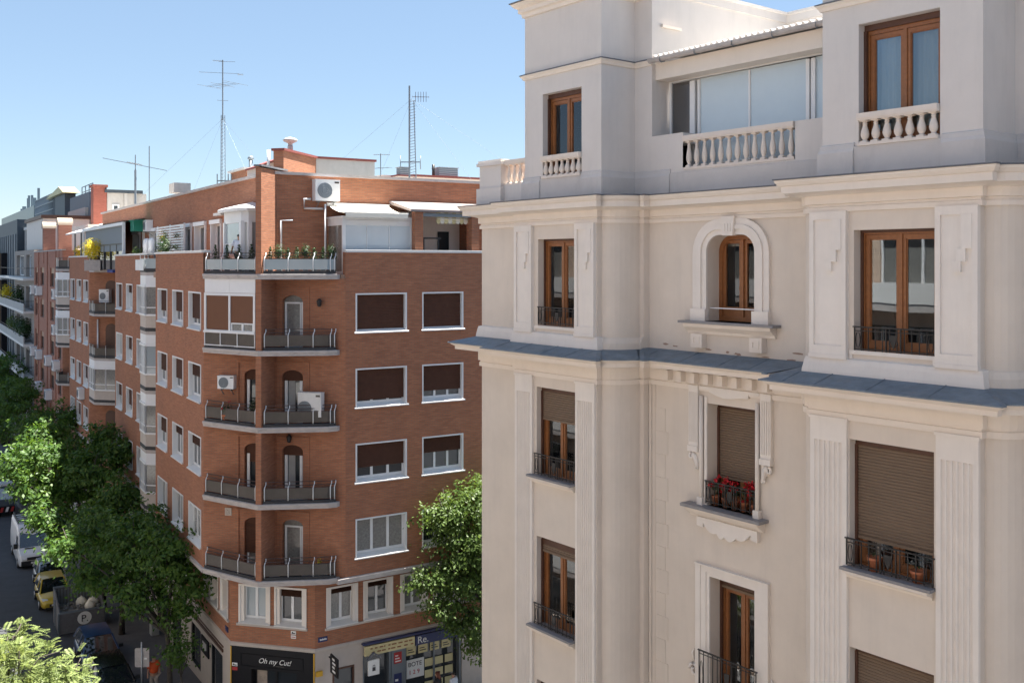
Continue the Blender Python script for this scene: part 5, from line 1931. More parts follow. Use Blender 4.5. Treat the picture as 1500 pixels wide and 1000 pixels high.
for sx in (-.32, .32, .5):
    b.bar((sx, 0, .7), (sx, 0, 1.5), .05)
b.bar((-.32, 0, 1.1), (.5, 0, 1.1), .07)
b.build('dipole', M['galv'], t)
b = MB()
guy(b, (0, 0, 4.7), [(-4.5, -1, 0), (-2.6, 2, 0), (3.4, 1, .4), (2.6, -2.5, .2)])
b.build('guy_wire', M['galv'], t)

p0 = FB.w(5.8, 6, 22.7)
t = thing('roof_antenna', 'slim double pole roof mast with one reddish aerial near its top', 'antenna', p0)
b = MB()
b.bar((0, 0, 0), (0, 0, 5.05), .08)
b.bar((.34, 0, 0), (.22, 0, 4.3), .045)
for k in range(30):
    b.bar((0, 0, .2 + .14 * k), (.3, 0, .27 + .14 * k), .022)
b.build('mast', M['galv'], t)
b = MB()
yagi(b, (.55, 0, 4.5), .1, 7, .8, .5)
for k in range(5):
    b.bar((.3 + .13 * k, 0, 4.25), (.3 + .13 * k, 0, 4.75), .02)
b.build('aerial', M['rail_red'], t)
b = MB()
for sx in (-.45, .55):
    b.tube([(sx, 0, .95), (sx - .03 * sx, 0, 1.2), (sx, 0, 1.6)], .022, 5)
b.bar((-.45, 0, 1.3), (.55, 0, 1.3), .05)
b.build('dipole', M['galv'], t)
b = MB()
guy(b, (.1, 0, 4.4), [(-4.6, -.5, .2), (-2, 2, .1), (3.2, -1, .2), (6.5, 1, .2)])
b.build('guy_wire', M['galv'], t)

p0 = FA.w(-40.0, 5, 22.0)
t = thing('roof_antenna', 'short pole with one long horizontal aerial beside the grey rooftop house', 'antenna', p0)
b = MB().bar((0, 0, 0), (0, 0, 4.4), .13)
b.bar((0, 0, 4.4), (0, 0, 5.6), .06)
b.bar((1.1, 0, .5), (1.1, 0, 6.3), .06)
b.build('mast', M['galv'], t)
b = MB()
b.bar((-2.6, 0, 5.35), (2.5, 0, 4.35), .045)
for k in range(5):
    b.bar((-.5 + .22 * k, -.4, 5.0 - .04 * k), (-.5 + .22 * k, .4, 5.0 - .04 * k), .05)
b.build('aerial', M['galv'], t)

p0 = FB.w(4.35, 6.2, 22.7)
t = thing('roof_antenna', 'small television aerial on the roof, beside the rendered annex', 'antenna', p0)
MB().bar((0, 0, 0), (0, 0, 1.65), .04).build('mast', M['galv'], t)
b = MB()
yagi(b, (.05, 0, 1.6), .0, 5, .75, .4, .016)
yagi(b, (0, 0, .95), -.4, 3, 1.0, .5, .016)
yagi(b, (0, 0, .45), -.1, 2, .4, .2, .016)
b.build('aerial', M['galv'], t)

# ================================================================ trees
def leaf_quad(v, f, c, n, size, rng, asp=.5):
    """one pointed leaf (a rhomb) at c facing about n"""
    a = Vector((rng.gauss(0, 1), rng.gauss(0, 1), rng.gauss(0, .6)))
    u = a.cross(n)
    if u.length < 1e-4:
        return
    u.normalize()
    w = n.cross(u).normalized()
    k = len(v)
    v += [c - u * size * .5, c + w * size * asp * .5 - u * size * .08, c + u * size * .5, c - w * size * asp * .5 - u * size * .08]
    f.append((k, k + 1, k + 2, k + 3))


def tree(label, base, blobs, lean=(0, 0), trunk_r=.14, n=5000, leaf=.16, seed=1, m='leaf_dark', fork=2.6, pinnate=False, group=None, cat='tree', bark='bark', dens=1.0):
    """trunk with limbs to every leaf cloud; crown of single leaves bunched on twigs"""
    rng = random.Random(seed)
    base = Vector(base)
    t = thing('street_tree', label, cat, base, group=group)
    rel = [(Vector(c) - base, r) for c, r in blobs]
    b = MB()
    fk = Vector((lean[0], lean[1], fork))
    b.tube([(0, 0, -.2), (lean[0] * .15, lean[1] * .15, fork * .3), (lean[0] * .6 + .04, lean[1] * .6, fork * .7), fk], [trunk_r * 1.35, trunk_r, trunk_r * .85, trunk_r * .8], 9)
    b.build('trunk', M[bark], t)
    b = MB()
    for c, r in rel:
        mid = fk.lerp(c, .5) + Vector((rng.uniform(-.3, .3), rng.uniform(-.3, .3), rng.uniform(-.1, .4)))
        b.tube([fk * .98, mid, c, c + Vector((rng.uniform(-.5, .5) * r, rng.uniform(-.5, .5) * r, r * .6))], [trunk_r * .6, trunk_r * .36, trunk_r * .2, .012], 6)
        for _ in range(5):
            d = Vector((rng.gauss(0, 1), rng.gauss(0, 1), rng.gauss(.2, .7))).normalized() * r * rng.uniform(.6, .95)
            b.tube([c.lerp(mid, .25), c + d * .5 + Vector((0, 0, .1)), c + d], [trunk_r * .17, trunk_r * .1, .008], 4)
    b.build('limb', M[bark], t)
    tot = sum(r ** 2 for _, r in rel)
    v, f = [], []
    for c, r in rel:
        k = max(6, int(n * dens * r * r / tot / (26 if not pinnate else 3)))
        for _ in range(k):
            d = Vector((rng.gauss(0, 1), rng.gauss(0, 1), rng.gauss(0, .8)))
            d.normalize()
            rr = r * (rng.random() ** .38) * rng.uniform(.75, 1.12)
            p = c + Vector((d.x, d.y, d.z * .8)) * rr
            out = (d + Vector((0, 0, .9))).normalized()
            if pinnate:
                for _q in range(3):
                    ax = (d * .8 + Vector((rng.gauss(0, .6), rng.gauss(0, .6), rng.gauss(-.1, .35)))).normalized()
                    sd = ax.cross(Vector((0, 0, 1)))
                    if sd.length < .05:
                        continue
                    sd.normalize()
                    L = leaf * rng.uniform(.8, 1.25)
                    q0 = p + Vector((rng.uniform(-.08, .08), rng.uniform(-.08, .08), rng.uniform(-.06, .06)))
                    for j in range(7):
                        u = (j + .5) / 7
                        pc = q0 + ax * L * u + Vector((0, 0, -.25 * L * u * u))
                        lw = L * .30 * (1 - .35 * abs(u - .45))
                        for sg in (-1, 1):
                            a = (sd * sg + ax * .35 + Vector((0, 0, -.18))).normalized()
                            wv = ax * L * .065
                            i0 = len(v)
                            v += [pc, pc + a * lw * .5 + wv, pc + a * lw, pc + a * lw * .5 - wv]
                            f.append((i0, i0 + 1, i0 + 2, i0 + 3))
            else:
                tw = rng.uniform(.14, .34)
                for _q in range(26):
                    e = Vector((rng.gauss(0, tw), rng.gauss(0, tw), rng.gauss(0, tw * .55)))
                    nn = (out + Vector((rng.gauss(0, .55), rng.gauss(0, .55), rng.gauss(0, .4)))).normalized()
                    leaf_quad(v, f, p + e, nn, leaf * rng.uniform(.7, 1.3), rng)
    MB().add(v, f).build('crown', M[m], t)
    return t


def S(s, o, z):
    """point on the main street: s along the brick front, o metres out from the shop fronts, z above the pavement there"""
    p = FAl.w(s, -o)
    return Vector((p.x, p.y, ground_z(p.x, p.y) + z))


tree('big dark green street tree before the brick corner, thin trunk by the shop windows', S(-3.4, 1.7, 0),
     [(S(-3.4, .9, 5.3), 1.5), (S(-3.6, 1.9, 6.6), 1.5), (S(-5.6, 1.3, 5.9), 1.8), (S(-5.6, 2.8, 6.6), 1.6), (S(-6.6, 3.7, 5.2), 1.5), (S(-4.9, 2.6, 4.6), 1.5), (S(-7.2, 2.0, 7.2), 1.4),
      (S(-3.2, 1.2, 4.0), 1.0), (S(-7.0, 5.3, 6.6), 1.2), (S(-9.0, 3.9, 6.7), 1.3), (S(-6.4, 4.6, 5.3), .9)], n=15000, leaf=.22, seed=3, lean=(-.25, .3), trunk_r=.12, fork=2.9)
tree('street tree behind the big corner tree, its pale tip hanging over the white van', S(-14.0, 1.8, 0),
     [(S(-13.5, 1.2, 5.6), 1.5), (S(-15, 2.8, 6.0), 1.5), (S(-16.5, 3.9, 5.0), 1.4), (S(-12.5, 2.6, 5.0), 1.4), (S(-17, 5.1, 6.0), 1.2), (S(-15.5, 1.6, 7.2), 1.3)], n=9500, leaf=.24, seed=5)
tree('tall dark street tree against the brick front below the white glazed bay', S(-19.5, 1.8, 0),
     [(S(-18.5, 1.2, 6.3), 1.7), (S(-19.5, 2.4, 8.0), 1.7), (S(-20.5, 1.0, 8.8), 1.4), (S(-16.5, 2.6, 5.6), 1.5), (S(-20.5, 3.0, 6.4), 1.6), (S(-22.5, 1.4, 9.4), 1.5)], n=9000, leaf=.25, seed=8)
tree('street tree with a bright sunlit crown leaning out over the parked van', S(-24, 2.3, 0),
     [(S(-23, 2.8, 8.0), 1.7), (S(-22, 4.8, 8.8), 1.6), (S(-24, 5.7, 8.0), 1.5), (S(-20.5, 5.3, 7.2), 1.4), (S(-25, 4.2, 9.6), 1.4), (S(-26, 2.4, 7.2), 1.6), (S(-21.5, 4.2, 7.0), 1.2)], n=12000, leaf=.26, seed=11)
tree('street tree with thin dark trunk standing past the sunlit one', S(-42, 1.9, 0),
     [(S(-41, 1.6, 7.5), 1.9), (S(-43, 3.0, 8.2), 1.8), (S(-40, 2.6, 6.5), 1.6), (S(-42, 1.0, 9.0), 1.6)], n=6000, leaf=.26, seed=13)
tree('dark street tree below the long white balconies', S(-57, 2.0, 0),
     [(S(-57, 2.0, 7.5), 2.2), (S(-59, 3.2, 8.5), 2.0), (S(-56, 3.4, 6.3), 1.8), (S(-60, 2.0, 9.5), 1.9)], n=5000, leaf=.3, seed=17)
tree('dark street tree at the picture edge in front of the brown fins', S(-71, 2.2, 0),
     [(S(-71, 2.0, 8.0), 2.6), (S(-73, 3.4, 9.5), 2.4), (S(-70, 3.0, 6.5), 2.2), (S(-74, 2.0, 11), 2.2), (S(-69, 1.6, 9.8), 2.0)], n=5000, leaf=.34, seed=19)
tree('last dark street tree, farthest down the pavement', S(-86, 2.2, 0),
     [(S(-86, 2.0, 8.5), 2.8), (S(-88, 3.4, 10), 2.6), (S(-85, 2.4, 11), 2.4)], n=3600, leaf=.38, seed=23)


def Q(s, o, z):
    p = FBl.w(s, -o)
    return Vector((p.x, p.y, -.1 + z))


tree('leafy green tree between the brick side front and the cream building', Q(7.4, 1.9, 0),
     [(Q(5.2, 1.6, 8.4), 1.2), (Q(6.6, 2.2, 9.0), 1.4), (Q(5.9, 1.9, 7.0), 1.5), (Q(7.4, 2.4, 7.4), 1.6), (Q(6.0, 2.2, 5.6), 1.4), (Q(7.6, 1.6, 5.4), 1.5), (Q(4.3, 1.9, 5.9), 1.0), (Q(4.6, 2.3, 4.7), .9),
      (Q(5.9, 2.4, 4.0), 1.1), (Q(6.6, 2.6, 2.9), .9), (Q(8.4, 2.0, 8.8), 1.4), (Q(8.2, 2.2, 3.8), 1.1)], n=24000, leaf=.17, seed=29, m='leaf_bright', trunk_r=.13, fork=3.2)
NT = Vector((-11.6, 21.6, 0))
NTb = FAl.w(16.6, -10.6, 0)
tree('sunlit feathery tree in the near corner, pale green pinnate leaves', (NTb.x, NTb.y, -.1),
     [((-10.9, 22.0, 10.0), 1.05), ((-11.7, 22.3, 9.6), 1.1), ((-10.3, 22.2, 9.2), .95), ((-11.6, 21.4, 8.7), 1.2), ((-10.5, 21.5, 8.4), 1.05), ((-12.4, 21.6, 9.0), 1.1), ((-11.3, 20.9, 7.7), 1.2), ((-9.8, 22.4, 8.4), .75),
      ((-10.4, 21.0, 7.3), 1.0), ((-11.3, 22.5, 10.5), .55), ((-10.0, 22.6, 9.7), .5)], n=4600, leaf=.27, seed=31, m='leaf_pale', pinnate=True, trunk_r=.12, fork=5.2)
b = MB()
sap = tree('slim sapling with a few shoots beside the corner tree', S(-2.3, 1.5, 0), [(S(-2.4, 1.5, 2.0), .45), (S(-2.5, 1.9, 2.5), .4), (S(-2.35, 1.2, 2.7), .4), (S(-2.6, 1.55, 3.1), .3)], n=700, leaf=.17, seed=37, trunk_r=.05, fork=1.4, dens=1)

# ================================================================ potted plants and terrace things
def bush(mb_v, mb_f, c, r, n, size, rng, up=.5, flat=1.0):
    for _ in range(n):
        d = Vector((rng.gauss(0, 1), rng.gauss(0, 1), rng.gauss(0, 1))).normalized()
        p = Vector(c) + Vector((d.x * r, d.y * r, d.z * r * flat)) * rng.random() ** .5
        leaf_quad(mb_v, mb_f, p, (d + Vector((0, 0, up))).normalized(), size * rng.uniform(.7, 1.3), rng)


def pot_plant(label, loc, pot='terracotta', pr=.14, ph=.24, r=.3, h=.55, n=160, leaf=.09, m='leaf_box', seed=1, cone=False, flowers=None, group=None, square=False, name='potted_plant', cat='plant'):
    rng = random.Random(seed)
    t = thing(name, label, cat, loc, rng.uniform(0, 1), group)
    b = MB()
    if square:
        b.box(-pr * 1.6, pr * 1.6, -pr, pr, 0, ph)
    else:
        b.lathe([(pr * .7, 0), (pr * .95, ph * .8), (pr * 1.08, ph * .82), (pr * 1.08, ph), (pr * .9, ph), (pr * .85, ph * .9)], n=12)
    b.build('pot', M[pot], t)
    v, f = [], []
    if cone:
        for k in range(7):
            z = ph + h * k / 7
            bush(v, f, (0, 0, z + .06), r * (1 - k / 8), max(6, int(n / 7 * (1 - k / 9))), leaf, rng, .2)
    else:
        bush(v, f, (0, 0, ph + h * .5), r, n, leaf, rng, .4, h / (2 * r))
    MB().add(v, f).build('foliage', M[m], t)
    if flowers:
        for _ in range(flowers[1]):
            b = MB()
            d = Vector((rng.gauss(0, 1), rng.gauss(0, 1), rng.gauss(.4, .6))).normalized()
            c = Vector((0, 0, ph + h * .55)) + Vector((d.x * r, d.y * r, d.z * h * .6)) * rng.uniform(.7, 1.1)
            for _q in range(12):
                vv, ff = [], []
                e = Vector((rng.gauss(0, .028), rng.gauss(0, .028), rng.gauss(0, .022)))
                leaf_quad(vv, ff, c + e, Vector((rng.gauss(0, 1), rng.gauss(0, 1), rng.gauss(0, 1))).normalized(), .055, rng, .9)
                b.add(vv, ff)
            b.build('flower', M[flowers[0]], t)
    return t


for k, x in enumerate((6.66, 6.92, 7.16, 7.4, 7.63)):
    pot_plant(['red geranium in the clay pot at the jamb end of the middle window', 'red geranium second along the middle window railing', 'sparse red geranium in the middle of the window railing', 'red geranium fourth along the middle window railing', 'fullest red geranium in the clay pot nearest the fluted console'][k],
              FW.w(x, 1.12, 14.06), r=.13, h=.36, pr=.085, ph=.2, n=70, leaf=.06, seed=50 + k, flowers=('red_flower', (9, 7, 4, 8, 10)[k]), group='red geraniums on the middle window')
pot_plant('empty looking terracotta pot behind the railing of the big shuttered window', FW.w(10.95, .06, 13.94), pr=.12, ph=.24, r=.07, h=.08, n=10, leaf=.05, seed=61)
pot_plant('dark clay pot at the far end of the big shuttered window', FW.w(11.72, .06, 13.94), pr=.12, ph=.2, r=.08, h=.1, n=14, leaf=.05, seed=62)
pot_plant('green shrub on the roof terrace behind the stone balustrade', FW.w(1.1, 3.2, 20.47), pr=.25, ph=.5, r=.45, h=1.1, n=420, leaf=.1, seed=63, m='leaf_bright')
zt5 = 18.6
for k in range(4):
    x, y = lerp_path(RL, .14 + .235 * k)
    pot_plant('small potted conifer behind the glass railing under the man in white', FC.w(x, y + .3, zt5), pot='lead', pr=.13, ph=.5, r=.24, h=.72, n=420, leaf=.075, seed=70 + k, cone=True, group='conifers under the man in white')
for k in range(8):
    x, y = lerp_path(RR, .05 + .122 * k)
    pot_plant('small potted conifer behind the glass railing beyond the brick fin', FC.w(x, y + .3, zt5), pot='lead', pr=.13, ph=.5, r=(.22, .3)[k % 2], h=(.6, .8, .55)[k % 3], n=420, leaf=.075, seed=80 + k, cone=(k % 3 != 1), group='conifers beyond the brick fin')
pot_plant('bushy yellow shrub in a grey planter on the half balcony', FA.w(-31.9, .62, 18.5), pot='concrete', pr=.33, ph=.75, r=.8, h=1.6, n=1300, leaf=.13, seed=90, m='leaf_yellow', square=True)
pot_plant('orange tinged yellow shrub at the parapet of the pink brick block', FA.w(-43.2, 1.5, 18.6), pot='concrete', pr=.3, ph=.7, r=.7, h=1.3, n=600, leaf=.13, seed=91, m='leaf_yellow')
pot_plant('smaller yellow shrub behind the pergola post', FA.w(-40.2, 1.6, 18.6), pot='concrete', pr=.3, ph=.7, r=.6, h=1.5, n=500, leaf=.13, seed=92, m='leaf_yellow')
pot_plant('dark green plant standing in the half balcony with white boards', FA.w(-11.4, .9, 18.36), pot='white_paint', pr=.3, ph=.7, r=.55, h=1.5, n=520, leaf=.11, seed=93, m='leaf_box')
pot_plant('tall pale shrub beside the white flower lattice', FA.w(-14.4, 1.6, 18.6), pot='concrete', pr=.25, ph=.6, r=.4, h=1.9, n=420, leaf=.11, seed=94, m='leaf_bright')
pot_plant('round grey green shrub behind the parapet, under the green cloth', FA.w(-19.9, 1.3, 18.6), pot='concrete', pr=.25, ph=.6, r=.45, h=.9, n=330, leaf=.1, seed=95, m='leaf_bright')
pot_plant('pink flowered plant on the third half balcony of the corner', FC.w(1.3, -.42, 12.4), pot='terracotta', pr=.2, ph=.35, r=.3, h=.5, n=170, leaf=.08, seed=96, flowers=('red_flower', 3))
pot_plant('trailing green plant against the brick fin', FC.w(2.8, -.85, 12.4), pot='terracotta', pr=.16, ph=.3, r=.3, h=.9, n=210, leaf=.09, seed=97)
pot_plant('low row of green plants in a planter on the lowest corner balcony', FC.w(4.2, -.45, 6.2), pot='bitumen', pr=.26, ph=.16, r=.45, h=.28, n=240, leaf=.09, seed=98, m='leaf_bright', square=True)
pot_plant('yellow green plant in a white trough on the lowest corner balcony', FC.w(5.3, -.12, 6.2), pot='white_paint', pr=.2, ph=.16, r=.16, h=.6, n=90, leaf=.1, seed=99, m='leaf_yellow', square=True)
for k, (s, z, mm) in enumerate(((-92, 13.9, 'leaf_yellow'), (-79, 14, 'leaf_box'), (-84, 10.6, 'leaf_bright'), (-76, 10.6, 'leaf_box'), (-72, 10.6, 'leaf_box'))):
    pot_plant(['yellowing plant on the second long white balcony', 'dark conifer on the second long white balcony', 'spiky pale plant on the third long white balcony', 'dark bush in the middle of the third long white balcony', 'dark bush at the near end of the third long white balcony'][k],
              FA.w(s, .3, z), pot='concrete', pr=.4, ph=.5, r=1.0, h=2.3, n=420, leaf=.26, seed=110 + k, m=mm)

# white slatted screen hung with flower pots
t = thing('lattice_screen', 'white slatted screen hung with small flower pots on the brick roof terrace', 'screen', FA.w(-17.0, 1.7, 18.6), FA.ang)
b = MB()
for k in range(16):
    b.box(0, 6.4, 0, .03, .3 + .14 * k, .39 + .14 * k)
b.build('slat', M['pvc'], t)
for x in (0, 3.1, 6.3):
    MB().box(x, x + .09, .03, .1, 0, 2.55).build('post', M['pvc'], t)
rg = random.Random(5)
for k, (x, z, mm) in enumerate(((2.0, 1.9, 'leaf_yellow'), (3.6, 1.45, 'rail_red'), (3.7, .8, 'rail_red'), (5.5, 1.9, 'leaf_box'), (5.3, 1.3, 'leaf_bright'), (1.7, 1.1, 'leaf_yellow'), (3.0, 1.2, 'leaf_bright'))):
    v, f = [], []
    bush(v, f, (x, -.12, z), .3, 90, .09, rg, .3, .6)
    MB().add(v, f).build('hanging_plant', M[mm], t)
# pergola of the neighbouring terrace
t = thing('pergola', 'white framed terrace pergola with a grey blind and dark glass screen', 'pergola', FA.w(-38.2, .95, 18.6), FA.ang)
for x, y in ((0, 0), (15.5, 0), (0, 1.2), (15.5, 1.2)):
    MB().box(x - .1, x + .1, y - .08, y + .08, 0, 2.95).build('post', M['pvc'], t)
MB().box(-.3, 15.7, -.1, .06, 2.8, 3.0).build('beam', M['pvc'], t)
MB().add([(-.3, -.1, 3.05), (15.8, -.1, 3.05), (15.8, 1.25, 3.25), (-.3, 1.25, 3.25)], [(0, 1, 2, 3)]).add([(-.3, -.1, 3.0), (15.8, -.1, 3.0), (15.8, 1.25, 3.2), (-.3, 1.25, 3.2)], [(0, 3, 2, 1)]).build('roof_sheet', M['white_paint'], t)
MB().box(.2, 15.4, .08, .1, 1.2, 2.85).build('blind', mat('blind_grey', (.20, .235, .26), .8), t)
b = MB().box(1.2, 15.4, .12, .14, 0, 1.7)
b.build('glass_screen', M['pane'], t)
b = MB()
for k in range(7):
    b.box(1.2 + k * 2.3, 1.3 + k * 2.3, .05, .12, 0, 1.7)
b.box(1.2, 15.4, .04, .12, 1.62, 1.7)
b.build('screen_frame', M['iron'], t)
t = thing('glass_pergola', 'open lean-to roof on slim posts beside the round topped chimneys', 'pergola', FA.w(-45.5, 1.0, 18.6), FA.ang)
for x in (2.0, 5.2):
    MB().box(x, x + .14, 0, .12, 0, 2.9).build('post', M['galv'], t)
MB().add([(-2.0, -.1, 2.85), (8.2, -.1, 2.85), (8.2, 4, 4.2), (-2.0, 4, 4.2), (-2.0, -.1, 2.75), (8.2, -.1, 2.75), (8.2, 4, 4.1), (-2.0, 4, 4.1)], [(0, 1, 2, 3), (4, 7, 6, 5), (0, 4, 5, 1)]).build('roof_sheet', M['white_paint'], t)
b = MB()
b.xz_prism([(-1, 0), (-.9, .5), (-.2, .75), (.5, .7), (1.0, .35), (1.1, 0)], -.3, .35)
tag(b.build('blue_tarpaulin', mat('tarp_blue', (.02, .06, .36), .5, noise=.2), None, FA.w(-30.4, 1.75, 18.38), FA.ang), 'blue tarpaulin bundle on the half balcony beside the yellow shrub', 'tarpaulin')
o = tag(MB().box(-1.1, 0, -.9, -.05, 0, .62).box(-1.2, .5, -1.0, 0, .62, .68).build('green_cloth', mat('cloth_green', (.01, .18, .12), .7), None, FA.w(-21.3, 2.19, 21.0), FA.ang), 'green cloth cover fixed to the attic wall beside the air conditioner', 'cloth')
b = MB()
for k in range(5):
    b.box(k * .42, k * .42 + .36, -.02, .0, .05, .62)
tag(b.build('white_board_panel', M['pvc'], None, FA.w(-13.9, -.04, 18.6), FA.ang), 'white boards tied to the railing of the half balcony with the dark plant', 'boards')
b = MB()
for x in (0, .5, 1.4, 1.8):
    b.lathe([(.14, 0), (.14, 1.75), (.10, 1.85), (.03, 1.9)], (x, 0, 0), 10)
b.bar((0, 0, 1.2), (1.8, 0, 1.2), .06)
tag(b.build('folded_parasol', M['pvc'], None, FA.w(-18.9, 1.5, 18.6), FA.ang), 'white folded parasols standing behind the parapet beside the slatted screen', 'parasols')

# the cream awning
t = thing('retractable_awning', 'cream fabric awning pulled out over the white glass room', 'awning', FB.w(0, 2.15, 21.5), FB.ang)
v = []
N_ = 12
for k in range(N_ + 1):
    u = k / N_
    for x in (.03, 2.85):
        v.append((x + (0 if x < 1 else 0), -.05 - 2.05 * u, .06 - .44 * u - .10 * math.sin(math.pi * u)))
top = MB().add(v, [(2 * k, 2 * k + 1, 2 * k + 3, 2 * k + 2) for k in range(N_)], True)
top.add([(p[0], p[1], p[2] - .012) for p in v], [(2 * k, 2 * k + 2, 2 * k + 3, 2 * k + 1) for k in range(N_)], True)
top.build('fabric', M['awning_white'], t)
MB().box(.03, 2.85, -2.12, -2.10, -.56, -.37).build('valance', M['awning_white'], t)
MB().box(0, 2.9, -2.1, -2.04, -.40, -.34).build('front_bar', M['pvc'], t)
MB().box(0, 2.9, -.14, 0, -.02, .12).build('cassette', M['pvc'], t)
for x in (.2, 2.6):
    b = MB().bar((x, -.08, -.02), (x + .35, -1.0, -.30), .05)
    b.bar((x + .35, -1.0, -.30), (x + .02, -2.06, -.38), .045)
    b.build('folding_arm', M['pvc'], t)
t = thing('striped_awning', 'yellow and white striped awning half rolled up under the porch roof', 'awning', FB.w(4.45, .5, 20.85), FB.ang)
for k in range(9):
    bb = MB()
    w_ = 1.75 / 9
    bb.box(k * w_, (k + 1) * w_, 0, .02, .0, .42)
    bb.xz_prism([(k * w_, 0), (k * w_ + w_ * .15, -.06), (k * w_ + w_ * .5, -.1), (k * w_ + w_ * .85, -.06), ((k + 1) * w_, 0)], 0, .02)
    bb.build('stripe', M['sign_yellow' if k % 2 == 0 else 'awning_white'], t)
MB().box(0, 1.75, -.02, .0, .12, .15).build('front_bar', M['pvc'], t)
t = thing('garden_swing', 'black metal swing frame on the terrace under the porch', 'swing', FB.w(3.95, .75, 18.58), FB.ang)
b = MB()
for x in (0, .72):
    b.bar((x - .1, -.2, 0), (x, 0, 1.55), .05)
    b.bar((x + .12, .25, 0), (x, 0, 1.55), .05)
b.build('leg', M['iron'], t)
MB().bar((-.08, 0, 1.55), (.85, 0, 1.55), .07).build('top_bar', M['iron'], t)

# ================================================================ vehicles
M['car_glass'] = mat('car_glass', (.012, .016, .02), .04, spec=.9, coat=.6)
M['car_blue'] = mat('car_blue', (.018, .05, .13), .3, coat=.5)
M['car_black'] = mat('car_black', (.006, .007, .009), .2, coat=.7)
M['car_silver'] = mat('car_silver', (.34, .36, .38), .3, metal=.6, coat=.4)
M['car_yellow'] = mat('car_yellow', (.50, .36, .03), .35, coat=.5)
M['van_white'] = mat('van_white', (.66, .67, .68), .35, coat=.4)
M['lamp_clear'] = mat('lamp_clear', (.5, .52, .55), .12, spec=.9)
M['canvas_grey'] = mat('canvas_grey', (.13, .13, .14), .8, noise=.2, nscale=5, dirt=.4)


def loft(rings, caps=True, smooth=True):
    n = len(rings[0])
    v = [p for r in rings for p in r]
    f = [(i * n + j, i * n + (j + 1) % n, (i + 1) * n + (j + 1) % n, (i + 1) * n + j) for i in range(len(rings) - 1) for j in range(n)]
    b = MB().add(v, f, smooth)
    if caps:
        b.add(rings[0], [tuple(range(n - 1, -1, -1))])
        b.add(rings[-1], [tuple(range(n))])
    return b


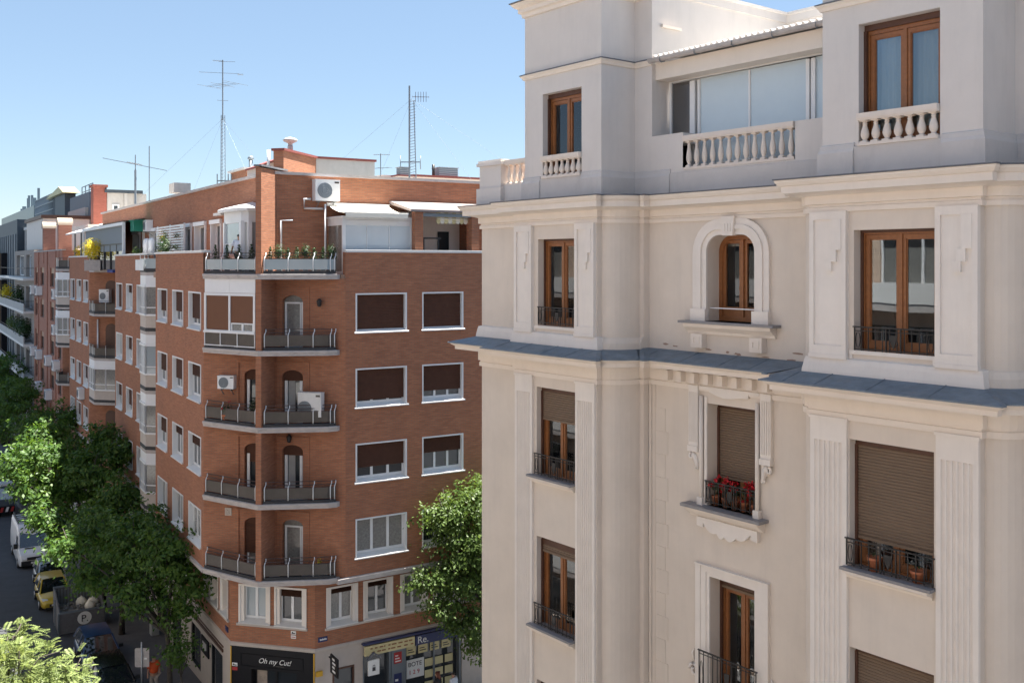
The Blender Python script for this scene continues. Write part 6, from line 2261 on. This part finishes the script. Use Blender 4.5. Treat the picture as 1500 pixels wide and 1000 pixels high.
def car(label, s, o, paint, L=4.2, W=1.74, H_=1.47, name='parked_car', hood=.9, group=None, plate=True):
    """hatchback facing along +x: lofted body, glasshouse with its own panes, roof, wheels, lamps"""
    p = S(s, o, 0)
    t = thing(name, label, 'car', (p.x, p.y, p.z - .125), FAl.ang, group)
    w = W / 2
    zb = .60 * H_
    st = [(-L / 2, .35, .62, .80), (-L / 2 + .1, .22, .72, .92), (-L / 2 + .6, .2, zb, .985), (-L * .1, .19, zb + .01, 1.0), (L * .18, .19, zb, 1.0), (L / 2 - hood, .2, zb - .02, .985), (L / 2 - .42, .21, zb - .13, .95), (L / 2 - .12, .24, zb - .25, .86), (L / 2, .32, zb - .38, .74)]
    rings = []
    for x, z0, z1, k in st:
        h = z1 - z0
        rings.append([(x, -w * k * .9, z0), (x, -w * k, z0 + h * .3), (x, -w * k, z0 + h * .62), (x, -w * k * .95, z0 + h * .9), (x, -w * k * .82, z1), (x, 0, z1 + .035), (x, w * k * .82, z1), (x, w * k * .95, z0 + h * .9), (x, w * k, z0 + h * .62), (x, w * k, z0 + h * .3), (x, w * k * .9, z0)])
    loft(rings).build('body', M[paint], t)
    xr, xf = -L / 2 + .25, L / 2 - hood - .02
    xr1, xf1 = xr + .35, xf - .75
    wt, wb = w * .70, w * .93
    zt = H_
    A = [(xf, -wb, zb - .02), (xf, wb, zb - .02), (xf1, wt, zt - .05), (xf1, -wt, zt - .05)]
    B_ = [(xr, -wb, zb), (xr, wb, zb), (xr1, wt, zt - .06), (xr1, -wt, zt - .06)]
    MB().add(A, [(0, 1, 2, 3)]).build('windscreen', M['car_glass'], t)
    MB().add(B_, [(0, 3, 2, 1)]).build('rear_window', M['car_glass'], t)
    for sg in (-1, 1):
        MB().add([(xr + .02, sg * wb, zb), (xf - .02, sg * wb, zb - .01), (xf1 - .01, sg * wt, zt - .06), (xr1 + .01, sg * wt, zt - .07)], [(0, 1, 2, 3)]).build('side_window', M['car_glass'], t)
        b = MB()
        for (q, r_) in (((xf, sg * wb, zb - .02), (xf1, sg * wt, zt - .05)), ((xr, sg * wb, zb), (xr1, sg * wt, zt - .06)), ((-L * .06, sg * wb * 1.0, zb), (-L * .08, sg * wt * 1.0, zt - .06))):
            MB().bar(q, r_, .075, .06).build('pillar', M[paint], t)
        m_ = MB().box(xf - .35, xf - .22, min(sg * w * .98, sg * (w + .18)), max(sg * w * .98, sg * (w + .18)), zb + .0, zb + .14)
        m_.build('mirror', M['black_plastic'], t)
        for x in (-L / 2 + .78, L / 2 - .82):
            wv = MB()
            wv.tube([(x, sg * (w - .17), .31), (x, sg * (w + .01), .31)], .31, 18)
            wh = wv.build('wheel', M['rubber'], t)
            MB().tube([(x, sg * (w - .0), .31), (x, sg * (w + .022), .31)], .20, 14).build('rim', M['steel'], wh)
        hl = MB().add([(L / 2 - .10, sg * w * .48, zb - .33), (L / 2 - .22, sg * w * .86, zb - .28), (L / 2 - .42, sg * w * .93, zb - .17), (L / 2 - .24, sg * w * .55, zb - .19)], [(0, 1, 2, 3) if sg > 0 else (3, 2, 1, 0)])
        hl.move(Matrix.Translation((.035, 0, .03)))
        hl.build('headlight', M['lamp_clear'], t)
    n = 6
    rr = [[(xr1 + (xf1 - xr1) * k / n, y, zt - .06 + .06 * math.sin(math.pi * (k + .8) / (n + 1.6)) + .035 * (1 - (y / wt) ** 2)) for y in (-wt * 1.03, -wt * .6, 0, wt * .6, wt * 1.03)] for k in range(n + 1)]
    MB().add([p_ for r in rr for p_ in r], [(i * 5 + j, i * 5 + j + 1, (i + 1) * 5 + j + 1, (i + 1) * 5 + j) for i in range(n) for j in range(4)], True).build('roof', M[paint], t)
    MB().box(L / 2 - .06, L / 2 + .02, -w * .45, w * .45, .36, .50).build('grille', M['black_plastic'], t)
    MB().box(L / 2 - .2, L / 2 + .012, -w * .7, w * .7, .22, .33).build('bumper', M['black_plastic'], t)
    if plate:
        MB().box(L / 2 + .02, L / 2 + .028, -.26, .26, .40, .50).build('number_plate', M['pvc'], t)
    t.rotation_euler = (0, 0, FAl.ang)
    return t


car('dark blue hatchback parked behind the black car, in front of the skip', -10.7, 3.55, 'car_blue', 4.1)
car('shiny black car at the front of the parked row, beside the sign post', -5.9, 3.75, 'car_black', 4.3, 1.78, 1.5)
car('yellow small car parked between the skip and the silver hatchback', -22.9, 4.1, 'car_yellow', 3.8, 1.68, 1.55)
car('silver hatchback parked close in front of the white van', -27.0, 3.75, 'car_silver', 3.9, 1.68, 1.5)
car('dark car parked beyond the works truck at the picture edge', -60.5, 4.1, 'car_black', 4.2)

# white van
p = S(-35.0, 4.05, 0)
t = thing('delivery_van', 'tall white delivery van with a black roof rack, parked under the trees', 'van', (p.x, p.y, p.z - .125), FAl.ang)
L, W, H_ = 5.9, 1.98, 2.65
w = W / 2
st = [(-L / 2, .35, 2.5, .97), (-L / 2 + .12, .3, 2.62, 1.0), (L / 2 - 2.2, .3, 2.66, 1.0), (L / 2 - 1.75, .3, 2.52, 1.0), (L / 2 - 1.62, .3, 2.36, 1.0), (L / 2 - 1.0, .3, 1.36, 1.0), (L / 2 - .55, .3, 1.2, .99), (L / 2 - .18, .32, 1.02, .94), (L / 2, .4, .8, .86)]
rings = []
for x, z0, z1, k in st:
    h = z1 - z0
    tp = .86 if z1 > 2 else .9
    rings.append([(x, -w * k * .96, z0), (x, -w * k, z0 + h * .2), (x, -w * k, z0 + h * .5), (x, -w * k * (.5 + tp / 2), z0 + h * .88), (x, -w * k * tp, z1), (x, 0, z1 + .02), (x, w * k * tp, z1), (x, w * k * (.5 + tp / 2), z0 + h * .88), (x, w * k, z0 + h * .5), (x, w * k, z0 + h * .2), (x, w * k * .96, z0)])
loft(rings, smooth=False).build('body', M['van_white'], t)
x0, x1 = L / 2 - .97, L / 2 - 1.6
MB().add([(x0 + .02, -w * .86, 1.36), (x0 + .02, w * .86, 1.36), (x1 + .03, w * .78, 2.28), (x1 + .03, -w * .78, 2.28)], [(0, 1, 2, 3)]).build('windscreen', M['car_glass'], t)
for sg in (-1, 1):
    MB().add([(x0 - .15, sg * (w + .004), 1.3), (x0 - 1.0, sg * (w + .004), 1.3), (x0 - 1.0, sg * (w * .965), 2.05), (x0 - .52, sg * (w * .965), 2.05)], [(0, 1, 2, 3)]).build('side_window', M['car_glass'], t)
    MB().box(x0 - .3, x0 - .12, sg * w if sg > 0 else -w - .22, w + .22 if sg > 0 else -w, 1.3, 1.62).build('mirror', M['black_plastic'], t)
    for x in (-L / 2 + 1.1, L / 2 - 1.0):
        wh = MB().tube([(x, sg * (w - .22), .35), (x, sg * (w + .012), .35)], .35, 18).build('wheel', M['rubber'], t)
        MB().tube([(x, sg * w, .35), (x, sg * (w + .024), .35)], .2, 14).build('rim', M['steel'], wh)
    hl = MB().add([(L / 2 - .06, sg * w * .55, .80), (L / 2 - .16, sg * w * .86, .82), (L / 2 - .5, sg * w * .95, 1.06), (L / 2 - .3, sg * w * .62, 1.02)], [(0, 1, 2, 3) if sg > 0 else (3, 2, 1, 0)])
    hl.move(Matrix.Translation((.05, 0, .03))).build('headlight', M['lamp_clear'], t)
MB().box(L / 2 - .1, L / 2 + .02, -w * .5, w * .5, .72, .9).build('grille', M['black_plastic'], t)
MB().box(L / 2 - .25, L / 2 + .03, -w * .86, w * .86, .36, .68).build('bumper', M['black_plastic'], t)
MB().box(L / 2 + .03, L / 2 + .04, -.26, .26, .48, .6).build('number_plate', M['pvc'], t)
MB().box(L / 2 - .95, L / 2 - .75, -.55, .05, 1.30, 1.34).build('bonnet_vent', M['black_plastic'], t)
b = MB()
for y in (-.8, .8):
    b.bar((-L / 2 + .3, y, 2.82), (L / 2 - 2.3, y, 2.82), .06)
for k in range(6):
    x = -L / 2 + .4 + k * .6
    b.bar((x, -.8, 2.8), (x, .8, 2.8), .05)
    for y in (-.8, .8):
        b.bar((x, y, 2.6), (x, y, 2.82), .05)
b.build('roof_rack', M['black_plastic'], t)
MB().box(-L / 2 + .4, L / 2 - 2.4, -.3, .25, 2.83, 2.88).build('ladder_board', M['panel_grey'], t)

# works truck with striped front, half out of the picture
p = S(-53.8, 4.5, 0)
t = thing('works_truck', 'works truck with white cab roof and red and white warning stripes', 'truck', (p.x, p.y, p.z - .125), FAl.ang)
b = MB().box(-2.5, 1.9, -1.0, 1.0, .5, 1.25)
b.build('chassis', M['black_plastic'], t)
rings = [[(x, -k, z0), (x, -k, z1), (x, k, z1), (x, k, z0)] for x, z0, z1, k in ((-.2, .9, 2.5, .98), (.9, .9, 2.52, .98), (1.35, .9, 2.4, .95), (1.9, .9, 1.5, .95), (2.0, .9, 1.1, .92))]
loft(rings, smooth=False).build('cab', M['dark_slate'], t)
MB().box(-.25, 1.15, -1.0, 1.0, 2.5, 2.66).build('cab_roof', M['van_white'], t)
MB().add([(1.90, -.85, 1.52), (1.90, .85, 1.52), (1.42, .85, 2.34), (1.42, -.85, 2.34)], [(0, 1, 2, 3)]).build('windscreen', M['pane_pale'], t)
bp_ = MB().box(1.95, 2.1, -1.0, 1.0, .45, .95).build('bumper', M['shop_black'], t)
for k in range(5):
    y = -.95 + k * .4
    MB().add([(2.104, y, .5), (2.104, y + .2, .5), (2.104, y + .32, .9), (2.104, y + .12, .9)], [(0, 1, 2, 3)]).build('warning_stripe', M['sign_red'] if k % 2 == 0 else M['sign_white'], bp_)
MB().box(-2.5, -.3, -1.0, 1.0, 1.25, 2.2).build('cargo_box', M['canvas_grey'], t)
for x in (-1.7, 1.2):
    for sg in (-1, 1):
        wh = MB().tube([(x, sg * .75, .4), (x, sg * 1.0, .4)], .4, 16).build('wheel', M['rubber'], t)
        MB().tube([(x, sg * 1.0, .4), (x, sg * 1.012, .4)], .22, 12).build('rim', M['steel'], wh)

# builders' skip with the round badge
p = S(-17.2, 3.45, 0)
t = thing('rubble_skip', 'grey builders skip with a round letter P badge, heaped with rubble and sacks', 'skip', (p.x, p.y, p.z - .125), FAl.ang)
b = MB()
wy, lx = 1.15, 1.15
fh, bh = 1.25, 1.95
def side(y, th):
    b.add([(lx, y, .12), (-lx, y, .12), (-lx - .12, y, bh), (-.55, y, bh), (lx + .1, y, fh), (lx, y + th, .12), (-lx, y + th, .12), (-lx - .12, y + th, bh), (-.55, y + th, bh), (lx + .1, y + th, fh)],
          [(0, 1, 2, 3, 4), (9, 8, 7, 6, 5), (0, 5, 6, 1), (1, 6, 7, 2), (2, 7, 8, 3), (3, 8, 9, 4), (4, 9, 5, 0)])
side(-wy, .06)
side(wy - .06, .06)
b.add([(lx, -wy, .12), (lx, wy, .12), (lx + .1, wy, fh), (lx + .1, -wy, fh), (lx - .06, -wy, .12), (lx - .06, wy, .12), (lx + .04, wy, fh), (lx + .04, -wy, fh)], [(0, 1, 2, 3), (7, 6, 5, 4), (3, 2, 6, 7)])
b.add([(-lx, -wy, .12), (-lx, wy, .12), (-lx - .12, wy, bh), (-lx - .12, -wy, bh), (-lx + .06, -wy, .12), (-lx + .06, wy, .12), (-lx - .06, wy, bh), (-lx - .06, -wy, bh)], [(3, 2, 1, 0), (4, 5, 6, 7), (2, 3, 7, 6)])
b.box(-lx, lx, -wy, wy, .1, .16)
b.build('shell', M['canvas_grey'], t)
b = MB()
for k in range(14):
    y = -wy + .12 + k * .16
    b.bar((-lx + .05, y, .3), (-lx - .05, y, bh - .1), .05)
b.bar((-lx - .1, -wy, bh), (-lx - .1, wy, bh), .09)
b.bar((lx + .08, -wy, fh), (lx + .08, wy, fh), .09)
b.bar((lx, -wy - .03, .2), (lx + .1, -wy - .03, fh), .08)
b.bar((-.2, -wy - .03, .2), (-.2, -wy - .03, 1.6), .08)
b.build('rib', M['galv'], t)
rg = random.Random(9)
b = MB()
for k in range(70):
    x, y = rg.uniform(-lx + .15, lx - .15), rg.uniform(-wy + .15, wy - .15)
    r = rg.uniform(.06, .16)
    z = .85 + .25 * math.cos(x) * math.cos(y) + rg.uniform(-.05, .1)
    b.lathe([(r * .5, -r * .5), (r, 0), (r * .6, r * .5)], (x, y, z), 5, False)
b.box(-lx + .06, lx - .06, -wy + .06, wy - .06, .2, .95)
b.build('rubble', M['kerb'], t)
for (x, y, r) in ((-.2, .75, .3), (.35, .5, .26), (-.55, .2, .28)):
    MB().lathe([(.05, -r), (r, -r * .6), (r * 1.05, 0), (r * .7, r * .6), (r * .2, r * .85), (.03, r)], (x, y, 1.2), 10).build('rubble_sack', M['awning_white'], t)
bd = MB()
tilt = .1 / (fh - .12)
cz = .82
bd.add([(lx + .085 + (math.sin(a) * .36 + cz - .12) * tilt - .07, .1 + math.cos(a) * .36, cz + math.sin(a) * .36) for a in [2 * math.pi * k / 28 for k in range(28)]], [tuple(range(28))])
bo = bd.build('badge', M['sign_white'], t)
cu = bpy.data.curves.new('lettering', 'FONT')
cu.body = 'P.'
cu.size = .52
cu.extrude = .004
cu.materials.append(M['ink'])
tmp = bpy.data.objects.new('lettering', cu)
COL.objects.link(tmp)
me = bpy.data.meshes.new_from_object(tmp.evaluated_get(bpy.context.evaluated_depsgraph_get()))
bpy.data.objects.remove(tmp)
lo = bpy.data.objects.new('lettering', me)
COL.objects.link(lo)
lo.parent = bo
lo.location = (lx + .108, -.08, cz - .18)
lo.rotation_euler = (R(90), 0, R(90))

# ================================================================ street furniture
p = S(-4.35, 2.72, 0)
t = thing('traffic_sign', 'grey back of a rounded traffic sign on a tall galvanised post at the kerb', 'sign', p, FAl.ang + R(58))
MB().tube([(0, 0, 0), (0, 0, 2.5)], .035, 10).build('post', M['steel'], t)
b = MB()
pts = []
for cx_, cz_, a0 in ((.26, 1.44, -90), (.26, 2.16, 0), (-.26, 2.16, 90), (-.26, 1.44, 180)):
    pts += [(cx_ + .06 * math.cos(R(a0 + q * 22.5)), cz_ + .06 * math.sin(R(a0 + q * 22.5))) for q in range(5)]
b.xz_prism(pts, .04, .06)
b.build('sign_plate', M['concrete'], t)
MB().box(.10, .22, .034, .04, 1.72, 1.8).build('sticker', M['sign_white'], t)
p = S(-50, 1.1, 0)
b = MB().lathe([(.09, 0), (.09, .9), (.07, 1.0), (.02, 1.05)], n=10)
tag(b.build('bollard', M['sign_white'], None, p), 'white bollard on the shaded pavement under the far trees', 'bollard')
p = S(-13, .35, 0)
b = MB().box(-.25, .25, -.2, .2, 0, .62).box(-.27, .27, -.22, .22, .62, .67)
tag(b.build('utility_cabinet', M['grey_render'], None, p, FAl.ang), 'small pale utility cabinet against the shop wall behind the corner tree', 'cabinet')

# ================================================================ people
def skin_mesh(name, joints, edges, m, parent, sub=1, root=0):
    me = bpy.data.meshes.new(name)
    me.from_pydata([j[0] for j in joints], edges, [])
    o = bpy.data.objects.new(name, me)
    COL.objects.link(o)
    o.parent = parent
    sk = o.modifiers.new('skin', 'SKIN')
    sk.use_smooth_shade = True
    for i, j in enumerate(joints):
        r = j[1]
        me.skin_vertices[0].data[i].radius = (r, r) if not isinstance(r, tuple) else r
        me.skin_vertices[0].data[i].use_root = (i == root)
    ss = o.modifiers.new('subsurf', 'SUBSURF')
    ss.levels = ss.render_levels = sub
    me.materials.append(m)
    return o


def person(label, loc, ang, shirt, trousers, hair='hair_dark', h=1.72, arms='down', walk=.18, lean=0.0, long_hair=False, group=None):
    """standing or walking figure, facing local +x"""
    t = thing('person', label, 'person', loc, ang, group)
    k = h / 1.72
    g = 1.38
    ln = math.tan(lean)
    P = lambda x, y, z: (x * k + ln * max(z - .9, 0) * k, y * k, z * k)
    hip, chest = P(0, 0, .95), P(.0, 0, 1.34)
    if arms == 'down':
        la, ra = [P(.02, .235, 1.14), P(.10, .27, .90), P(.14, .27, .80)], [P(-.03, -.235, 1.14), P(-.02, -.27, .88), P(.0, -.27, .78)]
    elif arms == 'bag':
        la, ra = [P(.0, .25, 1.14), P(.18, .20, 1.02), P(.25, .13, 1.0)], [P(-.02, -.25, 1.14), P(-.0, -.28, .88), P(.03, -.28, .78)]
    else:
        la, ra = [P(.06, .30, 1.18), P(.22, .40, .98), P(.29, .42, .92)], [P(.06, -.30, 1.18), P(.22, -.40, .98), P(.29, -.42, .92)]
    J = [(hip, .125 * k * g), (P(0, 0, 1.12), .12 * k * g), (chest, .145 * k * g), (P(.01, 0, 1.47), .058 * k), (P(.02, 0, 1.55), .075 * k), (P(.03, 0, 1.63), (.088 * k, .082 * k)), (P(.02, 0, 1.69), .06 * k),
         (P(0, .17, 1.40), .058 * k * g), (la[0], .045 * k), (la[1], .034 * k), (la[2], .03 * k), (P(0, -.17, 1.40), .058 * k * g), (ra[0], .045 * k), (ra[1], .034 * k), (ra[2], .03 * k),
         (P(0, .09, .88), .092 * k), (P(walk * .6, .095, .48), .06 * k), (P(walk * .5, .1, .09), .042 * k), (P(walk * .5 + .15, .11, .035), .036 * k),
         (P(0, -.09, .88), .092 * k), (P(-walk * .2, -.095, .48), .06 * k), (P(-walk, -.1, .1), .042 * k), (P(-walk + .15, -.11, .035), .036 * k)]
    E = [(0, 1), (1, 2), (2, 3), (3, 4), (4, 5), (5, 6), (2, 7), (7, 8), (8, 9), (9, 10), (2, 11), (11, 12), (12, 13), (13, 14), (0, 15), (15, 16), (16, 17), (17, 18), (0, 19), (19, 20), (20, 21), (21, 22)]
    skin_mesh('body', J, E, M['skin'], t, 1)
    mid = lambda a, c, u: tuple(a[i] + (c[i] - a[i]) * u for i in range(3))
    JS = [(P(0, 0, .93), .16 * k * g), (P(0, 0, 1.12), .155 * k * g), (chest, .168 * k * g), (P(0, 0, 1.44), .085 * k), (P(0, .18, 1.40), .085 * k * g), (mid(P(0, .18, 1.4), la[0], .85), .07 * k * g), (P(0, -.18, 1.40), .085 * k * g), (mid(P(0, -.18, 1.4), ra[0], .85), .07 * k * g)]
    skin_mesh('shirt', JS, [(0, 1), (1, 2), (2, 3), (2, 4), (4, 5), (2, 6), (6, 7)], M[shirt], t, 1)
    JT = [(P(0, 0, .96), .145 * k * g), (P(0, .09, .86), .105 * k * 1.2), (P(walk * .6, .095, .48), .074 * k * 1.25), (P(walk * .5, .1, .12), .06 * k * 1.25), (P(0, -.09, .86), .105 * k * 1.2), (P(-walk * .2, -.095, .48), .074 * k * 1.25), (P(-walk, -.1, .13), .06 * k * 1.25)]
    skin_mesh('trousers', JT, [(0, 1), (1, 2), (2, 3), (0, 4), (4, 5), (5, 6)], M[trousers], t, 1)
    JH = [(P(-.02, 0, 1.62), (.098 * k, .095 * k)), (P(-.01, 0, 1.685), (.092 * k, .088 * k)), (P(0, 0, 1.73), .06 * k)]
    EH = [(0, 1), (1, 2)]
    if long_hair:
        JH += [(P(-.07, 0, 1.5), .085 * k), (P(-.09, 0, 1.36), .07 * k)]
        EH += [(0, 3), (3, 4)]
    skin_mesh('hair', JH, EH, M[hair], t, 1)
    b = MB()
    for sg in (-1, 1):
        q = P(.118, .03 * sg, 1.635)
        b.lathe([(.001, -.008), (.011, 0), (.001, .008)], q, 6)
    b.build('eye', M['ink'], t)
    b = MB()
    for sgx, sg in ((walk * .5, 1), (-walk, -1)):
        q = P(sgx + .05, .1 * sg, 0)
        b.box(q[0] - .09, q[0] + .15, q[1] - .048, q[1] + .048, 0, .075)
    b.build('shoe', M['rubber'], t)
    return t


M['shirt_orange'] = mat('shirt_orange', (.62, .085, .018), .8, noise=.05)
M['shirt_white'] = mat('shirt_white', (.72, .74, .80), .8)
M['shirt_lilac'] = mat('shirt_lilac', (.42, .40, .55), .8)
M['trouser_khaki'] = mat('trouser_khaki', (.30, .26, .23), .85)
M['trouser_dark'] = mat('trouser_dark', (.03, .03, .035), .85)
M['hair_red'] = mat('hair_red', (.16, .05, .03), .6)
M['black_cloth'] = mat('black_cloth', (.015, .015, .018), .8)
person('person in a bright orange shirt walking on the pavement beside the parked cars', S(-4.6, 2.15, 0), FAl.ang + R(10), 'shirt_orange', 'trouser_khaki', h=1.7, arms='bag')
person('person in a white shirt seen from behind on the top corner terrace', FC.w(1.62, .05, 18.58), FC.ang + R(100), 'shirt_white', 'trouser_dark', h=1.66, arms='out', walk=.05)
person('person in a pale lilac top and dark trousers far down the shaded pavement', S(-53.5, 1.8, 0), FAl.ang + R(180), 'shirt_lilac', 'trouser_dark', h=1.75)
person('person with long reddish hair and black clothes at the estate agency window', Q(5.0, 1.3, 0), FBl.ang + R(140), 'black_cloth', 'black_cloth', 'hair_red', h=1.68, long_hair=True)
person('person in a white top standing next to the one with reddish hair', Q(5.75, 1.35, 0), FBl.ang + R(120), 'shirt_white', 'trouser_dark', h=1.5)
